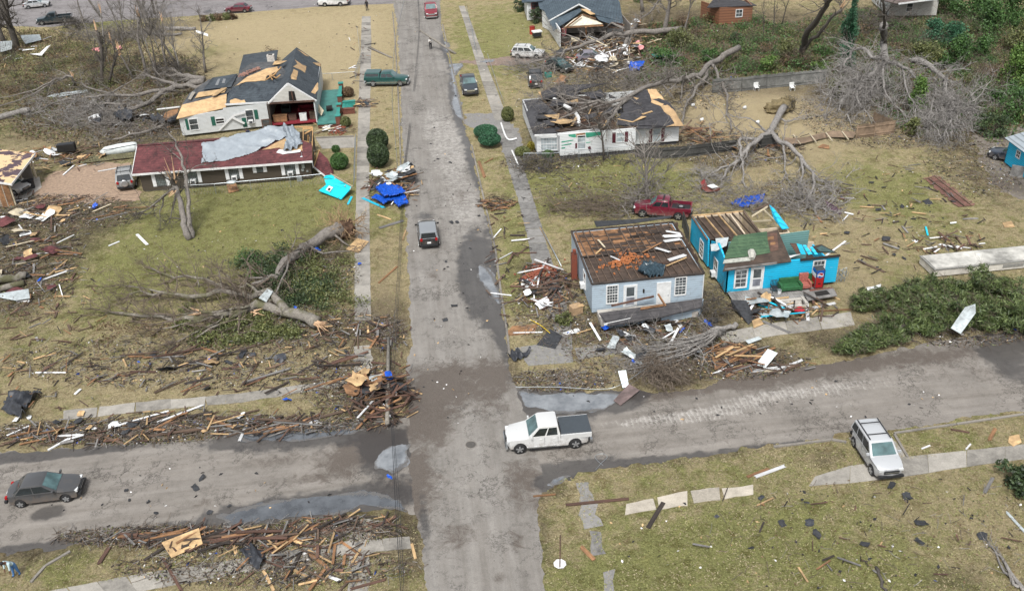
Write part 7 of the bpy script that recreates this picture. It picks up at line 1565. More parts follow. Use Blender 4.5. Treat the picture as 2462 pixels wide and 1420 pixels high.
MIX = [W_RED, W_RED, W_BRN, W_DRK, W_ORG, W_TAN, W_BRN, W_BRN, W_DRK, W_GRY]; MIX2 = MIX+[W_WHT, W_GRY]
H = [('in the tall heap at near left street corner', 'boards heaped at near left street corner', (912, 965, 78, 52), 62, [W_RED]*6+[W_ORG]*2+[W_BRN]*3+[W_DRK]*2+[W_WHT, W_TAN], (1.2, 3.6), None, 1.6, 1.3, .22),
     ('along the cross street edge left of the corner', 'boards along cross street verge at left', (560, 1020, 260, 28), 36, MIX2, (1.2, 4.2), .12, .8, .25, .05),
     ('strewn at far left of the cross street verge', 'boards at far left of cross street verge', (160, 1050, 170, 30), 22, MIX2, (.8, 3.2), .15, 1.2, .2, .05),
     ('scattered on left lawn below the big fallen tree', 'boards on left lawn below big fallen tree', (600, 885, 320, 55), 50, MIX+[W_GRY], (1.0, 4.2), .3, 1.1, .2, .05),
     ('scattered on grass at the far left of the lawn', 'boards at far left of lawn', (120, 850, 130, 120), 24, MIX2, (.7, 2.2), None, 2, .15, .05),
     ('in the wreckage at left edge above the logs', 'boards in wreckage at left edge', (80, 580, 110, 90), 36, MIX2+[W_CRM], (1.0, 3.6), .5, 2, .4, .08),
     ('in the brushwood between garage and left lawn', 'boards between garage and left lawn', (150, 505, 190, 26), 26, MIX2+[W_CRM], (1.0, 4.0), .5, 1, .3, .07),
     ('in the pile along the bottom left verge', 'boards piled along bottom left verge', (520, 1297, 210, 20), 40, [W_RED, W_RED, W_DRK, W_DRK, W_BRN, W_ORG], (1.4, 4.4), .12, .7, .4, .06),
     ('near bottom left pavement by black tarp', 'boards near bottom left pavement', (740, 1350, 160, 60), 24, [W_RED, W_RED, W_DRK, W_TAN, W_ORG], (.9, 2.8), None, 2, .2, .08),
     ('on verge corner at bottom centre left', 'boards on verge corner at bottom centre left', (830, 1262, 110, 18), 12, [W_RED, W_DRK, W_BRN], (.8, 2.6), .2, 1, .2, .06),
     ('in the big blue and white heap by left pavement', 'boards in heap by left pavement', (945, 455, 58, 36), 40, [W_RED, W_ORG, W_BRN, W_WHT, W_TAN, W_WHT], (1.0, 3.6), None, 2, 1.1, .2),
     ('in small timber pile on right verge of main street', 'boards in small timber pile on right verge', (1195, 492, 40, 14), 16, [W_ORG, W_BRN, W_RED], (.9, 2.6), .1, 1, .3, .08),
     ('on the grass verge right of main street', 'boards on verge right of main street', (1225, 640, 45, 160), 14, MIX2, (.8, 2.6), .5, 1.6, .1, .05),
     ('in the wreck heap left of the pale blue house', 'boards left of pale blue house', (1318, 695, 60, 55), 40, [W_RED, W_WHT, W_RED, W_BRN, W_DRK], (1.0, 3.4), None, 2, .5, .15),
     ('before the collapsed porch of the pale blue house', 'boards before collapsed porch', (1560, 805, 130, 28), 22, MIX2, (1.0, 3.2), None, 2, .4, .1),
     ('in the heap before the steps of bright blue house', 'boards before steps of bright blue house', (1880, 745, 110, 24), 34, [W_RED]*3+[W_BRN]*3+[W_DRK]*2+[W_ORG, W_WHT, W_TAN, W_CYN, W_WHT], (.9, 3.4), None, 2, .7, .2),
     ('in the orange timber pile beside cross street', 'boards in orange timber pile', (1760, 858, 75, 22), 34, [W_ORG, W_ORG, W_ORG, W_TAN, W_RED], (1.2, 3.6), .1, 1.0, .5, .08),
     ('at the edge of cross street below orange timber pile', 'boards at edge below orange timber pile', (1830, 885, 110, 10), 10, [W_WHT, W_RED, W_BRN, W_GRY], (1.4, 3.6), .15, .5, .2, .05),
     ('on the right yard beyond the bright blue house', 'boards on right yard', (2150, 520, 190, 110), 34, MIX2+[W_CYN], (.6, 2.2), None, 2, .08, .04),
     ('in heap behind the long pale trailer', 'boards behind pale trailer', (2290, 595, 90, 24), 16, [W_RED, W_BRN, W_RED, W_WHT], (.8, 2.4), None, 2, .3, .1),
     ('on the lawn around the sandy yard fence', 'boards around sandy yard fence', (1790, 350, 140, 26), 20, [W_RED, W_BRN, W_ORG, W_DRK], (1.0, 3.4), None, 2, .3, .1),
     ('in wreckage right of smashed white house', 'boards right of smashed white house', (1680, 325, 45, 24), 22, [W_RED, W_ORG, W_BRN], (1.2, 3.4), None, 2, .5, .2),
     ('in the rubble before torn open white house', 'boards in rubble before torn open house', (1445, 140, 95, 42), 150, [W_ORG, W_TAN, W_WHT, W_RED, W_BRN, W_CRM], (1.0, 3.4), None, 2, 1.2, .2),
     ('in the rubble right of torn open white house', 'boards in rubble right of torn open house', (1520, 95, 60, 40), 60, [W_ORG, W_TAN, W_RED, W_CRM], (1.0, 3.0), None, 2, 1.0, .2),
     ('in wreckage between garage and white house', 'boards between garage and white house', (130, 385, 110, 28), 34, [W_ORG, W_TAN, W_WHT, W_BRN, W_RED], (1.0, 3.2), None, 2, .5, .12),
     ('among brushwood left of white house', 'boards among brushwood left of white house', (330, 300, 110, 36), 16, [W_ORG, W_WHT, W_BRN, W_DRK], (.9, 2.8), None, 2, .3, .1),
     ('by brick rubble beside teal porch', 'boards beside teal porch', (800, 312, 44, 12), 12, [W_WHT, W_RED, W_CRM], (.7, 2.2), .1, 1, .3, .08),
     ('before teal porch steps on left pavement', 'boards before teal porch steps', (880, 250, 24, 10), 10, [W_TAN, W_DRK, W_BRN], (.8, 2.2), 0, 1, .1, .04),
     ('on straw coloured lot beside left pavement', 'boards on straw coloured lot', (865, 130, 34, 70), 10, [W_WHT, W_BRN, W_DRK], (.8, 2.4), None, 2, .1, .04),
     ('in brushwood around logs at left edge', 'boards around logs at left edge', (90, 690, 120, 60), 22, MIX2, (.8, 2.6), None, 2, .3, .08), ('round the split end of the big fallen trunk', 'boards round split trunk end', (860, 805, 110, 40), 24, MIX, (.8, 2.6), None, 2, .2, .06), ('between brown house and left garage', 'boards behind gravel drive', (230, 372, 90, 20), 16, MIX2, (.8, 2.4), None, 2, .3, .08),
     ('in scrap at upper left corner', 'boards in scrap at upper left corner', (60, 140, 90, 60), 14, [W_WHT, W_BRN, W_TAN], (1, 3), None, 2, .5, .15)]
for (wh, gp, rg, n, mt, L, an, sp, hg, ti) in H: heap(wh, gp, rg, n, mt, L, an, sp, hg, tilt=ti)
flush_boards(300-76)
def more_boards(regs, seed):
    r = random.Random(seed); mb = MB()
    for (cx, cy, rx, ry, n) in regs:
        for _ in range(n):
            q = r.random()**.6; a = r.random()*6.283; p = P(cx+rx*q*math.cos(a), cy+ry*q*math.sin(a)); p.z = r.uniform(.03, .35); an = r.random()*3.14; l = r.uniform(.3, 1.3); d = Vector((math.cos(an), math.sin(an), r.gauss(0, .12)))*l/2
            mb.cur = r.choice((0, 0, 1, 2, 2, 3, 3, 4, 5, 5)); mb.beam(p-d, p+d, r.uniform(.04, .12), .03)
    tag(mb.build('splinter_litter', [W_RED, W_ORG, W_BRN, W_DRK, W_TAN, W_GRY], None), 'splintered wood bits strewn round the debris heaps', 'litter', kind='stuff')
more_boards([(r_[0], r_[1], r_[2]*1.25, r_[3]*1.3, int(n*3.2)) for (_, _, r_, n, *_x) in H]+[(1450, 430, 150, 50, 30), (2050, 1280, 420, 130, 26), (700, 700, 160, 90, 60)], 5)
S = [('in the tall heap at near left street corner', 'sheets at near left street corner', (905, 935, 62, 34), 14, [GALV, TARP, W_TAN, TBOARD, W_ORG], (.7, 1.9), 1.1), ('along the cross street verge at left', 'sheets on cross street verge at left', (350, 1020, 320, 34), 16, [TBOARD, VINYL, W_TAN, VINYL], (.4, 1.1), .2),
     ('on left lawn below the big fallen tree', 'sheets on left lawn', (560, 880, 330, 60), 14, [TBOARD, W_TAN, TARP], (.4, 1.3), .15), ('in the wreckage at left edge', 'sheets at left edge', (80, 600, 100, 120), 22, [TBOARD, W_TAN, VINYL, MRN, W_CRM], (.6, 1.9), .3), ('in the blue and white heap by left pavement', 'sheets in heap by left pavement', (945, 440, 46, 30), 18, [VINYL, VINYL, TBOARD, W_TAN, GALV], (.8, 2.0), 1.2),
     ('left of pale blue house', 'sheets left of pale blue house', (1310, 690, 55, 45), 9, [VINYL, TBOARD, W_BRN], (.5, 1.5), .4), ('before the pale blue house porch', 'sheets before pale blue house', (1560, 840, 130, 50), 13, [TBOARD, GALV, TARP, VINYL, GALV], (.5, 1.4), .5), ('before steps of bright blue house', 'sheets before bright blue house', (1835, 755, 60, 24), 9, [TBOARD, GALV, W_TAN], (.8, 1.8), .6),
     ('in rubble before the torn open white house', 'sheets in rubble before torn open house', (1440, 145, 95, 40), 40, [VINYL, W_TAN, PINK, W_BRN, W_ORG, VINYL, W_CRM, TBOARD], (.7, 2.0), 1.3), ('right of the torn open white house', 'sheets right of torn open house', (1515, 100, 55, 36), 16, [VINYL, PINK, VINYL, W_TAN], (.7, 1.8), 1.2),
     ('in wreckage between garage and white house', 'sheets between garage and white house', (150, 375, 100, 26), 14, [TBOARD, VINYL, W_TAN, W_ORG], (.7, 1.8), .6), ('among brushwood left of white house', 'sheets left of white house', (300, 280, 110, 30), 12, [TBOARD, TARP, VINYL], (.7, 2.2), .5), ('by the crushed end of brown house and porch', 'sheets near porch rubble', (800, 310, 40, 12), 6, [VINYL, W_CRM], (.5, 1.2), .3),
     ('on lower right lawn', 'sheets on lower right lawn', (2000, 1270, 400, 130), 15, [TBOARD, TBOARD, TARP], (.25, .8), .04), ('on the right yard', 'sheets on right yard', (2160, 540, 200, 110), 16, [TBOARD, VINYL, TBOARD], (.3, .9), .1), ('on the main street surface', 'scraps on main street', (1080, 500, 80, 330), 12, [TBOARD], (.25, .6), .02), ('on the cross street surface', 'scraps on cross street', (350, 1190, 300, 50), 9, [TBOARD], (.25, .6), .02), ('before teal porch steps', 'sheets before teal porch steps', (868, 255, 16, 10), 4, [W_TAN, DKS], (.6, 1.5), .1)]
for (wh, gp, rg, n, mt, sz, hg) in S: scraps(wh, gp, rg, n, mt, sz, hg)
# single pieces that can be picked out
for q in [(1360, 1213, 1512, 1198, .2, W_RED, 'lying across broken concrete strip at lower right'), (1558, 1268, 1595, 1207, .26, W_DRK, 'beside pale stepping slabs on lower right lawn'), (1815, 1146, 1890, 1118, .22, W_WHT, 'on lower right verge before silver SUV'), (1793, 1147, 1850, 1125, .2, W_ORG, 'next to white board on lower right verge'), (1282, 1192, 1336, 1187, .12, W_ORG, 'on wet kerb corner right of main street'), (1396, 1312, 1430, 1346, .24, W_ORG, 'on lower right lawn above octagonal sign'), (2418, 1228, 2475, 1290, .16, GALV, 'at right edge of the lower lawn'), (2366, 1186, 2388, 1146, .2, W_GRY, 'beside dark bush at right edge'), (2378, 1058, 2394, 1028, .22, W_ORG, 'on right verge beyond pavement'), (2285, 1031, 2332, 1039, .14, W_RED, 'on far right verge near the kerb'), (2216, 1078, 2236, 1070, .1, W_WHT, 'on verge right of silver SUV'), (2322, 1080, 2334, 1066, .1, W_WHT, 'on verge near right edge pavement'),
          (560, 1296, 568, 1332, .2, W_TAN, 'standing out right of plywood at bottom left'), (740, 1328, 792, 1366, .2, W_ORG, 'at bottom left beside pavement junction'), (700, 1366, 756, 1393, .16, W_TAN, 'at bottom by left pavement'), (790, 1384, 820, 1396, .2, W_WHT, 'at bottom left near pavement junction'), (236, 1356, 264, 1312, .26, W_RED, 'on bottom left verge near the man'), (388, 1336, 438, 1422, .16, W_RED, 'crossing bottom left pavement slabs'), (660, 1372, 730, 1318, .14, W_DRK, 'crossing pavement beside black tarp'), (840, 1416, 930, 1391, .16, W_RED, 'at bottom near pavement stub'), (990, 1306, 999, 1342, .16, W_TAN, 'beside main street at bottom'), (664, 1032, 770, 1012, .34, W_WHT, 'at the edge of left puddle'), (575, 1060, 600, 1004, .18, W_WHT, 'standing over left street verge'), (85, 895, 160, 895, .12, W_WHT, 'on grass at the far left'), (329, 563, 354, 588, .26, W_WHT, 'on left lawn before twin trunk tree'), (261, 591, 287, 580, .16, W_WHT, 'on lawn near hanging dead crown'), (160, 1042, 272, 1002, .1, W_GRY, 'along left verge by black tarp'),
          (1298, 545, 1325, 592, .14, W_TAN, 'leaning over pavement left of pale blue house'), (1190, 628, 1232, 606, .1, W_WHT, 'on right verge beside puddle'), (1186, 572, 1205, 550, .12, W_WHT, 'on green right verge'), (1232, 800, 1306, 798, .12, W_WHT, 'under plywood at right verge corner'), (1440, 752, 1520, 820, .22, W_WHT, 'propped against the collapsed porch, left one'), (1605, 745, 1640, 788, .3, W_WHT, 'propped against the collapsed porch, right one'), (1940, 690, 2020, 720, .14, W_TAN, 'on grey door panel of blue porch'), (1900, 800, 1830, 770, .26, W_GRY, 'on footpath before blue house'), (1800, 893, 1905, 878, .3, W_WHT, 'along cross street edge below metal sheet'), (1823, 890, 1890, 894, .22, W_CRM, 'at cross street edge below metal sheet'), (1745, 905, 1800, 880, .2, W_ORG, 'at the edge of cross street'), (1940, 722, 1942, 770, .26, W_WHT, 'upright among heap before blue steps'), (1955, 740, 2008, 728, .28, W_WHT, 'across heap at the right end of blue porch'), (1960, 748, 2062, 742, .18, W_ORG, 'sticking out right of blue porch heap'), (1820, 730, 1885, 752, .22, W_CYN, 'across heap before blue house steps'), (1985, 615, 2035, 578, .16, W_WHT, 'leaning at right corner of blue house'), (2058, 625, 2130, 655, .2, W_BRN, 'on right yard between house and trailer'), (1812, 1000, 1813, 1001, .1, W_GRY, 'on muddy cross street'),
          (1150, 385, 1166, 428, .3, W_ORG, 'on kerb below mushroom bushes'), (1165, 392, 1186, 380, .16, W_ORG, 'on right verge below mushroom bushes'), (1330, 495, 1352, 485, .1, W_TAN, 'on lawn left of dark red pickup'), (905, 515, 942, 528, .14, W_TAN, 'on left verge below the blue heap'), (912, 548, 970, 530, .4, W_GRY, 'on left verge near black SUV'), (968, 578, 976, 552, .14, W_TAN, 'on kerb beside black SUV'), (910, 680, 955, 640, .16, W_ORG, 'on left verge below grey boards'), (870, 475, 925, 500, .3, W_CYN, 'poking out of heap towards pavement'), (836, 492, 846, 472, .2, W_CYN, 'below turquoise wall panel'), (235, 412, 315, 398, .16, W_WHT, 'on gravel drive by garage'), (70, 500, 115, 470, .12, W_TAN, 'on ground before garage'), (888, 112, 940, 138, .22, W_BRN, 'on verge beyond teal porch'), (60, 560, 45, 540, .12, W_WHT, 'in wreckage at left edge near garage')]:
    if abs(q[0]-q[2])+abs(q[1]-q[3]) > 4: plank(*q)
for q in [(1600, 555, 1640, 562, .3, W_WHT, 'on rear right of roofless ceiling, rearmost'), (1593, 568, 1642, 566, .5, W_WHT, 'in the white pile on roofless ceiling'), (1596, 580, 1638, 574, .45, W_WHT, 'in the white pile on roofless ceiling, nearer'), (1575, 595, 1612, 606, .3, W_WHT, 'on roofless ceiling below the white pile'), (1605, 626, 1650, 612, .35, W_WHT, 'on front right of roofless ceiling'), (1600, 640, 1652, 618, .14, W_TAN, 'across black plastic on roofless ceiling'), (1542, 608, 1592, 582, .14, W_ORG, 'leaning over middle of roofless ceiling'), (1467, 615, 1492, 626, .14, W_WHT, 'beside bricks on roofless ceiling'), (1490, 620, 1510, 594, .12, W_RED, 'standing in bricks on roofless ceiling'), (1438, 576, 1454, 594, .14, W_CRM, 'on rear left of roofless ceiling'), (1515, 568, 1590, 557, .14, W_DRK, 'along rear of roofless ceiling'), (1586, 632, 1622, 628, .1, W_RED, 'on front of roofless ceiling by plastic'), (1433, 610, 1447, 597, .12, W_TAN, 'on left of roofless ceiling')]: plank(*q, z=2.92)
flat('felt_strip', 'long dark roofing strip along back edge of pale blue roofless house', 'roofing', [(1428, 531, 2.95), (1520, 527, 2.95), (1615, 518, 2.95), (1613, 523, 2.9), (1525, 536, 2.85), (1434, 545, 2.85)], TBOARD, .05)
flat('plywood_sheet', 'large pale plywood sheet tilted on board pile at bottom left', 'plywood', [(388, 1303, .35), (478, 1268, .5), (487, 1306, .3), (412, 1340, .1)], W_TAN, .03); flat('plywood_sheet', 'square plywood sheet lying over edge of left pavement', 'plywood', [(832, 599, .1), (858, 572, .1), (887, 580, .12), (862, 607, .1)], W_TAN, .03)
flat('plywood_sheet', 'orange plywood sheet with torn veneer on right verge near corner', 'plywood', [(1217, 800), (1232, 783), (1292, 779), (1285, 800), (1222, 806)], W_ORG); flat('plywood_sheet', 'tan plywood piece on far right yard near dirt track', 'plywood', [(2410, 535), (2432, 531), (2440, 545), (2415, 546)], W_TAN)
flat('plywood_sheet', 'rounded tan plywood piece on verge at right edge', 'plywood', [(2426, 1048), (2450, 1043), (2456, 1062), (2436, 1072), (2424, 1062)], W_TAN); flat('plywood_sheet', 'curved orange panel on grass below collapsed fence', 'plywood', [(1965, 354, .1), (1978, 346, .4), (1994, 350, .3), (1994, 358, .1)], W_ORG); flat('plywood_sheet', 'orange board leaning on wire fence before brown house', 'plywood', [(544, 443, .7), (566, 438, .7), (575, 458, .1), (550, 464, .1)], W_ORG)
flat('plank_panel', 'brown panel of joined planks lying half in the street puddle', 'panel', [(1475, 962, .1), (1512, 922, .35), (1538, 937, .25), (1492, 974, .06)], wood('mauve_planks', (.09, .065, .062), (.17, .125, .12), sx=.4)); flat('metal_sheet', 'pale corrugated metal sheet standing at edge of street puddle', 'metal sheet', [(1486, 891, .9), (1505, 889, .9), (1512, 928, .2), (1497, 932, .15)], GALV)
flat('metal_sheet', 'pale folded metal sheet at edge of cross street', 'metal sheet', [(1815, 878, .15), (1846, 838, .9), (1870, 848, .8), (1840, 884, .15)], GALV); flat('metal_sheet', 'blue white metal sheet on grass above orange timber', 'metal sheet', [(1792, 818, .3), (1824, 808, .4), (1832, 814, .3), (1800, 826, .2)], GALV); flat('metal_sheet', 'crumpled metal sheet hanging on fallen cedar', 'metal sheet', [(2286, 788, 1.2), (2320, 738, 1.9), (2345, 730, 2.0), (2346, 752, 1.8), (2310, 802, 1.0)], GALV); flat('metal_sheet', 'pale sheet caught on the split fallen trunk', 'metal sheet', [(622, 716, 1.1), (642, 694, 1.5), (656, 700, 1.5), (640, 726, 1.1)], GALV)
flat('metal_sheet', 'curved shiny metal sheet at left edge below logs', 'metal sheet', [(0, 705, .4), (40, 698, .5), (68, 694, .5), (72, 716, .3), (38, 722, .3), (0, 715, .2)], GALV); flat('metal_sheet', 'large grey roof sheet under shattered trees at top left', 'metal sheet', [(0, 100, 1), (30, 98, 1), (28, 118, .8), (0, 126, .6)], GALV); flat('metal_sheet', 'white roof sheet under shattered trees at top left', 'metal sheet', [(48, 85, .8), (95, 83, .8), (100, 96, .4), (60, 106, .4)], GALV)
flat('metal_sheet', 'bent white metal strip in brush at upper left', 'metal sheet', [(72, 130, .4), (100, 134, .4), (122, 108, 1), (112, 112, 1), (95, 128, .5)], SH); flat('metal_sheet', 'long pale metal strip lying under fallen limbs at upper left', 'metal sheet', [(113, 232, .3), (135, 225, .4), (210, 215, .4), (212, 221, .3), (140, 233, .2)], GALV); flat('metal_sheet', 'white sheet hung in fork of slim bare tree', 'metal sheet', [(470, 72, 3.6), (500, 82, 3.6), (500, 88, 3.4), (472, 78, 3.4)], SH)
flat('roofing_felt', 'ragged black roofing felt piece on right verge corner', 'felt', [(1290, 828), (1322, 790, .2), (1352, 806, .2), (1335, 838), (1310, 832)], TBOARD); flat('roofing_felt', 'dark slanted roof panel leaning before blue porch steps', 'panel', [(1757, 720, .9), (1795, 722, .9), (1815, 765, .1), (1800, 780, .05), (1760, 735, .5)], TBOARD); flat('plywood_sheet', 'jagged tan roof decking by dark slanted panel before blue steps', 'plywood', [(1808, 770, .2), (1826, 763, .3), (1836, 778, .15), (1812, 788, .1)], W_TAN)
flat('metal_sheet', 'dark purple curved roof scrap by branch heap behind blue house', 'metal sheet', [(1985, 482, .6), (2010, 496, .5), (2024, 512, .2), (2020, 516, .1), (1990, 500, .3)], plain('purple_scrap', (.06, .03, .05))); flat('siding_panel', 'white siding panel on right verge by brick rubble', 'panel', [(1250, 672), (1256, 695), (1290, 690), (1280, 668)], VINYL); flat('siding_panel', 'white cross shaped siding scrap on right yard', 'panel', [(2083, 690), (2100, 688), (2118, 682), (2120, 704), (2104, 702), (2086, 697)], VINYL); flat('siding_panel', 'light blue panel by felt near right verge corner', 'panel', [(1352, 800), (1390, 787), (1397, 797), (1362, 804)], VINYL)
tp = thing('wall_panel', 'turquoise wall panel with small white window lying at right end of brown house', 'panel', P(805, 460)); TQ = siding('turquoise_panel', (.0, .5, .6), .06, (.0, .4, .5), .1)
mb = MB(); mb.slab([P(766, 458, .35), P(784, 444, .6), P(780, 432, .9), P(810, 430, .9), P(846, 450, .8), P(820, 479, .2)], .1); mb.slab([P(782, 422, .8), P(798, 420, .85), P(812, 432, .8), P(778, 428, .75)], .06); mb.build('siding', TQ, tp)
mb = MB(); mb.slab([P(783, 456, .5), P(791, 446, .65), P(801, 450, .65), P(793, 461, .5)], .03); mb.build('window', WHITE, tp); mb = MB(); mb.slab([P(787, 456, .55), P(791, 451, .63), P(795, 453, .63), P(792, 458, .55)], .02); mb.build('pane', DARKVOID, tp)
mb = MB(); mb.beam(P(794, 417, .8), P(848, 448, 1.0), .1, .06); [mb.beam(P(794+k*13, 417+k*7.5, .8), P(790+k*13, 426+k*7.5, .8), .08, .06) for k in range(1, 5)]; mb.build('stud', W_CRM, tp)
rf = thing('fallen_fence', 'fallen red slatted fence lying on right yard near dirt track', 'fence', P(2280, 460))
mb = MB()
for k in range(26):
    t = k/25; mb.beam(P(lerp(2222, 2302, t)+rnd.uniform(-3, 3), lerp(430, 496, t), .1), P(lerp(2254, 2344, t)+rnd.uniform(-4, 4), lerp(422, 492, t), .14), .14, .03)
mb.build('slats', wood('pinkish_slat', (.2, .09, .07), (.34, .18, .15)), rf)
for q in ((2232, 428, 2318, 494), (2248, 424, 2335, 492)): mb = MB(); mb.beam(P(q[0], q[1], .18), P(q[2], q[3], .2), .1, .07); mb.build('rail', W_BRN, rf)
# tarps and cloth
GP = [(0, 0, 0), (1, 0, 0), (0, 1, 0)]
cloth('tarp', [(888, 474), (905, 466), (932, 476), (950, 464), (972, 468), (984, 488), (958, 500), (944, 484), (922, 492), (902, 480)], GP, W_BLUE, 'bright blue tarp crumpled over the debris heap by left pavement', 'tarp', n=48, amp=.32, lift=.4, seed=3, folds=(3, 2), freq=2.6); cloth('tarp', [(900, 455), (930, 440), (962, 446), (978, 462), (955, 470), (920, 472)], GP, W_BLUE, 'blue tarp strip draped over rear of debris heap by left pavement', 'tarp', n=36, amp=.3, lift=.9, seed=31, folds=(3, 2), freq=2.4); cloth('tarp', [(1752, 490), (1775, 476), (1840, 472), (1838, 488), (1790, 500)], GP, W_BLUE, 'blue striped tarp on ground behind bright blue house', 'tarp', n=34, amp=.4, lift=.2, seed=9, folds=(2, 2), freq=1.6)
cloth('tarp', [(0, 985), (20, 945), (70, 935), (110, 950), (70, 975), (60, 1000), (90, 1010), (30, 1005)], GP, TARP, 'black plastic sheet crumpled on grass at far left', 'tarp', n=34, amp=.6, lift=.15, seed=11, freq=1.4); cloth('tarp', [(570, 1320), (600, 1305), (635, 1325), (645, 1350), (620, 1375), (595, 1350)], GP, TARP, 'torn black tarp across bottom left pavement', 'tarp', n=30, amp=.4, lift=.12, seed=12, freq=1.3)
cloth('tarp', [(1218, 862), (1232, 842), (1258, 846), (1278, 840), (1270, 858), (1240, 868)], GP, TARP, 'dark tarp bunched on right kerb corner', 'tarp', n=26, amp=.5, lift=.15, seed=13, freq=1.4); cloth('tarp', [(1530, 655), (1545, 634), (1575, 630), (1600, 642), (1595, 665), (1560, 668)], [(0, 0, 2.8), (1, 0, 2.8), (0, 1, 2.8)], plain('blue_black_plastic', (.025, .045, .06), .3, .5, 5), 'dark plastic sheet bunched on roofless ceiling of pale blue house', 'tarp', n=34, amp=.3, lift=.03, seed=14, folds=(2.5, 1.5), freq=1.8)
cloth('tarp', [(270, 275), (290, 262), (318, 268), (325, 285), (300, 292), (280, 290)], GP, TARP, 'black sheeting caught in brushwood left of white house, bigger piece', 'tarp', n=22, amp=.7, lift=.8, seed=21, freq=1.6); cloth('tarp', [(215, 285), (235, 272), (250, 280), (240, 295), (220, 294)], GP, TARP, 'black sheeting caught in brushwood left of white house, smaller piece', 'tarp', n=20, amp=.6, lift=.5, seed=22, freq=1.6); cloth('tarp', [(335, 290), (375, 282), (430, 270), (425, 290), (380, 300)], GP, TARP, 'black roofing felt in brush at left corner of white house', 'felt', n=24, amp=.6, lift=.5, seed=23, freq=1.4)
cloth('tarp', [(1510, 158), (1530, 150), (1552, 155), (1540, 170), (1515, 172)], GP, W_BLUE, 'blue tarp in rubble left of teal crate', 'tarp', n=22, amp=.6, lift=.5, seed=15, freq=1.5); cloth('tarp', [(1425, 140), (1445, 124), (1462, 134), (1462, 150), (1436, 150)], [(0, 0, 1.0), (1, 0, 1.0), (0, 1, 1.0)], SH, 'white sheet over bonnet of mauve grey sedan', 'sheet', n=22, amp=.12, lift=.1, seed=16); cloth('tarp', [(1330, 200), (1345, 178), (1370, 186), (1355, 205)], GP, W_ORG, 'orange brown carpet slab beside black SUV', 'carpet', n=20, amp=.3, lift=.5, seed=17)
for k, (px, py, s) in enumerate(((640, 712, .5), (708, 745, .6), (935, 905, .65), (935, 1148, .45), (690, 962, .6), (765, 605, .7), (865, 635, .3), (505, 865, .35), (100, 672, .5), (228, 498, .8), (1455, 792, .7), (1700, 782, .9), (1640, 795, .6), (1520, 870, .4))):
    put(SMESH[k % 8], 'blue_scrap', 'crumpled bright blue plastic scrap lying '+('on ivy below split trunk', 'beside split end of big trunk', 'on top of corner heap', 'hung on wires over street', 'in verge debris left of corner', 'on uprooted trunk', 'by left pavement', 'on lawn below big trunk', 'by logs at left edge', 'in brush before garage', 'at the foot of collapsed porch', 'beside fallen stems near blue house', 'under fallen stems', 'left of fallen stems')[k], 'plastic scrap', P(px, py, 1.6 if k == 3 else (.9 if k == 2 else .12)), (rnd.gauss(0, .4), rnd.gauss(0, .4), rnd.random()*6), (s, s*.7, s*1.4), W_BLUE)
for k, (px, py, wh) in enumerate(((232, 123, 'left'), (283, 120, 'right'))): put(SMESH[k], 'insulation', f'pink insulation clump hung in brush, {wh} one of two', 'insulation', P(px, py, 1.8), (.4, .3, k), (1.0, .8, 2.0), PINK)
def bricks(name, label, reg, n, z, m_=BRICK, hg=.3):
    cx, cy, rx, ry = reg; mb = MB()
    for _ in range(n):
        gx, gy = rnd.gauss(0, .42), rnd.gauss(0, .42); p = P(cx+rx*(gx-.25*math.sin(gy*5)), cy+ry*(gy+.3*gx*gx-.35*gx), z); p.z += rnd.random()*hg*max(0, 1-gx*gx-gy*gy); mb.box(p, (.22, .11, .08), rnd.random()*3)
    o = solo(mb, name, m_, label, 'bricks'); o['kind'] = 'stuff'
bricks('brick_rubble', 'red brick rubble strewn left of pale blue house', (1300, 655, 44, 20), 420, .06); bricks('brick_rubble', 'orange brick rubble lying on ceiling boards of pale blue house', (1500, 626, 54, 22), 190, 2.76, plain('orange_brick', (.3, .11, .04), .85, .6, 8), .16); bricks('brick_rubble', 'dark red brick rubble at foot of teal porch', (815, 312, 20, 12), 130, .06)
# ---------------------------------------------------------------- poles, wires, fences
POLE = bark('pole_wood', (.1, .09, .075), (.27, .25, .22))
def pole(name, label, a, b_, r0, r1, m_=POLE, cat='utility pole'):
    mb = MB(); mb.tube([a, a.lerp(b_, .5), b_], [r0, (r0+r1)/2, r1], 9); return solo(mb, name, m_, label, cat, smooth=True)
pole('utility_pole', 'leaning utility pole fallen across far part of main street', P(1096, 130, 0), P(1009, 73, 2.6), .17, .13); pole('utility_pole', 'snapped utility pole lying along verge up to corner heap', P(931, 1018, .5), P(934, 812, .3), .15, .12); pole('utility_pole', 'dark utility pole leaning over far cross street at top left', P(244, 44, 0), P(205, -12, 3.4), .2, .17, BKD)
pole('utility_pole', 'broken pole piece lying on verge beyond the green pickup', P(886, 114, .15), P(942, 139, .1), .13, .12); pole('steel_post', 'thin steel post leaning in yard by grey fence', P(1350, 640, 0), P(1300, 545, .6), .05, .05, GREYM, 'post')
def wire(label, pts, rad=.022, sag=0, m_=BLACK, name='power_cable', cat='cable'):
    mb = MB(); W = smooth_line([P(*q) for q in pts], 5); mb.tube(W, rad, 4); return solo(mb, name, m_, label, cat)
for k in range(3): wire(('thick black power cable lying along left edge of main street', 'middle black power cable along left edge of main street', 'outer black power cable along left edge of main street')[k], [(1004+k, 0, .06), (1007+k, 71, 2.2), (995+k*2, 207, .08), (980+k*2, 334, .08), (969+k*2, 430, .08), (957+k*3, 640, .5), (942+k*4, 850, .7), (938+k*3, 960, .9), (943+k*3, 1060, 1.1), (950+k*5, 1200, 1.0), (964+k*4, 1430, .9)], .013+.004*(k == 0))
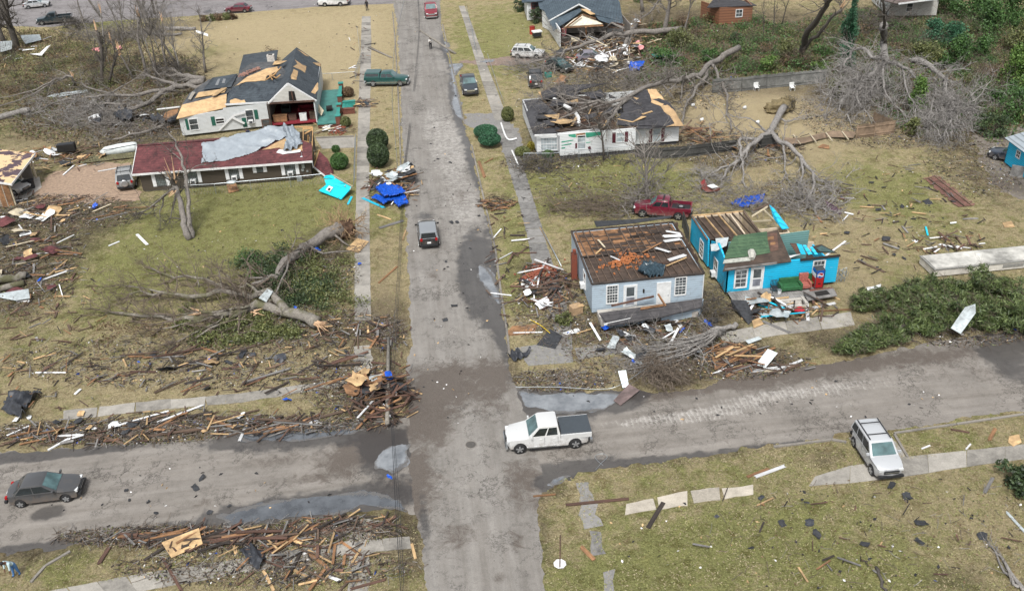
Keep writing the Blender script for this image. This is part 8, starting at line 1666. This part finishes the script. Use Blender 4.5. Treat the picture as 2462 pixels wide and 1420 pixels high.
wire('pale cable strung along left kerb of far main street', [(973, -5, .06), (956, 68, .06), (946, 140, .06), (943, 250, .05), (950, 330, .05), (957, 420, .06)], .025, m_=GREYM); wire('thin cable looped on the wet asphalt beside white pickup', [(1432, 1128, .03), (1446, 1112, .03), (1460, 1098, .03), (1450, 1090, .03), (1432, 1094, .03), (1434, 1104, .03), (1450, 1118, .03)], .015, m_=GREYM); wire('pale cable sagging along right puddle verge', [(1240, 930, .05), (1340, 930, .15), (1440, 935, .2), (1490, 925, .4), (1560, 880, .6)], .02, m_=GREYM); wire('yellow strap across felt piece on right verge corner', [(1275, 768, .1), (1300, 782, .1), (1322, 800, .2)], .03, m_=plain('yellow', (.6, .42, .02))); wire('white drain pipe edging path left of smashed white house', [(1205, 296, .15), (1220, 334, .15), (1242, 333, .15)], .12, m_=WHITE, name='pipe', cat='pipe'); wire('white pipe lying by path below smashed white house', [(1231, 362, .12), (1248, 400, .12)], .1, m_=WHITE, name='pipe', cat='pipe'); wire('black wire draped from split trunk to the ground', [(680, 770, .8), (720, 800, .3), (760, 830, .05)], .015)
FGR = wood('grey_fence_board', (.1, .105, .1), (.2, .2, .19), obj=False, sx=9); FTN = wood('tan_fence_board', (.16, .11, .075), (.3, .22, .15), obj=False, sx=9); FDK = wood('dark_fence_board', (.035, .036, .034), (.085, .085, .08), obj=False, sx=9)
def bfence(label, pts, h_, m_, gap=0, lean=0):
    f = thing('board_fence', label, 'fence', P(*pts[0]))
    for a, b_ in zip(pts[:-1], pts[1:]):
        A, B = P(*a), P(*b_); u = (B-A).normalized(); n = Vector((u.y, -u.x, 0)); L = (B-A).length; k = int(L/.16); mb = MB()
        for i in range(k):
            p = A+u*((i+.5)*L/k); hh = h_*rnd.uniform(.96, 1.03); mb.beam(p+Vector((0, 0, .03)), p+Vector((0, 0, hh))+n*lean, L/k*.96, .02, up=n)
        mb.build('boards', m_, f); mb = MB()
        for z in (.35, h_-.3): mb.beam(A+n*(.04+lean*z/h_)+Vector((0, 0, z)), B+n*(.04+lean*z/h_)+Vector((0, 0, z)), .05, .09)
        mb.build('rail', m_, f); mb = MB(); mb.beam(A+n*.05, A+n*(.05+lean)+Vector((0, 0, h_)), .1, .1, up=u); mb.build('post', m_, f)
    return f
bfence('long grey weathered board fence behind sandy yard', [(1712, 224), (1782, 220), (1842, 213), (1900, 208), (1985, 200)], 1.75, FGR, lean=-.1); bfence('tan board fence corner standing at right of sandy yard', [(2057, 333), (2100, 328), (2146, 322), (2096, 300)], 1.5, FTN); bfence('dark board fence running right from smashed white house', [(1528, 378), (1590, 382), (1650, 378), (1700, 372), (1770, 362)], 1.3, FDK, lean=.05); bfence('short dark fence piece under the fallen pale tree', [(1822, 358), (1868, 350)], 1.4, FDK)
bfence('short mauve grey boards between the two roofless blue houses', [(1642, 548), (1655, 590)], 1.6, FDK)
cf = thing('board_fence', 'collapsed tan fence lying in a wavy strip below sandy yard', 'fence', P(1960, 335)); mb = MB()
for k in range(60):
    t = k/59; x = lerp(1880, 2052, t); yb = lerp(346, 329, t)+4*math.sin(t*7); mb.beam(P(x-2, yb, .15+.2*abs(math.sin(t*5))), P(x+6, yb-15, .5+.2*abs(math.sin(t*5+1))), .14, .02)
mb.build('boards', FTN, cf)
for k in range(5): t = k/4; mb = MB(); mb.beam(P(lerp(1886, 2040, t), lerp(350, 336, t), .4), P(lerp(1868, 2024, t), lerp(326, 316, t), .7), .1, .1); mb.build('post', W_CRM, cf)
def chain(label, pts, h_=1.1, lean=0):
    f = thing('wire_fence', label, 'fence', P(*pts[0])); mb = MB(); pm = MB(); rm = MB()
    for a, b_ in zip(pts[:-1], pts[1:]):
        A, B = P(*a), P(*b_); u = (B-A).normalized(); n = Vector((u.y, -u.x, 0))*lean; L = (B-A).length; T = n+Vector((0, 0, h_))
        pm.tube([A, A+T], .03, 5); rm.tube([A+T, B+T], .025, 5); k = max(2, int(L/.28))
        for i in range(k):
            for s in (0, 1):
                p, q = A+u*(L*(i+s)/k), A+u*(L*(i+1-s)/k); mb.tube([p, q+T], .006, 3, cap=False)
    mb.build('wire_mesh', GREYM, f); pm.build('posts', GREYM, f); rm.build('top_rail', GREYM, f)
chain('leaning chain link fence along right pavement, far from camera', [(1178, 148), (1190, 185), (1203, 225), (1214, 256)], 1.1, .3); chain('chain link fence before front wall of brown house', [(448, 470), (520, 466), (605, 458), (700, 450), (776, 442)], 1.1); chain('sagging chain link fence beside left pavement at brown house', [(852, 345), (850, 400), (849, 452)], 1.1, -.3); chain('chain link fence before smashed white house front', [(1260, 392), (1325, 392), (1392, 386), (1460, 378), (1520, 374)], 1.1); chain('low wire fence round the straw coloured lot beside white house', [(770, 195), (800, 194), (855, 190), (868, 150), (860, 80)], 1.0); chain('wire fence beside right verge across from straw lot', [(1125, 30), (1136, 75), (1148, 135)], 1.0, .2)
# ---------------------------------------------------------------- porch furniture and small things
def at(px, py, z=0): return P(px, py, z)
def lb(par, name, m_, c, boxes, rz=0):
    mb = MB(); M = Matrix.Translation(c) @ Matrix.Rotation(rz, 4, 'Z')
    for (p, s) in boxes: mb.box(p, s, M=M)
    o = mb.build(name, m_, par); bv = o.modifiers.new('b', 'BEVEL'); bv.width = .03; bv.segments = 2; return o
PZ = .39; GS = plain('green_upholstery', (.018, .085, .03), .8, .4, 4); RS = plain('red_patterned_fabric', (.28, .09, .07), .85, .5, 9)
c = Vector((28.55, 62.45, PZ)); s = thing('sofa', 'green two seat sofa on grey porch of bright blue house', 'sofa', c)
lb(s, 'seat', GS, c, [((0, -.05, .3), (1.5, .75, .3))]); lb(s, 'backrest', GS, c, [((0, .34, .55), (1.6, .2, .75))]); [lb(s, 'armrest', GS, c, [((k*.8, -.02, .38), (.2, .85, .55))]) for k in (-1, 1)]
c = Vector((29.75, 62.5, PZ)); s = thing('armchair', 'dusty red armchair beside green sofa on blue house porch', 'armchair', c)
lb(s, 'seat', RS, c, [((0, -.1, .32), (.65, .7, .25))]); lb(s, 'backrest', RS, c, [((0, .3, .7), (.75, .2, 1.0))]); [lb(s, 'armrest', RS, c, [((k*.4, -.05, .42), (.16, .75, .45))]) for k in (-1, 1)]
c = Vector((30.3, 62.6, PZ)); s = thing('chair', 'small olive cushioned chair between armchair and drinks machine', 'chair', c); lb(s, 'seat', L_OL, c, [((0, 0, .4), (.45, .45, .08))]); lb(s, 'backrest', GS, c, [((0, .25, .75), (.45, .06, .65))]); [lb(s, 'leg', BLACK, c, [((a*.2, b_*.2, .18), (.04, .04, .36))]) for a in (-1, 1) for b_ in (-1, 1)]
c = Vector((27.25, 62.35, PZ)); s = thing('chair', 'black garden chair left of green sofa on porch', 'chair', c); lb(s, 'seat', BLACK, c, [((0, 0, .42), (.5, .5, .05))]); lb(s, 'backrest', BLACK, c, [((k*.12, .25, .68), (.06, .04, .5)) for k in (-2, -1, 0, 1, 2)]+[((0, .25, .92), (.55, .04, .06))]); [lb(s, 'leg', BLACK, c, [((a*.22, b_*.22, .2), (.04, .04, .4))]) for a in (-1, 1) for b_ in (-1, 1)]; [lb(s, 'armrest', BLACK, c, [((a*.27, 0, .64), (.05, .5, .04))]) for a in (-1, 1)]
c = Vector((27.55, 62.0, PZ)); s = thing('bucket', 'white plastic bucket on porch before green sofa', 'bucket', c); mb = MB(); mb.tube([c+Vector((0, 0, .005)), c+Vector((0, 0, .36))], [.13, .16], 12); mb.build('pail', WHITE, s); mb = MB(); mb.tube([c+Vector((0, 0, .345)), c+Vector((0, 0, .37))], .175, 12); mb.build('rim', GREYM, s)
c = Vector((30.85, 62.55, PZ)); v = thing('vending_machine', 'red and blue soft drink vending machine at right end of blue porch', 'vending machine', c)
RED = plain('machine_red', (.3, .015, .016), .35, .15, 4); BLU = plain('machine_blue', (.01, .07, .3), .35, .15, 4)
lb(v, 'cabinet', plain('machine_steel', (.045, .05, .055), .4), c, [((0, 0, .85), (.72, .7, 1.7))]); lb(v, 'front_panel', RED, c, [((0, -.36, .55), (.6, .03, .95))]); lb(v, 'upper_panel', BLU, c, [((0, -.36, 1.33), (.6, .03, .6))]); lb(v, 'side_panel', RED, c, [((-.365, 0, .5), (.02, .64, .9))]); lb(v, 'side_panel', BLU, c, [((-.365, 0, 1.5), (.02, .64, .3))]); lb(v, 'side_panel', WHITE, c, [((-.365, 0, 1.15), (.02, .64, .36))]); lb(v, 'coin_slot', DARKVOID, c, [((0, -.38, .45), (.22, .03, .1))]); lb(v, 'side_rail', BLACK, c, [((.33, -.38, .85), (.05, .05, 1.6))])
mb = MB(); disc = lambda r_, y, t0=0, t1=6.2832, zo=0: [c+Vector((r_*math.cos(t0+(t1-t0)*k/20), y, 1.2+zo+r_*math.sin(t0+(t1-t0)*k/20))) for k in range(21)]
mb.slab(disc(.25, -.39)[:-1], .01, (0, -1, 0)); lg = mb.build('round_emblem', WHITE, v)
mb = MB(); q = disc(.225, -.405, .35, 2.9); q += [c+Vector((-.2+.4*k/8, -.405, 1.26+.05*math.sin(k/8*6.28))) for k in range(9)]; mb.slab(q, .008, (0, -1, 0)); mb.build('red_wave', RED, lg)
mb = MB(); q = disc(.225, -.405, 3.5, 6.0); q += [c+Vector((.2-.4*k/8, -.405, 1.13-.05*math.sin(k/8*6.28))) for k in range(9)]; mb.slab(q, .008, (0, -1, 0)); mb.build('blue_wave', BLU, lg)
mb = MB()
for k in range(3): mb.tube([Vector((32.9+.3*k, 63.3, .1)), Vector((33.0+.3*k, 63.4, 1.3))], .03, 5)
for k in range(14): mb.tube([Vector((32.8+rnd.random(), 63.2+rnd.random()*.6, rnd.random()*1.2)), Vector((32.8+rnd.random(), 63.2+rnd.random()*.6, rnd.random()*1.3))], .02, 4)
solo(mb, 'scrap_rack', GREYM, 'grey metal rack with hoses at right wall of bright blue house', 'rack')
s = thing('tyre', 'black car tyre lying on ground between the roofless blue houses', 'tyre', P(1716, 770)); mb = MB(); tc = P(1716, 770, .1); ring = [tc+Vector((.27*math.cos(k*.3927), .27*math.sin(k*.3927), .02)) for k in range(17)]; mb.tube(ring, .1, 8, cap=False); mb.build('ring', RUBBER, s, smooth=True)
cush = MB(); lump(cush, P(1922, 746, .3), (.4, .35, .28), rnd, .08); solo(cush, 'red_cushion', plain('red_cushion', (.38, .015, .03), .8), 'bright red cushion lying in debris before blue house steps', 'cushion', smooth=True)
c = P(1385, 752); s = thing('cardboard_box', 'tan cardboard box on ground at left corner of pale blue house', 'box', c); lb(s, 'box', plain('cardboard', (.32, .22, .13), .9), c+Vector((0, 0, .35)), [((0, 0, 0), (.9, .7, .7))], .3); lb(s, 'flap', W_TAN, c+Vector((0, 0, .72)), [((.3, -.2, 0), (.5, .4, .03))], .3)
rw = thing('car_body_part', 'crumpled red car body part upside down in right yard', 'car wreck', P(1708, 448)); mb = MB(); mb.slab([P(1686, 452, .5), P(1700, 446, .75), P(1732, 452, .55), P(1730, 458, .3), P(1700, 462, .25)], .25); mb.slab([P(1684, 438, .7), P(1694, 430, .9), P(1700, 446, .7), P(1688, 453, .4)], .1); mb.build('shell', paint('scrap_red', (.22, .012, .015)), rw); mb = MB(); mb.slab([P(1700, 446, .78), P(1715, 442, .8), P(1727, 449, .65), P(1712, 452, .7)], .05); mb.build('lining', VINYL, rw)
c = P(1590, 150); s = thing('skip', 'teal topped wire crate in rubble beside green bush', 'crate', c); lb(s, 'lid', plain('teal_plastic', (.03, .22, .18)), c+Vector((0, 0, 1)), [((0, 0, 0), (2.4, 1.4, .08))], .1); lb(s, 'cage', GREYM, c+Vector((0, 0, .5)), [((a*1.1, b_*.6, 0), (.08, .08, 1.0)) for a in (-1, 1) for b_ in (-1, 1)]+[((0, b_*.6, .1), (2.2, .05, .05)) for b_ in (-1, 1)], .1)
for (px, py, wh) in ((1818, 218, 'left'), (1904, 218, 'right')):
    c = P(px, py); s = thing('garden_chair', f'white plastic garden chair by grey fence in sandy yard, {wh} one', 'chair', c); lb(s, 'seat', WHITE, c, [((0, 0, .42), (.55, .55, .05))]); lb(s, 'backrest', WHITE, c, [((0, .27, .7), (.6, .05, .55))]); [lb(s, 'armrest', WHITE, c, [((k*.3, 0, .62), (.06, .55, .05))]) for k in (-1, 1)]; [lb(s, 'leg', WHITE, c, [((a*.25, b_*.25, .2), (.05, .05, .4))]) for a in (-1, 1) for b_ in (-1, 1)]
for k, (px, py, wh) in enumerate(((1665, 257, 'left edge'), (1789, 263, 'middle'), (1820, 298, 'right part'), (1686, 292, 'front'))):
    c = P(px, py); s = thing('plant_pot', f'small white pot lying in {wh} of sandy yard', 'pot', c); mb = MB(); mb.tube([c+Vector((-.15, 0, .2)), c+Vector((.2, .05, .22))], [.14, .2], 10); mb.build('pot', WHITE, s); mb = MB(); mb.tube([c+Vector((.19, .05, .22)), c+Vector((.22, .05, .22))], .23, 10); mb.build('rim', GREYM, s)
hl = thing('boat', 'long grey white boat hull on its side behind brown house', 'boat', P(290, 365)); mb = MB(); A, B = P(240, 366, .5), P(330, 352, .55); mb.tube([A, A.lerp(B, .15), A.lerp(B, .5), A.lerp(B, .9), B], [.1, .5, .62, .6, .5], 12); mb.build('hull', plain('pale_gelcoat', (.5, .54, .54), .3, .15, 2), hl, smooth=True); mb = MB(); mb.beam(A+Vector((.5, -.5, .4)), B+Vector((0, -.45, .4)), .06, .05); mb.build('gunwale', BLACK, hl)
wk = thing('boardwalk', 'mossy plank ramp on ground behind left end of brown house', 'ramp', P(260, 385)); mb = MB()
for k in range(34): t = k/33; mb.beam(P(lerp(196, 322, t), lerp(392, 378, t), .18), P(lerp(200, 324, t), lerp(378, 366, t), .18), .22, .04)
mb.build('planks', wood('mossy_plank', (.1, .1, .05), (.22, .2, .11), obj=False, sx=4), wk); mb = MB(); mb.beam(P(196, 392, .08), P(322, 378, .08), .1, .16); mb.build('edge_beam', W_BRN, wk)
c = P(165, 372); s = thing('water_tank', 'black plastic box shaped tank in wreckage near garage', 'tank', c); lb(s, 'tank', DARKVOID, c+Vector((0, 0, .9)), [((0, 0, 0), (1.9, .9, .8))], .1); lb(s, 'lid', BLACK, c+Vector((0, 0, 1.33)), [((0, 0, 0), (1.7, .7, .06))], .1)
for k, (px, py, wh) in enumerate(((64, 455, 'left'), (78, 452, 'right'))): c = P(px, py); s = thing('bin', f'dark barrel standing before open garage, {wh} one of two', 'barrel', c); mb = MB(); mb.tube([c, c+Vector((0, 0, .9))], [.3, .34], 14); mb.build('drum', (GREYM, BLACK)[k], s); mb = MB(); mb.tube([c+Vector((0, 0, .88)), c+Vector((0, 0, .94))], .37, 14); mb.build('rim', BLACK, s)
c = P(1280, 82); s = thing('barrel', 'red drum at left corner of torn open white house', 'barrel', c); mb = MB(); mb.tube([c, c+Vector((0, 0, 1.1))], .4, 12); mb.build('drum', plain('red_drum', (.32, .03, .02), .5), s); mb = MB(); mb.tube([c+Vector((0, 0, 1.08)), c+Vector((0, 0, 1.13))], .43, 12); mb.build('rim', plain('red_rim', (.2, .02, .015)), s)
c = P(1291, 92); s = thing('grill', 'barbecue with white cover on grass before torn open house', 'barbecue', c); lb(s, 'body', BLACK, c+Vector((0, 0, .6)), [((0, 0, 0), (1.2, .8, .6))], .2); lb(s, 'cover', WHITE, c+Vector((0, 0, 1.0)), [((0, 0, 0), (1.4, .95, .2))], .2)
c = P(1318, 186); s = thing('bin', 'teal storage bin beside black SUV', 'bin', c); lb(s, 'tub', plain('teal_plastic', (.03, .22, .18)), c+Vector((0, 0, .35)), [((0, 0, 0), (.8, .6, .65))], .3); lb(s, 'opening', DARKVOID, c+Vector((0, 0, .68)), [((0, 0, 0), (.65, .45, .03))], .3)
c = P(556, 438, 1.3); mb = MB(); lump(mb, c, (.5, .3, .18), rnd, .1); solo(mb, 'satellite_dish', GALV, 'grey dish shaped scrap leaning on wire fence before brown house', 'dish', smooth=True)
sg = thing('stop_sign', 'white back of octagonal sign fallen on lower right lawn', 'road sign', P(1346, 1355)); oc = P(1346, 1354, .12); mb = MB(); mb.slab([oc+Vector((.36*math.cos(k*.785+.39), .36*math.sin(k*.785+.39), 0)) for k in range(8)], .012); mb.build('plate', WHITE, sg); mb = MB(); mb.beam(P(1347, 1285, .05), P(1346, 1362, .15), .06, .03); mb.build('post', W_RED, sg)
mh = thing('manhole', 'dark round manhole cover in the intersection asphalt', 'manhole', P(1132, 1068)); oc = P(1132, 1068, .022); mb = MB(); mb.slab([oc+Vector((.32*math.cos(k*.314), .32*math.sin(k*.314), 0)) for k in range(20)], .01); mb.build('cover', plain('cast_iron', (.07, .065, .06), .7), mh); mb = MB(); mb.tube([oc+Vector((.36*math.cos(k*.314), .36*math.sin(k*.314), 0)) for k in range(21)], .025, 5, cap=False); mb.build('frame', KERB, mh)
# ---------------------------------------------------------------- people
SKIN = plain('brown_skin', (.11, .055, .035), .6, .1)
def person(label, foot, face, cl, joints_mod=None, lean=0, hold=False, h_=1.75):
    """one skinned body, head to fingers; shirt, trousers and shoes are its materials"""
    sh, tr, shoe, hair = cl; k = h_/1.75; b_ = P(*foot); root = thing('person', label, 'person', b_, None, (0, 0, face))
    J = [(0, 0, .95, .15), (0, .0, 1.15, .15), (0, 0, 1.36, .17), (0, 0, 1.47, .08), (0, .02, 1.54, .06), (0, .03, 1.63, .1), (0, .03, 1.72, .085)]
    def lf(v):
        x, y, z, r_ = v
        if lean and z > .95: dy, dz = y, z-.95; y, z = dy*math.cos(lean)+dz*math.sin(lean), .95+dz*math.cos(lean)-dy*math.sin(lean)
        return (x*k, y*k, z*k, r_*k)
    V = [lf(v) for v in J]; E = [(i, i+1) for i in range(6)]; T = ['tr', 'sh', 'sh', 'sk', 'sk', 'sk', 'sk']
    for s in (-1, 1):
        i = len(V); st = .12*s
        V += [(s*.1*k, 0, .88*k, .12*k), (s*.11*k, st*.4+.02, .5*k, .085*k), (s*.11*k, st, .1*k, .055*k), (s*.12*k, st+.15, .05*k, .045*k)]; E += [(0, i), (i, i+1), (i+1, i+2), (i+2, i+3)]; T += ['tr', 'tr', 'tr', 'so']
        i = len(V); el = (s*.24, .02+.02*s, 1.12, .055); wr = (s*.26, .16, .9, .042)
        if hold: el = (s*.24, .06, 1.12, .055); wr = (s*.07, .26, 1.2, .042)
        V += [lf((s*.2, 0, 1.4, .085)), lf(el), lf(wr)]; E += [(2, i), (i, i+1), (i+1, i+2)]; T += ['sh', 'sh', 'sk']
        if lean and not hold: V[i+1] = (V[i][0], V[i][1]+.05, V[i][2]-.28*k, .055*k); V[i+2] = (V[i][0], V[i][1]+.1, V[i][2]-.52*k, .042*k)
        w_ = Vector(V[i+2][:3]); d = (w_-Vector(V[i+1][:3])).normalized()
        j = len(V); pm_ = w_+d*.08; V += [(*pm_, .036)]; E += [(i+2, j)]; T += ['sk']; sd_ = d.cross(Vector((0, 1, .3))).normalized()
        for f in range(5):
            q = len(V); o_ = sd_*((f-1.5)*.022) if f < 4 else sd_*-.05; l = (.07, .08, .075, .06, .05)[f]; a_ = (pm_ if f < 4 else w_+d*.03)+o_; V += [(*(a_+d*.03), .01), (*(a_+d*l+Vector((0, .015, -.01))), .008)]; E += [(j, q), (q, q+1)]; T += ['sk', 'sk']
    me = bpy.data.meshes.new('skeleton'); me.from_pydata([v[:3] for v in V], E, []); o = bpy.data.objects.new('person_body', me); col.objects.link(o)
    md = o.modifiers.new('k', 'SKIN'); md.use_smooth_shade = True
    for i, sv in enumerate(me.skin_vertices[0].data): sv.radius = (V[i][3], V[i][3]*(.72 if i in (1, 2) else 1)); sv.use_root = (i == 0)
    ss = o.modifiers.new('s', 'SUBSURF'); ss.levels = 1; ss.render_levels = 1
    dg = bpy.context.evaluated_depsgraph_get(); m2 = bpy.data.meshes.new_from_object(o.evaluated_get(dg)); bpy.data.objects.remove(o); m2.name = 'body'
    m2.materials.clear(); ms = {'sh': sh, 'tr': tr, 'so': shoe, 'sk': SKIN}; ks = list(ms); [m2.materials.append(ms[q]) for q in ks]
    A = np.array([v[:3] for v in V])
    for p in m2.polygons: p.material_index = ks.index(T[int(((A-np.array(p.center))**2).sum(1).argmin())]); p.use_smooth = True
    ob = bpy.data.objects.new('body', m2); ob.parent = root; col.objects.link(ob)
    mb = MB(); hd = Vector(V[6][:3]); lump(mb, hd+Vector((0, -.02, .02)), (.1*k, .115*k, .08*k), rnd, .06); mb.build('hair', hair, root, smooth=True, local=True)
    mb = MB(); f0 = Vector(V[5][:3]); fwd = Vector((0, math.cos(lean), -math.sin(lean))); upv = Vector((0, math.sin(lean), math.cos(lean))); mb.box(f0+fwd*.115-upv*.005, (.03, .04, .05)); mb.build('nose', SKIN, root, local=True)
    for s in (-1, 1): mb = MB(); mb.box(f0+Vector((s*.035, 0, 0))+fwd*.1+upv*.03, (.025, .015, .014)); mb.build('eye', DARKVOID, root, local=True); mb = MB(); mb.box(f0+Vector((s*.1, 0, 0)), (.02, .04, .06)); mb.build('ear', SKIN, root, local=True)
    mb = MB(); mb.box(f0+fwd*.098-upv*.045, (.05, .015, .012)); mb.build('mouth', plain('lips', (.12, .03, .03)), root, local=True)
    return root
BLK = plain('black_clothes', (.015, .015, .018), .8); WSH = plain('white_hoodie', (.55, .54, .52), .8); LBS = plain('pale_blue_shirt', (.42, .55, .6), .8); JEAN = plain('blue_jeans', (.06, .15, .32), .8); NAV = plain('navy_clothes', (.015, .02, .04), .8)
person('person in black clothes and hood walking on far left pavement', (883, 26), 2.9, (BLK, BLK, BLK, BLK)); person('person in pale hoodie and black trousers walking on main street near leaning pole', (1036, 119), 3.1, (WSH, BLK, BLK, BLK), hold=True); person('person in light blue shirt and jeans bending over at bottom left', (42, 1382), 2.6, (LBS, JEAN, BLK, BLK), lean=.8); person('person in navy clothes stooping between white house and brown house', (606, 338), 1.2, (NAV, NAV, BLK, BLK), lean=1.1)
